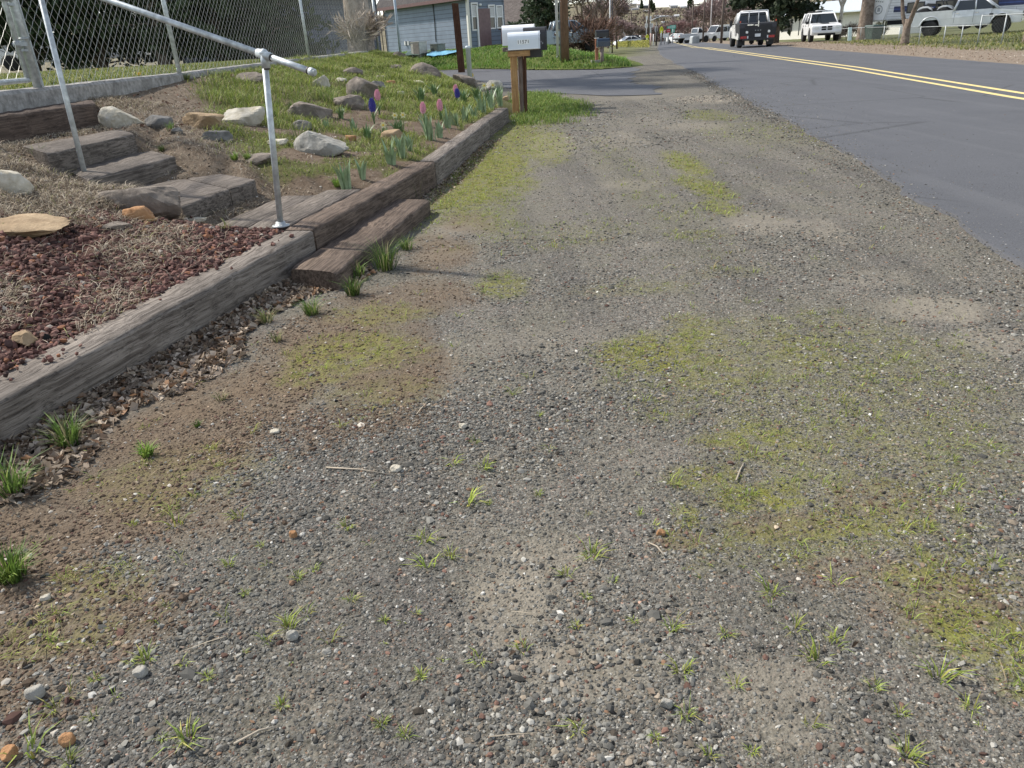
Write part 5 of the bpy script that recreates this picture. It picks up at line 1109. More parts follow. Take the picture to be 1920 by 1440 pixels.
# air conditioners and a tarp on the lawn
def ac(px0, px1, py0, py1, mat, mat2, label):
    q = at_depth((px0+px1)/2, py1, 43.5); q[2] = zhouse(q[0], q[1]); s_ = ppm(q); w_, h_ = (px1-px0)/s_, (py1-py0)/s_*.907; r = empty('air_conditioner', (q[0], q[1], q[2]-.03), WL.ang+.25, label, 'air conditioner', 'units at the house wall')
    MB().box((0, 0, h_/2+.03), (w_*.9, w_*.8, h_)).build('housing', mat, r, .02); MB().box((w_*.12, -w_*.402, h_/2+.05), (w_*.58, .02, h_*.85)).build('grille', mat2, r); MB().box((0, 0, .0), (w_*1.05, w_*.95, .08)).build('slab', CONC, r, .01); MB().box((0, 0, h_+.05), (w_*.94, w_*.84, .04)).build('lid', mat, r, .008)
ac(774, 800, 78, 105, flat('beige_metal', (.47, .45, .40), .5), flat('grey_brown_grille', (.2, .18, .16), .6), 'beige air conditioner with brown grille by the house wall')
ac(810, 834, 83, 102, flat('olive_metal', (.16, .17, .14), .5), flat('dark_olive_grille', (.09, .1, .08), .6), 'dark olive box unit by the house wall')
TARP = flat('blue_tarp', (.16, .40, .55), .4, var=.35, scale=5)
def tarp(px0, px1, py0, py1, label, mat):
    a = hit(px0, py1, land_all); b = hit(px1, py1, land_all); c = (a+b)/2; L = np.hypot(*(b-a)[:2]); n1, n2 = 36, 14; xs = np.linspace(-L/2, L/2, n1); yy = np.linspace(-.1, 1.3, n2); X_, Y_ = np.meshgrid(xs, yy); ragged = .35*fbm(X_*1.5, Y_*0, 131); Y_ = Y_+ragged*(Y_ > .6)
    Z_ = zhouse(X_+c[0], Y_+c[1])-c[2]+.10+.20*fbm(X_*2, Y_*2.5, 133, 4); ii = np.arange(n1*n2).reshape(n2, n1)
    o = np_mesh('tarp', np.stack([X_, Y_, Z_], -1).reshape(-1, 3), np.stack([ii[:-1, :-1], ii[:-1, 1:], ii[1:, 1:], ii[1:, :-1]], -1).reshape(-1, 4), mat, smooth=True); o.location = c; tag(o, label, 'tarp')
    sd = o.modifiers.new('thick', 'SOLIDIFY'); sd.thickness = .012
tarp(810, 857, 101, 108, 'crumpled light blue tarp on the lawn by the house', TARP)
tarp(765, 800, 103, 108, 'dark green hose heap and cover on the grass beside the tarp', flat('dark_green_cover', (.04, .08, .06), .5))

# grey outbuilding behind the chain-link fence, its bright metal roof
K2 = at_depth(578, 88, 36.); E2 = at_depth(712, 86, 41.); gz = 1.05
gb = empty('grey_outbuilding', (K2[0], K2[1], gz), 0, 'dark slate grey outbuilding with a sash window behind the fence', 'building'); og = np.array([K2[0], K2[1], gz])
S2 = siding('slate_siding', (.10, .115, .155), .22); WG = Wall(K2[:2]-(E2-K2)[:2]*.6, E2[:2]); o = MB().box((WG.L/2, 2.2, 1.2), (WG.L, 4.6, 2.9)).build('wall', S2, gb); o.location = np.array(WG.p(0, 0, gz))-og; o.rotation_euler = (0, 0, WG.ang)
u0, z1 = uz(612+12, 26, WG); u1, z0 = uz(650, 66, WG); window(gb, WG, (u0+u1)/2-.25, (z0+z1)/2, .62, z1-z0, og)
rt = MB(); rt.hexa([(-.6, -.7, 2.45), (WG.L+.5, -.7, 2.45), (WG.L+.5, 5.2, 3.9), (-.6, 5.2, 3.9)], [(-.6, -.7, 2.58), (WG.L+.5, -.7, 2.58), (WG.L+.5, 5.2, 4.03), (-.6, 5.2, 4.03)]); o = rt.build('roof', metalroof('bright_metal_roof', (.75, .76, .76)), gb); o.location = np.array(WG.p(0, 0, gz))-og; o.rotation_euler = (0, 0, WG.ang)
# brown gabled house
K3 = at_depth(990, 50, 72.); z3 = .4
br = empty('brown_house', (K3[0], K3[1], z3), math.radians(-24), 'reddish brown house with a steep grey brown shingle roof', 'house')
RB = siding('red_brown_siding', (.13, .055, .045), .2)
MB().box((-3.6, 3., 1.3), (7.2, 6., 2.8)).build('wall', RB, br); gg = MB(); gg.add([(-.1, 0, 2.68), (-.1, 6, 2.68), (-.1, 3, 5.6), (.0, 0, 2.68), (.0, 6, 2.68), (.0, 3, 5.6)], [(2, 1, 0), (3, 4, 5), (0, 1, 4, 3), (1, 2, 5, 4), (2, 0, 3, 5)]); gg.build('gable', RB, br)
gable_roof(br, [(-7.2, 0), (0, 0), (0, 6), (-7.2, 6)], 3.0, .6, 2.75, roofing('grey_brown_shingles', (.12, .10, .09), (.18, .155, .14)), flat('pale_eave', (.4, .36, .32), .7))
wr = Wall((0, 0), (0, 6)); 
for yv in (1.6, 3., 4.4): f = MB().box((.03, yv, 1.6), (.06, .8, 1.3)).build('window', WHT, br); MB().box((.066, yv, 1.6), (.02, .62, 1.12)).build('pane', GLS, f)
# low white house with ribbed metal roof across the road, lean-to beside it
K4 = at_depth(1500, 56, 80.); K4e = at_depth(1640, 52, 73.); z4 = -.5
wh = empty('white_house', (K4[0], K4[1], z4), 0, 'long low white house with a ribbed metal roof across the road', 'house'); o4 = np.array([K4[0], K4[1], z4]); WH = Wall(K4[:2]-(K4e-K4)[:2]*.45, K4e[:2]+(K4e-K4)[:2]*.3)
CRM = flat('cream_wall', (.74, .71, .62), .7, var=.06); o = MB().box((WH.L/2, 3, 1.2), (WH.L, 6, 2.5)).build('wall', CRM, wh); o.location = np.array(WH.p(0, 0, z4))-o4; o.rotation_euler = (0, 0, WH.ang)
rt = MB(); rt.hexa([(-.5, -.8, 2.32), (WH.L+.5, -.8, 2.32), (WH.L+.5, 3., 3.4), (-.5, 3., 3.4)], [(-.5, -.8, 2.44), (WH.L+.5, -.8, 2.44), (WH.L+.5, 3., 3.52), (-.5, 3., 3.52)]); rt.hexa([(-.5, 6.8, 2.32), (WH.L+.5, 6.8, 2.32), (WH.L+.5, 3.01, 3.4), (-.5, 3.01, 3.4)], [(-.5, 6.8, 2.44), (WH.L+.5, 6.8, 2.44), (WH.L+.5, 3.01, 3.52), (-.5, 3.01, 3.52)])
o = rt.build('roof', metalroof('ribbed_white_roof', (.62, .68, .70)), wh); o.location = np.array(WH.p(0, 0, z4))-o4; o.rotation_euler = (0, 0, WH.ang)
for uu_ in (2.2, 5.5): window(wh, WH, uu_, z4+1.4, 1.5, 1., o4, frame=BLK)

# ================================================================== fence line across the road
def low_fence(pts, h, label, mesh=True, posts=True, r=.017, dia=.11):
    pts = [np.array(p) for p in pts]; root = empty('chain_link_fence', (0, 0, 0), 0, label, 'fence', 'chain-link fences across the road')
    for p in pts: MB().tube([(p[0], p[1], p[2]-.2), (p[0], p[1], p[2]+h+.04)], r*1.25, 8).build('fence_post', GALVD, root)
    MB().tube([(p[0], p[1], p[2]+h) for p in pts], r*.9, 8).build('top_rail', GALVD, root)
    if mesh:
        dense = np.array([pts[i][:2]*(1-t)+pts[i+1][:2]*t for i in range(len(pts)-1) for t in np.linspace(0, 1, 8)[:-1]]+[pts[-1][:2]]); chain_link(root, dense, min(p[2] for p in pts)+.03, min(p[2] for p in pts)+h, dia, .0016, WIRE)
FR = [hit(x, y) for x, y in [(1440, 70), (1485, 72), (1612, 76), (1655, 77.5), (1684, 79.5), (1722, 83), (1768, 83), (1800, 84), (1832, 83.5)]]
low_fence(FR[2:], .73, 'low sagging chain-link fence before the silver pickup')
low_fence(FR[:3], .73, 'low chain-link fence behind the white SUV', True)
low_fence([FR[-1], hit(1877, 83), hit(1945, 84), hit(2050, 88)], 1.08, 'taller chain-link panels at the right edge of the picture', r=.02, dia=.13)

# ================================================================== bins, boards and other yard things
def wheelie(px, py, hpx, mat, label, rz=0., wk=.62):
    q = hit(px, py); s_ = ppv(q); h = hpx/s_; w_ = h*wk*1.05; r = empty('wheelie_bin', tuple(q), rz, label, 'bin', 'wheeled refuse bins')
    MB().hexa([(-w_*.38, -w_*.4, .06), (w_*.38, -w_*.4, .06), (w_*.38, w_*.4, .06), (-w_*.38, w_*.4, .06)], [(-w_*.48, -w_*.5, h*.88), (w_*.48, -w_*.5, h*.88), (w_*.48, w_*.5, h*.88), (-w_*.48, w_*.5, h*.88)]).build('body', mat, r, .02)
    MB().hexa([(-w_*.53, -w_*.58, h*.88), (w_*.53, -w_*.58, h*.88), (w_*.53, w_*.54, h*.88), (-w_*.53, w_*.54, h*.88)], [(-w_*.46, -w_*.5, h*.97), (w_*.46, -w_*.5, h*.97), (w_*.46, w_*.5, h), (-w_*.46, w_*.5, h)]).build('lid', mat, r, .02)
    pn = MB(); pn.box((0, -w_*.455, h*.45), (w_*.5, w_*.06, h*.05)); pn.build('rib', mat, r)
    for sx in (-1, 1): MB().lathe([(.0, -.03), (.1*h, -.03), (.1*h, .03), (0, .03)], (sx*w_*.36, w_*.42, .1*h), 14, 'X').build('wheel', BLK2, r)
    MB().tube([(-w_*.4, w_*.56, h*.86), (w_*.4, w_*.56, h*.86)], .025, 8).build('handle', BLK2, r)
wheelie(1636, 75.5, 29, flat('dark_green_plastic', (.035, .06, .05), .5), 'dark green wheeled bin by the fence across the road', .2, .86)
wheelie(1208, 87, 16, flat('charcoal_plastic', (.05, .045, .045), .5), 'charcoal wheeled bin at the road edge near the white car', .3)
q = hit(1593, 76.5); s_ = ppm(q); lb = MB(); lb.hexa([(-.12, 0, 0), (.12, 0, 0), (.12, .05, 0), (-.12, .05, 0)], [(-.12+.06, .28, .78), (.12+.06, .28, .78), (.12+.06, .33, .78), (-.12+.06, .33, .78)]); o = lb.build('leaning_board', flat('mint_white_board', (.62, .72, .66), .6), bevel=.006); o.location = q; tag(o, 'pale mint board leaning on the fence beside the green bin', 'board')
q = hit(1200, 83); s_ = ppv(q); o = MB().lathe([(.22, 0), (.22, 15/s_), (.2, 16/s_), (.05, 16.5/s_)], n=14).build('white_post', WHT); o.location = q; tag(o, 'stout white round post behind the charcoal bin', 'post')
q = hit(1152, 79); s_ = ppv(q); r = empty('plywood_board', tuple(q), .1, 'pinkish plywood board on stakes beyond the navy mailbox', 'board'); MB().box((0, 0, 9/s_), (11/s_, .05, 14/s_)).build('panel', flat('pink_plywood', (.48, .33, .25), .8), r, .005)
for sx in (-1, 1): MB().box((sx*4/s_, .06, 8/s_), (.07, .07, 16/s_)).build('stake', W_GZ, r)
q = hit(1085, 86); r = MB().box((0, 0, .5), (.14, .14, 1.3)).build('fence_post', W_GZ, bevel=.01); r.location = q; tag(r, 'weathered short post in front of the red stemmed bush', 'post')
rock(1112, 85, 14, 6, S_MID, 'pale field stone at the edge of the far lawn', seed=80, group='stones by the lawns')
# satellite dish on the white house
q = at_depth(1505, 15, 60.); r = empty('satellite_dish', tuple(q), math.radians(200), 'white satellite dish beside the spruce and the ribbed roof', 'dish'); dm = MB(); dm.lathe([(.0, .0), (.2, .02), (.36, .07), (.45, .13), (.455, .145), (.36, .09), (.2, .035), (0, .015)], n=20, axis='Y'); dm.build('reflector', WHT, r); MB().tube([(0, 0, 0), (0, -.2, -.2), (0, -.2, -2.)], .04, 8).build('mast', GALVD, r); MB().tube([(0, .1, -.4), (0, .5, -.1)], .02, 6).build('arm', GALVD, r)

# ================================================================== signs and poles down the street
YS = flat('school_yellow', (.72, .75, .02), .5, var=.04); RS = flat('stop_red', (.55, .03, .05), .5, var=.04); GS = flat('road_sign_green', (.03, .36, .26), .5, var=.05)
def far(px, py, zc): q = at_depth(px, py, zc); q[2] = float(zground(q[0], q[1])); return q
def sign(px, py_top, py_bot, wpx, mat, label, shape='rect', zc=105., post_to=None, cat='sign', mark=None, wt=None, name='road_sign', text=None, tmat=None):
    q = far(px, 70, zc); s_ = ppm(q); zt = at_depth(px, py_top, zc)[2]-q[2]; zb = at_depth(px, py_bot, zc)[2]-q[2]; w_ = wpx/s_; h = zt-zb; cz = (zt+zb)/2
    r = empty(name, tuple(q), 0, label, cat, 'signs down the street')
    MB().tube([(0, .05, -.3), (0, .05, zt-.02)], .05, 8).build('post', GALVD, r)
    if shape == 'rect': pr = [(-w_/2, -h/2), (w_/2, -h/2), (w_/2, h/2), (-w_/2, h/2)]
    elif shape == 'pent': pr = [(-w_/2, -h/2), (w_/2, -h/2), (w_/2, h*.05), (0, h/2), (-w_/2, h*.05)]
    else: pr = [(w_/2*1.08*math.cos(a), h/2*1.08*math.sin(a)) for a in [PI/8+i*PI/4 for i in range(8)]]
    MB().prism([(x, z+cz) for x, z in pr], -.02, .0).build('panel', mat, r)
    if text: text_part(text, h*.3, (0, -.026, cz), (PI/2, 0, 0), tmat or WHT, r, 'lettering', .002)
    if mark == 'kids':
        for sx in (-.12, .14): k = MB(); k.lathe([(0, -.06*h), (.06*h, 0), (0, .06*h)], (sx*w_, -.03, cz+.14*h), 8); k.box((sx*w_, -.03, cz-.08*h), (.09*w_, .01, .28*h)); k.build('pictogram', BLK, r)
    if mark == 'lines':
        for dz in (-.28, .02, .28): MB().box((0, -.026, cz+dz*h), (w_*.6, .008, h*.08)).build('pictogram', BLK, r)
    if mark == 'white':
        for dz in (-.25, .05, .3): MB().box((0.05*w_, -.026, cz+dz*h), (w_*.7, .008, h*.1)).build('pictogram', WHT, r)
    return r
sign(1240, 49, 58, 6.5, YS, 'yellow school crossing sign left of the stop sign', 'pent', 104, mark='kids'); sign(1239.5, 58.3, 62, 5, YS, 'small yellow plaque below the school sign', 'rect', 104.3)
sign(1213.5, 64, 71, 6, YS, 'lower yellow school sign beside the charcoal bin', 'pent', 92, mark='kids'); sign(1213.5, 71.2, 75, 4, YS, 'yellow plaque below the lower school sign', 'rect', 92.3)
sign(1253, 54, 61, 7, RS, 'red octagonal stop sign at the junction', 'oct', 108, text='STOP')
sign(1261, 47, 54, 11, GS, 'green direction sign behind the stop sign', 'rect', 118, mark='white'); sign(1261.5, 54.3, 61, 6, GS, 'green narrow route sign under the direction sign', 'rect', 118.4, mark='white'); sign(1254, 49, 53.5, 8, GS, 'green street name blade above the stop sign', 'rect', 108.5, mark='white')
sign(1212, 44, 52, 6.2, WHT, 'blank white sign left of the black pole', 'rect', 112); sign(1220.5, 44, 51.5, 7, WHT, 'white sign with dark lines right of the black pole', 'rect', 112, mark='lines')
sign(1230, 49, 59, 5, WHT, 'tall white information panel on a dark post', 'rect', 100, mark='lines'); sign(1171, 55, 62, 5, WHT, 'small white sign above the parked dark car', 'rect', 165, mark='lines'); sign(1186, 56, 63, 10, WHT, 'wide white sign above the roof of the white car', 'rect', 165, mark='lines')
sign(1246, 63, 71, 6, WHT, 'white notice left of the white pair at the junction', 'rect', 112); sign(1251, 63, 70, 4, WHT, 'narrow white notice at the junction', 'rect', 112.5); sign(1212, 30, 37, 3.2, WHT, 'narrow white banner left on the black pole', 'rect', 113); sign(1219, 30, 37, 3.2, WHT, 'narrow white banner right on the black pole', 'rect', 113)
def pole(px, ytop, zc, r, mat, label, lean=0., arm=None):
    q = far(px, 75, zc); h = at_depth(px, max(ytop, -30), zc)[2]-q[2]; o = empty('street_pole', tuple(q), 0, label, 'pole', 'poles down the street'); MB().tube([(0, 0, -.3), (lean*h, 0, h)], [r, r*.8], 10).build('pole', mat, o)
    if arm: MB().tube([(0, 0, arm[0]), (arm[1]*.6, 0, arm[0]+arm[2]*.75), (arm[1], 0, arm[0]+arm[2])], .06, 8).build('arm', GALV, o); MB().box((arm[1]+.3, 0, arm[0]+arm[2]-.02), (.8, .25, .14)).build('lamp_head', GALVD, o, .03)
    if mat is WPOLE2 and r > .1: MB().box((0, -.1, h*.9), (2.2, .1, .12)).build('cross_arm', mat, o)
    return o
WPOLE2 = flat('old_pole_wood', (.10, .075, .06), .9, var=.3)
pole(1143.5, -30, 55, .045, WHT, 'thin white flagpole-like pole above the navy mailbox'); pole(1148, -30, 56, .05, BLK2, 'thin black pole touching the white one', -.005)
pole(1157, -20, 90, .11, WPOLE2, 'dark leaning utility pole behind the plywood board', -.045); pole(1183, 20, 150, .12, WPOLE2, 'far grey utility pole above the white car'); pole(1166, -10, 130, .1, WPOLE2, 'far utility pole right of the dark leaning one')
pole(1216, -20, 112, .13, WPOLE2, 'black junction pole carrying signs and a street lamp', 0, (3.2, 1.9, .65)); pole(1230.5, 42, 100, .1, BLK, 'stubby dark post of the information panel'); pole(1225, 64, 108, .08, WHT, 'white marker post at the junction', 0); pole(1220, 62, 108, .10, flat('salmon_post', (.55, .38, .33), .7), 'salmon coloured post at the junction')
pole(1297, 2, 128, .12, WPOLE2, 'utility pole left of the white flatbed'); pole(1318, -20, 110, .13, WPOLE2, 'brown utility pole above the white van front'); pole(1331, -20, 118, .1, flat('pale_metal_pole', (.42, .38, .36), .6), 'pale metal pole above the white van'); pole(1352.5, -30, 84, .14, WPOLE2, 'tall brown utility pole before the white van')

# ================================================================== trees
BARK = stone_mat('grey_brown_bark', (.12, .09, .07), (.27, .22, .175), 7, .9)
TWG = vcol('bare_twigs', .85, .15); NDL = vcol('conifer_needles', .7, .2, .15)
def limb(mb, p, d, L, r, lvl, rnd, ends, n=6, bend=.25, ratio=(.62, .8), kids=(2, 4), up=.15):
    pts = [p]; dd = d.copy(); k = 3
    for i in range(k):
        dd = (dd+np.array([rnd.gauss(0, bend), rnd.gauss(0, bend), up])*.35); dd = dd/np.linalg.norm(dd); pts.append(pts[-1]+dd*L/k)
    mb.tube(pts, [r*(1-.45*i/k) for i in range(k+1)], n, caps=lvl < 2)
    if lvl <= 0: ends.append((pts[-1], dd)); return
    for j in range(rnd.randint(*kids)):
        t = rnd.choice((2, 3)) if j else 3; a = rnd.random()*2*PI; sp = .55+.35*rnd.random(); v = np.array([math.cos(a), math.sin(a), .1*rnd.gauss(0, 1)])
        nd = dd*(1-sp*.6)+v*sp*.8; nd = nd/np.linalg.norm(nd); limb(mb, pts[t], nd, L*rnd.uniform(*ratio), r*.55, lvl-1, rnd, ends, max(3, n-1), bend, ratio, kids, up)
def twigs(ends, n, L, wd, cols, droop=0.):
    i = RNG.integers(0, len(ends), n); E_ = np.array([e[0] for e in ends])[i]; D_ = np.array([e[1] for e in ends])[i]; d = D_+RNG.normal(0, .6, (n, 3)); d[:, 2] += .15-droop; d /= np.linalg.norm(d, axis=1)[:, None]
    b = E_-D_*RNG.random((n, 1))*L*1.2+RNG.normal(0, L*.22, (n, 3)); l = L*RNG.uniform(.5, 1.2, n)[:, None]; s = np.cross(d, RNG.normal(0, 1, (n, 3))); s /= np.linalg.norm(s, axis=1)[:, None]
    V_ = np.stack([b-s*wd/2, b+s*wd/2, b+d*l*.6+s*wd*.3+RNG.normal(0, L*.05, (n, 3)), b+d*l], 1); k = (np.arange(n)*4)[:, None]; F_ = np.concatenate([k+np.array([[0, 1, 2]]), k+np.array([[0, 2, 3]])])
    return V_.reshape(-1, 3), F_, np.repeat(cols, 4, 0)
def bare_tree(at, h, label, tint, n=2600, seed=0, trunk_r=None, lvl=4, wd=.02, fork=.25, spread=.6, bloom=None, group='bare trees', twl=None, bark=None, name='bare_tree', up=.15, trunkh=.28, lean=(0, 0)):
    r = random.Random(seed); root = empty(name, tuple(at), 0, label, 'tree', group); mb = MB(); ends = []; R0 = trunk_r or h*.022
    mb.tube([(0, 0, -.2), (0, 0, .15), (lean[0]*.5, lean[1]*.5, h*trunkh*.5), (lean[0], lean[1], h*trunkh)], [R0*1.5, R0*1.15, R0, R0*.92], 12)
    for j in range(r.randint(3, 4)):
        a = j*2.1+r.random(); d = np.array([math.cos(a)*spread, math.sin(a)*spread, 1.]); d /= np.linalg.norm(d); limb(mb, np.array([lean[0], lean[1], h*trunkh-.06*h]), d, h*.27, R0*.62, lvl-1, r, ends, 7, up=up)
    mb.build('trunk', bark or BARK, root)
    col = pick(n, [(3, tint, .22), (2, tuple(.6*a for a in tint), .2), (1, tuple(min(.8, 1.5*a) for a in tint), .15)])
    v, f, c = twigs(ends, n, twl or h*.10, wd, col)
    if bloom is not None:
        m_ = n//2; v2, f2, c2 = leaves(np.zeros(m_), np.zeros(m_), np.zeros(m_), np.full(m_, wd*2.2), pick(m_, bloom)); i = RNG.integers(0, len(ends), m_); off = np.array([e[0] for e in ends])[i]+RNG.normal(0, h*.06, (m_, 3)); v2 = v2+np.repeat(off, 5, 0); v, f, c = merge((v, f, c), (v2, f2, c2))
    np_mesh('crown', v, f, TWG, c, root); return root
def conifer(at, h, w_, label, dark=1., n=5200, seed=0, bottom=.12, group='dark conifers', size=.22, droop=.2, col=((.018, .03, .012), (.045, .065, .025))):
    r = random.Random(seed); rg = np.random.default_rng(seed+5); root = empty('conifer', tuple(at), 0, label, 'tree', group); tk = MB(); tk.tube([(0, 0, -.2), (0, 0, h*.5), (0, 0, h*.97)], [h*.028, h*.018, .02], 10); nb = int(58+h*3)
    bt, bd, bl = [], [], []
    for i in range(nb):
        t = bottom+(1-bottom)*(i/nb)**.9; L = w_*.5*(1-t)**.75*r.uniform(.6, 1.15)+.15; a = i*2.4+r.gauss(0, .3); d = np.array([math.cos(a), math.sin(a), .12-droop*r.random()]); p = np.array([0, 0, h*t])
        tk.tube([p, p+d*L*.6, p+d*L+np.array([0, 0, -.05*L])], [.035, .02, .008], 4, caps=False); bt.append(p); bd.append(d); bl.append(L)
    tk.build('trunk', BARK, root)
    i = rg.choice(nb, n, p=np.array(bl)/sum(bl)); t = rg.random(n)**.6; c = np.array(bt)[i]+np.array(bd)[i]*(np.array(bl)[i]*t)[:, None]; c += rg.normal(0, 1, (n, 3))*np.array([.16, .16, .12])*(.6+w_*.12)
    s = size*rg.uniform(.5, 1.3, n); u = rg.normal(0, 1, (n, 3))+np.array(bd)[i]*1.2; u /= np.linalg.norm(u, axis=1)[:, None]; v_ = np.cross(u, rg.normal(0, 1, (n, 3))); v_ /= np.linalg.norm(v_, axis=1)[:, None]
    V_ = np.stack([c-u*s[:, None]*.5, c+v_*s[:, None]*.32, c+u*s[:, None]*.7, c-v_*s[:, None]*.32], 1); F_ = (np.arange(n)*4)[:, None]+np.array([[0, 1, 2, 3]]); k = rg.random((n, 1)); cl = (np.array(col[0])*(1-k)+np.array(col[1])*k)*dark
    np_mesh('crown', V_.reshape(-1, 3), F_, NDL, np.repeat(cl, 4, 0), root); return root
def yp(px, py, zc): q = at_depth(px, py, zc); q[2] = float(zyard(q[0], q[1])) if q[1] < 33 else float(land_all(q[0], q[1])); return q
for i, (px, zc, h, w_, lab) in enumerate([(-70, 25, 9, 6, 'dark conifer at the left border behind the gate'), (60, 27, 10, 6.5, 'dark conifer behind the gate post'), (190, 28.5, 10, 6.5, 'dark conifer behind the first fence bay'), (310, 27.5, 10, 6.2, 'dark conifer behind the second fence post'), (420, 29, 11, 6.4, 'dark conifer behind the sloping rail'), (515, 28.5, 9, 4.6, 'dark conifer nearest the grey outbuilding')]):
    conifer(yp(px, 118, zc), h, w_, lab, 1.25, 7600, i, .13 if i != 5 else .06, size=.28)
bare_tree(yp(678, 94, 25), 11, 'big pale barked tree between the outbuilding and the blue house', (.26, .21, .165), 2200, 3, .40, 4, .022, bark=stone_mat('pale_flaky_bark', (.22, .17, .125), (.42, .35, .28), 9, 1.), trunkh=.34)
# shrub of bleached stems at its foot
def shrub(at, h, w_, label, tint, n=900, wd=.02, name='bare_shrub', group='bare shrubs', ns=26, seed=0, lean=.5):
    r = random.Random(seed); root = empty(name, tuple(at), 0, label, 'shrub', group); mb = MB(); ends = []
    for i in range(ns):
        a = r.random()*2*PI; d = np.array([math.cos(a)*lean*r.random()*1.4, math.sin(a)*lean*r.random()*1.4, 1.]); d /= np.linalg.norm(d); b = np.array([w_*.2*math.cos(a)*r.random(), w_*.2*math.sin(a)*r.random(), -.05]); limb(mb, b, d, h*.5, .012+.006*h, 1, r, ends, 4, .3, (.6, .9), (2, 3), .1)
    mb.build('stems', flat('shrub_stem_%d' % int(tint[0]*1000), tuple(.7*a for a in tint), .9), root)
    v, f, c = twigs(ends, n, h*.3, wd, pick(n, [(3, tint, .22), (2, tuple(.55*a for a in tint), .2), (1, tuple(min(.8, 1.45*a) for a in tint), .15)])); np_mesh('crown', v, f, TWG, c, root)
shrub(yp(682, 92, 23.5), 1.3, 1.2, 'bleached dry shrub at the foot of the pale barked tree', (.40, .33, .26), 1500, .016, seed=4)
conifer(far(1022, 62, 66), 9, 6.5, 'dark green conifer between the brown house and the poles', 1.25, 5200, 21, .10, size=.34, col=((.02, .035, .02), (.07, .09, .05)))
bare_tree(far(1098, 78, 62), 8.5, 'brown bare tree rising over the red stemmed bush', (.20, .155, .125), 4200, 22, None, 4, .035, spread=.8)
bare_tree(far(1128, 76, 74), 9, 'grey bare tree behind the black boxes', (.23, .18, .155), 3800, 23, None, 4, .035, spread=.8)
shrub(far(1102, 83, 50), 2.6, 4, 'red stemmed bare bush left of the second mailboxes', (.19, .12, .09), 1900, .03, seed=5, lean=.9, ns=34); shrub(far(1088, 83, 51), 2.4, 3.4, 'brown bare bush behind the weathered post', (.19, .13, .095), 1800, .03, seed=6, lean=.9)
# white hose-like tangle: bent pale branches
for i, (px, zc, h, tint, lab) in enumerate([(1140, 105, 8, (.22, .165, .15), 'bare tree left of the far leaning pole'), (1160, 118, 4.8, (.30, .21, .20), 'pinkish bare tree behind the leaning pole'), (1176, 135, 4.2, (.21, .165, .14), 'bare tree behind the white sign'), (1193, 150, 4., (.20, .16, .135), 'bare tree right of the wide white sign'), (1207, 160, 4., (.19, .155, .135), 'bare tree behind the white banners'), (1226, 190, 4.2, (.21, .165, .14), 'bare tree behind the street lamp'), (1248, 200, 4.6, (.24, .165, .15), 'bare tree above the stop sign'), (1270, 190, 5.2, (.26, .165, .15), 'reddish bare tree right of the green sign'), (1286, 170, 5.4, (.27, .165, .155), 'reddish bare tree above the white flatbed'), (1306, 142, 7, (.26, .20, .18), 'pink budded bare tree above the flatbed'), (1330, 136, 8, (.245, .18, .165), 'red budded bare tree above the van'), (1350, 130, 8, (.225, .155, .145), 'dark red bare tree left of the tall pole'), (1368, 120, 7.5, (.25, .19, .17), 'rose bare tree right of the tall pole')]):
    bare_tree(far(px, 72, zc), h, lab, tint, 3000, 30+i, None, 4, .055, spread=.75, bloom=[(3, (.36, .28, .265), .2), (1, (.56, .48, .46), .15)] if i in (1, 7, 8, 9, 10, 11, 12) else None, twl=h*.12)
bare_tree(far(1392, 72, 140), 12, 'yellowish bare willow left of the spruce', (.36, .31, .17), 5200, 60, None, 4, .035, spread=.6, twl=1.6)
shrub(far(1386, 74, 122), 3., 2.2, 'pale plume grass clump right of the tall pole', (.52, .43, .30), 1500, .04, 'plume_grass', 'bare shrubs', 20, 8, .35)
conifer(far(1455, 66, 60), 10.5, 8.2, 'large dark spruce behind the black truck', 1., 8500, 62, .19, size=.4, droop=.5, col=((.016, .028, .016), (.06, .075, .04)))
bare_tree(far(1620, 66, 49), 11, 'thick grey brown tree trunk left of the camper', (.2, .16, .13), 700, 63, .40, 3, .03, bark=BARK, trunkh=.3, spread=.9)
bare_tree(far(1697, 74, 35.5), 8.5, 'forked young tree in front of the silver pickup', (.26, .21, .17), 800, 67, .17, 4, .02, trunkh=.13, spread=.45)
bare_tree(far(1925, 80, 31), 7, 'bare tree at the right border', (.3, .25, .22), 900, 66, .15, 4, .02, spread=.9)
bare_tree(far(1573, 66, 58), 10, 'pale forked birch in front of the white house', (.42, .38, .32), 500, 68, .13, 3, .025, bark=S_PALE, spread=.5)
for i, px in enumerate((1480, 1545, 1600, 1660, 1710)): bare_tree(far(px, 60, 88+4*i), 11, ('hazy brown bare tree behind the spruce', 'reddish brown bare tree behind the ribbed roof', 'bare tree behind the birch and white house', 'bare tree over the camper front', 'bare tree over the camper roof')[i], (.22, .14, .125), 2600, 70+i, None, 4, .05, spread=.8, twl=1.5)
shrub(hit(1580, 74)+np.array([0, .6, 0]), .9, .8, 'pale dry shrub by the mint board', (.4, .36, .26), 500, .02, seed=9); shrub(hit(1601, 73)+np.array([0, .9, 0]), 1.2, 1.2, 'dark tangled shrub behind the mint board', (.15, .12, .10), 700, .02, seed=10); shrub(hit(1655, 73)+np.array([0, .6, 0]), .9, 1., 'dark shrub right of the green bin', (.09, .10, .06), 700, .025, seed=11)
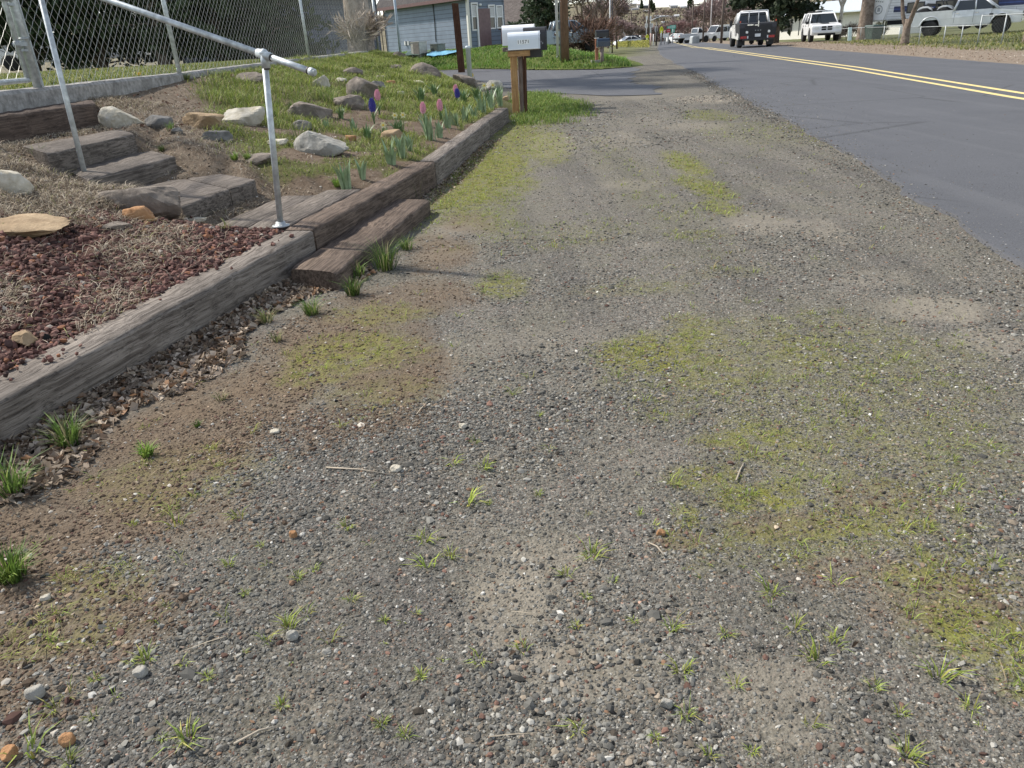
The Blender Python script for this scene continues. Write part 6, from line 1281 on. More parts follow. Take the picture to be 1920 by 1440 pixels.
# low yellowish hedge before the white car
x0 = hit(1147, 88); x1 = hit(1216, 89); n = 5200; t = RNG.random(n); c = x0[None]*(1-t[:, None])+x1[None]*t[:, None]; pz = RNG.random(n)**.7*.75; c[:, 1] += RNG.normal(0, .35, n); c[:, 2] = zground(c[:, 0], c[:, 1])+pz
v, f, cc_ = leaves(c[:, 0], c[:, 1], c[:, 2], RNG.uniform(.08, .2, n), pick(n, [(3, (.42, .40, .10), .2), (2, (.25, .27, .07), .25), (1, (.6, .55, .25), .15)]), .8); tag(np_mesh('low_hedge', v, f, GRM, cc_), 'low yellow green hedge in front of the white car', 'hedge')

# ================================================================== hills with houses
def hillz(x, y):
    d = sstep(330, 700, y); r = .06*(y-330)*d
    crest = 18.5+15*sstep(.195, .12, x/np.maximum(y, 1))+4*(fbm(x/90, y/260, 141)-.5)+3*sstep(.25, .33, x/np.maximum(y, 1))
    return np.minimum(r, crest)*d+5*(fbm(x/60, y/60, 143)-.5)*d-2.2
def hill_material():
    t = NT('scrub_hill'); p = t.pos(); n = t.noise(p, .05, 7, .7); f = t.noise(p, .35, 6, .7); col = t.mix(t.map(n, .35, .65), (.13, .115, .075), (.23, .205, .13)); col = t.mix(t.map(f, .5, .62, 0, .7), col, (.075, .06, .05)); return t.fin(col, .95, .1)
HX, HY = np.meshgrid(np.linspace(-1100, 1500, 200), np.concatenate([np.linspace(290, 1000, 120), np.linspace(1020, 2500, 40)]))
sheet('hills', HX, HY, hillz, hill_material(), label='scrubby hillside beyond the street')
hw = [flat('hill_house_white', (.72, .71, .68), .7, var=.05), flat('hill_house_grey', (.42, .41, .40), .7), flat('hill_house_tan', (.5, .43, .34), .7), flat('hill_house_dark', (.12, .12, .125), .7)]; hr_ = [flat('hill_roof_grey', (.22, .21, .21), .8), flat('hill_roof_pale', (.6, .6, .6), .7), flat('hill_roof_brown', (.17, .12, .1), .8)]
for i, (px, py, wpx, hpx, mi, ri, lab) in enumerate([(1124, 3, 12, 6, 0, 1, 'white hillside house above the black boxes'), (1149, 2, 10, 6, 3, 0, 'dark hillside house by the white pole'), (1160, 3, 9, 5, 0, 1, 'white hillside house right of the white pole'), (1175, 12, 13, 4, 0, 0, 'long white hillside house with grey roof'), (1188, 6, 12, 4, 2, 1, 'tan hillside house with pale roof'), (1191, 17, 13, 4, 1, 0, 'grey terraced hillside house'), (1177, 19, 8, 3, 3, 0, 'small dark hillside house'), (1200, 10, 9, 5, 0, 2, 'white hillside house with brown roof'), (1211, 9, 9, 6, 3, 1, 'dark glass fronted hillside house'), (1222, 10, 9, 5, 0, 1, 'white hillside house near the crest'), (1212, 21, 11, 3, 2, 1, 'low tan hillside house'), (1225, 19, 8, 3, 0, 0, 'low white hillside house behind the lamp pole'), (1231, 31, 10, 4, 0, 0, 'white lower slope house with a peaked roof'), (1242, 31, 10, 3, 0, 1, 'long white lower slope building'), (1252, 31, 10, 3, 2, 1, 'tan lower slope building'), (1262, 32, 9, 4, 1, 0, 'grey lower slope building'), (1269, 30, 9, 4, 0, 1, 'white lower slope building at the right'), (1264, 12, 14, 6, 1, 1, 'wide grey crest house right of the sky gap'), (1283, 13, 14, 4, 0, 1, 'white crest house left of the sky gap edge'), (1208, 4, 7, 4, 2, 0, 'tan crest house left of the pointed tree'), (1135, 12, 9, 4, 1, 1, 'grey hillside house over the bare trees'), (1245, 42, 8, 3, 1, 1, 'pale building at the foot of the hill')]):
    q = hit(px, py+hpx*.5, hillz, 300, 1500); k = 0
    while q[1] > 1150 and k < 20: k += 1; q = hit(px, py+hpx*.5+k, hillz, 300, 1500)
    s_ = ppm(q); w_ = wpx/s_; h = hpx/s_; r = empty('hillside_house', (q[0], q[1], q[2]-.6), .12*math.sin(i*3), lab, 'house', 'houses on the hill')
    MB().box((0, w_*.3, h*.35), (w_, w_*.6, h*.9+.6)).build('wall', hw[mi], r); gable_roof(r, [(-w_/2, 0), (w_/2, 0), (w_/2, w_*.6), (-w_/2, w_*.6)], h*.32, w_*.05, h*.8+.3, hr_[ri], hw[0], .25)
    for j in range(3): f = MB().box(((j-1)*w_*.28, -.05, h*.42), (w_*.15, .1, h*.3)).build('window', GLS, r)
for i, (px, py, h, lab) in enumerate([(1294, 34, 17, 'dark tall conifer on the hill right'), (1291, 36, 13, 'second dark conifer on the hill right'), (1221, 8, 8, 'dark pointed tree on the hill crest'), (1203, 16, 6, 'round dark tree between hillside houses'), (1226, 22, 6, 'dark tree beside the low white hillside house'), (1171, 18, 7, 'dark tree under the long white hillside house')]):
    conifer(min((hit(px, py+k, hillz, 300, 1500) for k in range(0, 24, 2)), key=lambda q: (q[1] > 1150, 0)), h, h*.42, lab, 1.3, 900, 80+i, .05, 'hill trees', 1.1)
n = 3200; xx = RNG.uniform(20, 260, n); yy_ = RNG.uniform(335, 640, n); k = (xx/yy_ < .36) & (xx/yy_ > .1); xx, yy_ = xx[k], yy_[k]; m_ = len(xx)
v, f, c = leaves(np.repeat(xx, 9)+RNG.normal(0, 1., 9*m_), np.repeat(yy_, 9)+RNG.normal(0, 1., 9*m_), np.repeat(hillz(xx, yy_), 9)+RNG.uniform(.2, 2., 9*m_), RNG.uniform(.7, 1.7, 9*m_), pick(9*m_, [(4, (.13, .10, .085), .25), (2, (.19, .145, .12), .2), (1, (.10, .105, .06), .2), (1, (.25, .18, .17), .2)]), 1.)
tag(np_mesh('hillside_brush', v, f, TWG, c), kind='stuff', label='grey brown brush covering the hillside')
# brush belt behind the junction
n = 26000; yy_ = RNG.uniform(205, 300, n); xx = yy_*RNG.uniform(.06, .46, n); z = zground(xx, yy_)*0-1.9+RNG.random(n)**1.5*4.2*(.4+.9*fbm(xx/14, yy_/14, 151)); v, f, c = leaves(xx, yy_, z, RNG.uniform(.35, 1.0, n), pick(n, [(4, (.17, .13, .11), .25), (2, (.24, .185, .155), .2), (2, (.27, .18, .165), .2), (1, (.12, .1, .08), .2)]), 1.)
tag(np_mesh('far_brush', v, f, TWG, c), kind='stuff', label='belt of bare brush behind the junction')
# ================================================================== vehicles
def paint(name, rgb, metal=0., rough=.32):
    if name in MATS: return MATS[name]
    t = NT(name); v = t.obj(); n = t.noise(v, 3, 4); col = t.mix(t.map(n, .3, .7), tuple(.9*a for a in rgb), tuple(min(1, 1.06*a) for a in rgb))
    t.fin(col, rough, .5, metal); t.b.inputs['Coat Weight'].default_value = .5; t.b.inputs['Coat Roughness'].default_value = .08; MATS[name] = t.m; return t.m
P_WHITE = paint('white_car_paint', (.74, .74, .73)); P_BLACK = paint('black_car_paint', (.014, .014, .015)); P_SILVER = paint('silver_car_paint', (.60, .62, .63), .45, .3); P_BLUEG = paint('blue_grey_car_paint', (.25, .31, .36), .3); P_DARK = paint('dark_blue_car_paint', (.03, .04, .05))
TYRE = flat('tyre_rubber', (.018, .018, .018), .85, var=.3); RIM = flat('alloy_rim', (.50, .51, .52), .4, .25); RIMD = flat('dark_alloy_rim', (.05, .05, .055), .4, .5); CHROME = flat('chrome_trim', (.7, .7, .7), .18, .9); CGL = NT('car_window_glass').fin((.015, .02, .022), .05, .7); HL = flat('headlight_lens', (.7, .72, .72), .15, .2); TL = flat('tail_light_red', (.42, .02, .02), .25); UNDER = flat('underbody_black', (.012, .012, .012), .9)
def wheel(parent, x, y, r, w_, side, rim=RIM, spokes=6):
    o = MB().lathe([(r*.62, -w_*.5), (r*.93, -w_*.5), (r, -w_*.36), (r, w_*.36), (r*.93, w_*.5), (r*.62, w_*.5)], n=28, axis='Y').build('wheel', TYRE, parent); o.location = (x, y, r)
    m = MB(); yo = side*w_*.42; m.lathe([(r*.64, yo-side*.05), (r*.64, yo), (r*.56, yo+side*.012), (r*.5, yo-side*.05)], n=24, axis='Y'); m.lathe([(0, yo-side*.06), (r*.16, yo-side*.05), (r*.15, yo+side*.01), (0, yo+side*.015)], n=12, axis='Y')
    for k in range(spokes):
        a = 2*PI*k/spokes; m.box((math.cos(a)*r*.33, yo-side*.015, math.sin(a)*r*.33), (r*.46, .03, r*.13), ry=-a)
    m.lathe([(0, yo-side*.075), (r*.55, yo-side*.075), (r*.55, yo-side*.085), (0, yo-side*.085)], n=18, axis='Y')
    return m.build('rim', rim, o)
def arch(xc, r, z0, n=9): return [(xc+r*math.cos(PI*i/n), z0+r*math.sin(PI*i/n)*1.02) for i in range(n+1)]
def body_profile(top, x0, x1, zb, wheels, ra):
    """top: list of (x,z) from rear to front; underside is cut by the wheel arches"""
    pr = list(top)+[(x1, zb)]
    for xc in sorted(wheels, reverse=True): pr += [(a, max(zb, b)) for a, b in arch(xc, ra, zb*.95)]
    return pr+[(x0, zb)]
def vehicle(name, label, cat, at, heading, spec, group=None):
    s = spec; root = empty(name, tuple(at), heading, label, cat, group); W_ = s['w']/2; paint_ = s['paint']
    tp = s.get('tuck', lambda x, z: 1.-.10*max(0, z-s['belt']+.25)-.06*max(0, .45-z))
    bd = MB().prism(body_profile(s['top'], s['x0'], s['x1'], s['zb'], s['wheels'], s['ra']), -W_, W_, tp).build('body', s.get('bpaint', paint_), root, s.get('bev', .035), 2)
    MB().box(((s['x0']+s['x1'])/2, 0, s['zb']+.16), (s['x1']-s['x0']-.25, W_*1.72, .3)).build('underbody', UNDER, root)
    A, B, C_, D = s['cab']; wb, wt = W_*s.get('cwb', .95), W_*s.get('cwt', .78); cz = C_[1]
    if s.get('cab', None):
        def hw(z): return wb+(wt-wb)*(z-A[1])/(B[1]-A[1])
        cm = MB(); th = .055
        for sy in (-1, 1):
            cm.tube([(A[0], sy*wb, A[1]-.02), (B[0], sy*wt, B[1])], th*.8, 6); cm.tube([(D[0], sy*wb, D[1]-.02), (C_[0], sy*wt, C_[1])], th*s.get('dp', 1.3), 6)
            for t in s.get('pillars', ()): cm.tube([(t, sy*hw(A[1]), A[1]-.02), (t-.06, sy*wt, B[1])], th*.85, 6)
        cm.hexa([(B[0]+.03, -wt, B[1]-.03), (B[0]+.03, wt, B[1]-.03), (C_[0]-.03, wt, C_[1]-.03), (C_[0]-.03, -wt, C_[1]-.03)], [(B[0]-.12, -wt*.9, B[1]+.055), (B[0]-.12, wt*.9, B[1]+.055), (C_[0]+.1, wt*.9, C_[1]+.05), (C_[0]+.1, -wt*.9, C_[1]+.05)])
        cm.build('cabin', paint_, root, .012)
        g = MB(); e = .012
        MB().hexa([(A[0]-e, -wb+.02, A[1]), (A[0]-e, wb-.02, A[1]), (A[0]-.04, wb-.02, A[1]), (A[0]-.04, -wb+.02, A[1])], [(B[0]-e, -wt+.02, B[1]-.01), (B[0]-e, wt-.02, B[1]-.01), (B[0]-.04, wt-.02, B[1]-.01), (B[0]-.04, -wt+.02, B[1]-.01)]).build('windscreen', CGL, root)
        MB().hexa([(D[0]+e, -wb+.02, D[1]), (D[0]+e, wb-.02, D[1]), (D[0]+.04, wb-.02, D[1]), (D[0]+.04, -wb+.02, D[1])], [(C_[0]+e, -wt+.02, C_[1]-.01), (C_[0]+e, wt-.02, C_[1]-.01), (C_[0]+.04, wt-.02, C_[1]-.01), (C_[0]+.04, -wt+.02, C_[1]-.01)]).build('rear_window', CGL, root)
        for sy in (-1, 1): 
            k = sy*(-.015)
            MB().hexa([(A[0]-.02, sy*wb+k, A[1]), (D[0]+.02, sy*wb+k, D[1]), (D[0]+.02, sy*wb+3*k, D[1]), (A[0]-.02, sy*wb+3*k, A[1])], [(B[0]-.01, sy*wt+k, B[1]-.01), (C_[0]+.01, sy*wt+k, C_[1]-.01), (C_[0]+.01, sy*wt+3*k, C_[1]-.01), (B[0]-.01, sy*wt+3*k, B[1]-.01)]).build('side_window', CGL, root)
    for xc in s['wheels']:
        for sy in (-1, 1): wheel(root, xc, sy*(W_-s['tw']*.5-.005), s['wr'], s['tw'], sy, s.get('rim', RIM))
    if s.get('mirror'):
        mx, mz = s['mirror']
        for sy in (-1, 1): mb_ = MB(); mb_.box((mx, sy*(W_+.10), mz), (.10, .16, s.get('mh', .17))); mb_.box((mx, sy*(W_-.01), mz-.06), (.06, .14, .05)); mb_.build('mirror', BLK2, root, .02)
    for sy in (-1, 1):
        for hx in s.get('handles', ()): MB().box((hx, sy*(W_+.004), s['belt']-.13), (.2, .02, .035)).build('door_handle', s.get('hm', CHROME), root)
        for sx in s.get('seams', ()): MB().box((sx, sy*(W_-.002), (s['belt']+s['zb'])/2+.05), (.014, .008, s['belt']-s['zb']-.14)).build('door_gap', UNDER, root)
    return root
def add(root, name, mat, c, d, bev=.01, **k): return MB().box(c, d, **k).build(name, mat, root, bev)
rdir = math.atan2(.99, .145)
# ---- white cab truck with black flatbed body, driving away
q = (hit(1387, 91)+hit(1449, 88))/2; HD = math.atan2(.985, .17)
SP = dict(w=2.02, x0=-.05, x1=5.2, zb=.48, wheels=(.95, 4.35), ra=.46, wr=.41, tw=.28, belt=1.22, paint=P_WHITE, rim=RIMD,
          top=[(2.0, .55), (2.0, 1.25), (3.9, 1.27), (4.2, 1.22), (5.05, 1.12), (5.2, .95)], cab=((3.95, 1.26), (3.25, 1.90), (2.25, 1.92), (2.05, 1.26)), pillars=(2.95,), mirror=(3.7, 1.36), mh=.3, handles=(2.5,), seams=(2.3, 3.5))
SP['x0'] = 1.2
tk = vehicle('pickup_truck', 'white cab pickup with a black angular utility bed driving away on the road', 'truck', q-np.array([.14, .9, 0])*.0+np.array([0, 0, .022]), HD, SP)
bed = MB(); 
bed.prism([(-.22, .46), (-.22, 1.06), (-.10, 1.30), (1.98, 1.34), (1.98, .60), (1.5, .46)], -1.06, 1.06, lambda x, z: 1. if z > .9 else .93).build('bed', flat('charcoal_bed', (.017, .017, .019), .55), tk, .03)
hr2 = MB()
for sy in (-1, 1): hr2.tube([(1.9, sy*.9, 1.3), (1.9, sy*.8, 1.98)], .035, 8)
for y in (-.28, .28): hr2.tube([(1.9, y, 1.3), (1.9, y, 1.98)], .022, 8)
hr2.tube([(1.9, -.8, 1.98), (1.9, .8, 1.98)], .035, 8); hr2.build('headache_rack', P_WHITE, tk)
add(tk, 'tailgate', MATS['charcoal_bed'], (-.215, 0, 1.04), (.06, 1.5, .34), .012)
for sy in (-1, 1):
    add(tk, 'work_light', HL, (-.245, sy*.62, .84), (.05, .14, .13), .02); 
    o = MB().prism([(-.25, .50), (-.25, .63), (-.2, .63), (-.2, .50)], sy*.62, sy*.96).build('tail_light', TL, tk); add(o, 'reflector', WHT, (-.258, sy*.56, .57), (.02, .07, .14), .004)
    add(tk, 'mud_flap', BLK2, (.42, sy*.82, .33), (.03, .40, .42), .01); add(tk, 'marker_light', flat('amber_red_lens', (.6, .12, .06), .3), (-.05, sy*1.0, 1.40), (.07, .07, .12), .02)
add(tk, 'bumper', BLK2, (-.28, 0, .44), (.14, 1.72, .12), .02); add(tk, 'license_plate', WHT, (-.262, 0, .66), (.02, .32, .16), .004); add(tk, 'hitch', UNDER, (-.32, 0, .36), (.2, .12, .1), .01)
for k, y in enumerate((-.14, 0, .14)): add(tk, 'badge', GALVD, (-.25, y, .92), (.015, .06, .05), .004)
em = MB(); em.box((-.252, -.0, 1.27), (.02, .05, .3)); em.box((-.252, .1, 1.2), (.02, .22, .05)); em.build('chrome_ornament', CHROME, tk); add(tk, 'chrome_ornament', CHROME, (-.252, .45, 1.22), (.02, .34, .07), .02)
o = MB().tube([(.2, -.55, .36), (-.1, -.6, .34)], .05, 10).build('exhaust_pipe', CHROME, tk); add(tk, 'spare_tyre', TYRE, (.3, .25, .38), (.55, .22, .42), .06)
# ---- white boxy suv parked facing us
q = (hit(1519, 79.5)+hit(1566, 76.5))/2; HS = math.atan2(-.985, -.20)
SV = dict(w=1.88, x0=-2.2, x1=2.2, zb=.42, wheels=(-1.38, 1.32), ra=.46, wr=.40, tw=.26, belt=1.13, paint=P_WHITE, rim=RIMD, cwb=.95, cwt=.76, dp=1.7,
          top=[(-2.2, .5), (-2.22, 1.1), (-2.1, 1.16), (.85, 1.17), (1.0, 1.15), (2.05, 1.06), (2.2, .95), (2.24, .62)], cab=((.95, 1.15), (.35, 1.74), (-1.95, 1.76), (-2.12, 1.15)), pillars=(-.35, -1.3), mirror=(.72, 1.2), handles=(-.25, -1.2), hm=BLK2, seams=(-.4, .7, -1.35))
sv = vehicle('suv', 'white boxy suv with a black hood stripe parked on the far gravel facing the street', 'suv', q-np.array([math.cos(HS), math.sin(HS), 0])*1.3, HS, SV)
for sy in (-1, 1):
    for z in (.90, .76): add(sv, 'grille', UNDER, (2.235, sy*.185, z), (.03, .30, .10), .012)
    add(sv, 'headlight', HL, (2.2, sy*.66, .86), (.09, .3, .19), .03); add(sv, 'fog_light', HL, (2.245, sy*.74, .56), (.03, .12, .09), .02); o = MB().tube([(.2, sy*.62, 1.86), (-1.8, sy*.62, 1.87)], .022, 8).build('roof_rail', BLK2, sv)
o = MB().hexa([(.98, -.3, 1.166), (.98, .3, 1.166), (1.75, .2, 1.098), (1.75, -.2, 1.098)], [(.98, -.3, 1.174), (.98, .3, 1.174), (1.75, .2, 1.106), (1.75, -.2, 1.106)]).build('hood_stripe', BLK, sv)
add(sv, 'bumper', P_WHITE, (2.2, 0, .60), (.16, 1.8, .22), .06); add(sv, 'lower_intake', UNDER, (2.24, 0, .46), (.1, 1.1, .12), .02); add(sv, 'roof_box', P_WHITE, (-.9, .1, 1.90), (.9, .7, .10), .04); add(sv, 'rack_bar', BLK2, (-.4, 0, 1.87), (.05, 1.3, .05), .01)
# ---- silver crew cab pickup side-on behind the fence
hs = 1.0
q = at_depth(1808, 66, 45.5); q[2] = .0
v_ = q[:2]/np.hypot(*q[:2]); HP = math.atan2(v_[0], -v_[1])+PI+math.radians(-6)
PK = dict(w=2.02, x0=-2.95, x1=2.85, zb=.55, wheels=(-1.85, 1.85), ra=.52, wr=.43, tw=.28, belt=1.32, paint=P_SILVER, rim=RIM, cwt=.80,
          top=[(-2.95, .7), (-2.95, .98), (-.76, .98), (-.74, 1.34), (1.3, 1.36), (1.5, 1.33), (2.65, 1.20), (2.85, 1.05), (2.88, .75)], cab=((1.6, 1.34), (.85, 1.88), (-.5, 1.89), (-.68, 1.34)), pillars=(.45,), mirror=(1.35, 1.42), handles=(.55, -.45), seams=(.4, 1.3, -.6))
pk = vehicle('pickup_truck', 'silver crew cab pickup parked behind the low fence, front to the left', 'truck', q, HP, PK)
for sy in (-1, 1):
    add(pk, 'headlight', HL, (2.76, sy*.80, 1.03), (.2, .34, .22), .03); add(pk, 'running_board', CHROME, (.1, sy*1.0, .52), (2.4, .16, .06), .02); add(pk, 'tail_light', TL, (-2.92, sy*.93, 1.15), (.1, .14, .36), .02); add(pk, 'bed_rail', BLK2, (-1.85, sy*.94, 1.41), (2.15, .1, .04), .01); add(pk, 'fender_badge', BLK2, (1.3, sy*1.015, 1.05), (.2, .02, .11), .01)
    ar = MB(); ar.tube([(1.85+.55*math.cos(a), sy*1.012, .53+.55*math.sin(a)) for a in np.linspace(0, PI, 14)], .04, 6, caps=True); ar.build('wheel_arch_trim', P_SILVER, pk); ar = MB(); ar.tube([(-1.85+.55*math.cos(a), sy*1.012, .53+.55*math.sin(a)) for a in np.linspace(0, PI, 14)], .04, 6); ar.build('wheel_arch_trim', P_SILVER, pk)
add(pk, 'grille', BLK2, (2.87, 0, 1.02), (.06, 1.2, .30), .03); add(pk, 'grille_bar', CHROME, (2.9, 0, 1.04), (.04, 1.2, .05), .01); add(pk, 'bumper', CHROME, (2.88, 0, .70), (.2, 1.95, .2), .05); add(pk, 'bed_floor', UNDER, (-1.85, 0, .985), (2.1, 1.7, .02), .0)
def cargo_sides(r, m):
    for sy in (-1, 1): MB().prism(body_profile([(-2.95, .7), (-2.95, 1.36), (-.72, 1.39)], -2.95, -.72, .55, (-1.85,), .52), sy*.93, sy*1.008).build('bed_side', m, r, .012)
    add(r, 'tailgate', m, (-2.91, 0, 1.12), (.09, 1.84, .5), .015)
cargo_sides(pk, P_SILVER)
# atv riding in its bed
fwd = np.array([math.cos(HP), math.sin(HP), 0]); av = q-fwd*1.8+np.array([0, 0, 1.0])
at_ = empty('quad_bike', tuple(av), HP, 'white and black quad bike loaded in the silver pickup bed', 'quad bike')
for x in (-.55, .55):
    f_ = MB(); f_.prism([(x-.42, .42), (x-.32, .60), (x-.1, .68), (x+.15, .68), (x+.36, .58), (x+.44, .42), (x+.36, .47), (x+.15, .58), (x-.1, .58), (x-.28, .50)], -.55, .55).build('fender', P_WHITE, at_, .02)
    for sy in (-1, 1): wheel(at_, x, sy*.45, .29, .22, sy, RIMD, 4)
add(at_, 'engine_block', UNDER, (0, 0, .38), (.7, .42, .36), .05); o = MB().prism([(-.6, .70), (-.5, .84), (.05, .80), (.1, .66), (-.4, .64)], -.16, .16).build('seat', BLK2, at_, .03); o = MB().tube([(.3, -.36, .98), (.36, 0, .92), (.3, .36, .98)], .018, 8).build('handlebar', BLK2, at_); MB().tube([(.45, 0, .6), (.34, 0, .92)], .03, 8).build('steering_stem', BLK2, at_)
# ---- fifth-wheel camper behind it
q = at_depth(1630, 52, 50.); e_ = at_depth(1790, 44, 47.5); d_ = (e_-q)[:2]; d_ /= np.hypot(*d_); HC = math.atan2(-d_[1], -d_[0])
cw = empty('camper_trailer', (q[0], q[1], .25), HC, 'white camper trailer with a navy stripe and black framed windows behind the pickup', 'trailer')
CW = flat('camper_white', (.78, .78, .77), .35, var=.03); NAVY = flat('navy_stripe', (.012, .02, .075), .35); CSIDE = siding('camper_ribbed_side', (.74, .75, .75), .16)
# local +x = nose, nose sits at x=0
MB().prism([(-9, .75), (-9, 3.1), (-2.4, 3.15), (-1.5, 3.0), (-1.05, .75)], -1.25, 1.25).build('body', CSIDE, cw, .04)
MB().prism([(-1.48, 3.0), (-1.3, 3.05), (-.55, 2.6), (-.12, 1.85), (.0, 1.1), (-.05, .72), (-1.03, .72)], -1.26, 1.26).build('front_cap', CW, cw, .08, 3)
for sy in (-1, 1):
    add(cw, 'stripe', NAVY, (-5.2, sy*1.252, 1.38), (7.4, .012, .34), 0); add(cw, 'stripe', flat('blue_line', (.03, .06, .2), .4), (-5.2, sy*1.2585, 1.38), (7.4, .006, .07), 0)
    for x, w_ in ((-2.75, 1.0), (-4.6, 1.5), (-6.8, .9)): f = add(cw, 'window', BLK2, (x, sy*1.262, 1.42), (w_, .03, .62), .012); add(f, 'pane', CGL, (x, sy*1.274, 1.42), (w_-.14, .014, .48), 0)
    em = MB(); em.tube([(-.62+.2*math.cos(a), sy*1.268, 1.42+.24*math.sin(a)) for a in np.linspace(0, 2*PI, 25)], .028, 6); em.box((-.62, sy*1.267, 1.42), (.16, .012, .22)); em.build('round_emblem', flat('grey_emblem', (.3, .32, .34), .4), cw)
    em = MB(); [em.box((-.78+.12*i, sy*1.266, 1.86+.02*i), (.08, .01, .07)) for i in range(4)]; em.build('lettering', GALVD, cw); 
    for i in range(5): pass
    add(cw, 'skirt', UNDER, (-5, sy*1.15, .62), (7.6, .06, .26), 0)
    for x in (-5.6, -6.5): wheel(cw, x, sy*1.1, .36, .22, sy)
for sy in (-.6, .6): MB().tube([(-.9, sy, .75), (-.9, sy, -.1)], .05, 8).build('landing_leg', GALVD, cw)
add(cw, 'vent', BLK2, (-3.9, 0, 3.2), (.5, .5, .16), .03); add(cw, 'gas_bottle', WHT, (-.5, -.3, .5), (.35, .35, .5), .1)
# ---- white van, white flatbed, sedan, dark hatchback, blue grey pickup
def faro(px, py, zc): q = far(px, py, zc); return q
VN = dict(w=2.0, x0=-2.9, x1=2.9, zb=.42, wheels=(-1.75, 1.95), ra=.45, wr=.38, tw=.25, belt=1.3, paint=P_WHITE, cwt=.86, cwb=.97, dp=1.6,
          top=[(-2.9, .5), (-2.92, 1.32), (1.55, 1.34), (2.0, 1.25), (2.75, 1.08), (2.9, .85)], cab=((1.85, 1.30), (1.15, 2.2), (-2.75, 2.25), (-2.88, 1.32)), pillars=(.35, -.5, -1.4), mirror=(1.4, 1.4), handles=(.2,), seams=(.3, 1.3))
q = faro(1350, 72, 116); va = vehicle('van', 'white passenger van parked on the grass beyond the road, front left', 'van', q, math.atan2(-.45, -.9), VN)
for sy in (-1, 1):
    add(va, 'roof_panel', P_WHITE, (-.8, sy*.82, 2.12), (3.9, .16, .30), .04); add(va, 'headlight', HL, (2.84, sy*.72, .88), (.1, .3, .18), .03); 
add(va, 'bumper', GALVD, (2.9, 0, .55), (.14, 1.95, .2), .04)
FB = dict(w=2.0, x0=-.9, x1=2.6, zb=.5, wheels=(-1.6, 1.6), ra=.45, wr=.40, tw=.26, belt=1.3, paint=P_WHITE, cwt=.84, top=[(.1, .6), (.1, 1.32), (1.25, 1.33), (1.5, 1.28), (2.45, 1.15), (2.6, .9)], cab=((1.3, 1.3), (.75, 1.95), (.3, 1.97), (.15, 1.3)), pillars=(), mirror=(1.1, 1.4), handles=(.5,), seams=(.3,))
q = faro(1300, 73, 112); fb_ = vehicle('flatbed_truck', 'white flatbed pickup parked beside the van', 'truck', q, math.atan2(.3, .95), FB)
MB().prism([(-2.9, .75), (-2.9, 1.28), (.05, 1.28), (.05, .75)], -1.02, 1.02).build('bed', flat('flatbed_grey_white', (.5, .52, .53), .5), fb_, .03); add(fb_, 'bumper', BLK2, (-2.95, 0, .65), (.12, 1.9, .2), .03); add(fb_, 'underbody', UNDER, (-1.5, 0, .6), (2.6, 1.2, .3), 0)
for sy in (-1, 1): add(fb_, 'tail_light', TL, (-2.91, sy*.85, 1.0), (.06, .2, .14), .01)
q = faro(1302, 76, 100); db = empty('utility_cabinet', tuple(q), .15, 'grey sloped metal cabinet at the roadside before the flatbed', 'cabinet'); s_ = ppm(q); MB().prism([(-7/s_, 0), (-7/s_, 11/s_), (-5/s_, 13/s_), (7/s_, 13/s_), (7/s_, 0)], -.5, .5).build('housing', flat('grey_cabinet', (.36, .38, .38), .5), db, .03); add(db, 'door', flat('grey_cabinet_door', (.28, .30, .30), .5), (3/s_, -.51, 5.5/s_), (6/s_, .02, 10/s_), .01)
q = faro(1272, 74, 125); 
SD = dict(w=1.78, x0=-2.3, x1=2.3, zb=.28, wheels=(-1.35, 1.4), ra=.37, wr=.32, tw=.21, belt=.95, paint=P_WHITE, cwt=.74, top=[(-2.3, .45), (-2.32, .92), (-2.2, 1.0), (-1.5, 1.03), (1.0, .98), (1.35, .93), (2.15, .78), (2.32, .6)], cab=((1.1, .95), (.25, 1.42), (-.75, 1.43), (-1.6, 1.0)), pillars=(-.15,), mirror=(.75, 1.02), handles=(.1, -.8), hm=P_WHITE, seams=(.75, -.2, -1.1))
c1 = vehicle('sedan', 'small white car far down the road by the green sign', 'car', q, math.atan2(-.9, .4), SD, 'cars parked down the street')
q = faro(1178, 81, 121); c2 = vehicle('sedan', 'white sedan parked behind the low hedge, front left', 'car', q, math.atan2(-.25, -.97), SD, 'cars parked down the street')
for c in (c1, c2):
    for sy in (-1, 1): add(c, 'headlight', HL, (2.24, sy*.66, .68), (.14, .34, .13), .03); add(c, 'tail_light', TL, (-2.29, sy*.68, .85), (.08, .3, .13), .02)
HB = dict(SD); HB.update(paint=P_DARK, top=[(-2.2, .45), (-2.25, 1.05), (-2.1, 1.12), (1.0, 1.08), (1.35, 1.02), (2.15, .9), (2.32, .65)], cab=((1.1, 1.05), (.3, 1.62), (-1.6, 1.64), (-2.15, 1.1)), belt=1.05, pillars=(-.15, -1.1))
q = faro(1177, 77, 135); vehicle('hatchback', 'dark car parked beyond the white sedan', 'car', q, math.atan2(-.2, -.98), HB, 'cars parked down the street')
PB = dict(PK); PB.update(paint=P_BLUEG); q = at_depth(1052, 81, 50); q[2] = float(land_all(q[0], q[1])) if q[0] < 5 else .1; pb = vehicle('pickup_truck', 'blue grey pickup parked on the lawn behind the two poles', 'truck', (q[0], q[1], max(.05, q[2]-.05)), math.atan2(-.1, 1)*0+math.radians(4), PB)
cargo_sides(pb, P_BLUEG)
for sy in (-1, 1): add(pb, 'tail_light', TL, (-2.92, sy*.93, 1.15), (.1, .14, .36), .02)
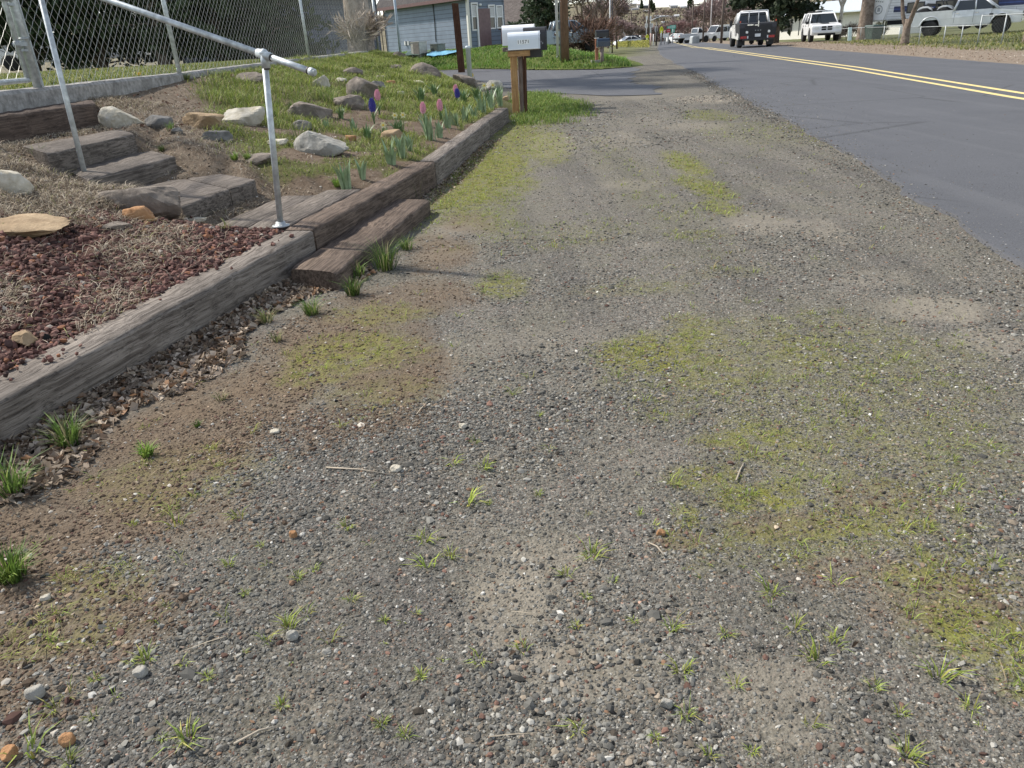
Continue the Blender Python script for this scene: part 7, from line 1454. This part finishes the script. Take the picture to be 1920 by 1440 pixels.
q = at_depth(92, 112, 34); q[2] = 1.15; c3 = copy_tree(c2); c3.location = q; c3.rotation_euler[2] = .3; c3['label'] = 'white car glimpsed under the conifers behind the gate'
for i, (px, zc, lab) in enumerate([(215, 36, 'white car glimpsed under the conifers in the first fence bay'), (395, 36, 'white car glimpsed under the conifers behind the rail')]):
    c = copy_tree(c2); q = at_depth(px, 110, zc); c.location = (q[0], q[1], 1.15); c.rotation_euler[2] = -.15+.5*i; c['label'] = lab
# ================================================================== daylight
w = bpy.data.worlds.new("World"); sc.world = w; w.use_nodes = True
SUN_DIR = Vector((-.80, .40, .0)).normalized(); ELEV = math.radians(46)
sun_v = Vector((SUN_DIR.x*math.cos(ELEV), SUN_DIR.y*math.cos(ELEV), math.sin(ELEV)))
sk = w.node_tree.nodes.new('ShaderNodeTexSky'); sk.sky_type = 'NISHITA'; sk.sun_disc = False
sk.sun_elevation = ELEV; sk.sun_rotation = math.atan2(SUN_DIR.x, SUN_DIR.y); sk.air_density = 1.0; sk.dust_density = .4; sk.ozone_density = 1.5
bg = w.node_tree.nodes['Background']; bg.inputs[1].default_value = .13
hs_ = w.node_tree.nodes.new('ShaderNodeHueSaturation'); hs_.inputs['Saturation'].default_value = .55     # thin high haze pales the blue
w.node_tree.links.new(sk.outputs[0], hs_.inputs['Color']); w.node_tree.links.new(hs_.outputs[0], bg.inputs[0])
sl = bpy.data.lights.new('sun', 'SUN'); sl.energy = 3.3; sl.angle = math.radians(2.2); sl.color = (1., .94, .85)
so = bpy.data.objects.new('sun', sl); COL.objects.link(so); so.rotation_euler = sun_v.to_track_quat('Z', 'Y').to_euler()
vs_ = sc.view_settings; sc.display_settings.display_device = 'sRGB'; vs_.view_transform = 'Standard'; vs_.look = 'None'; vs_.gamma = 1; vs_.use_curve_mapping = False; vs_.exposure = .92
sc.cycles.max_bounces = 6; sc.cycles.transparent_max_bounces = 8; sc.cycles.use_denoising = True
sc.cycles.caustics_reflective = False; sc.cycles.caustics_refractive = False
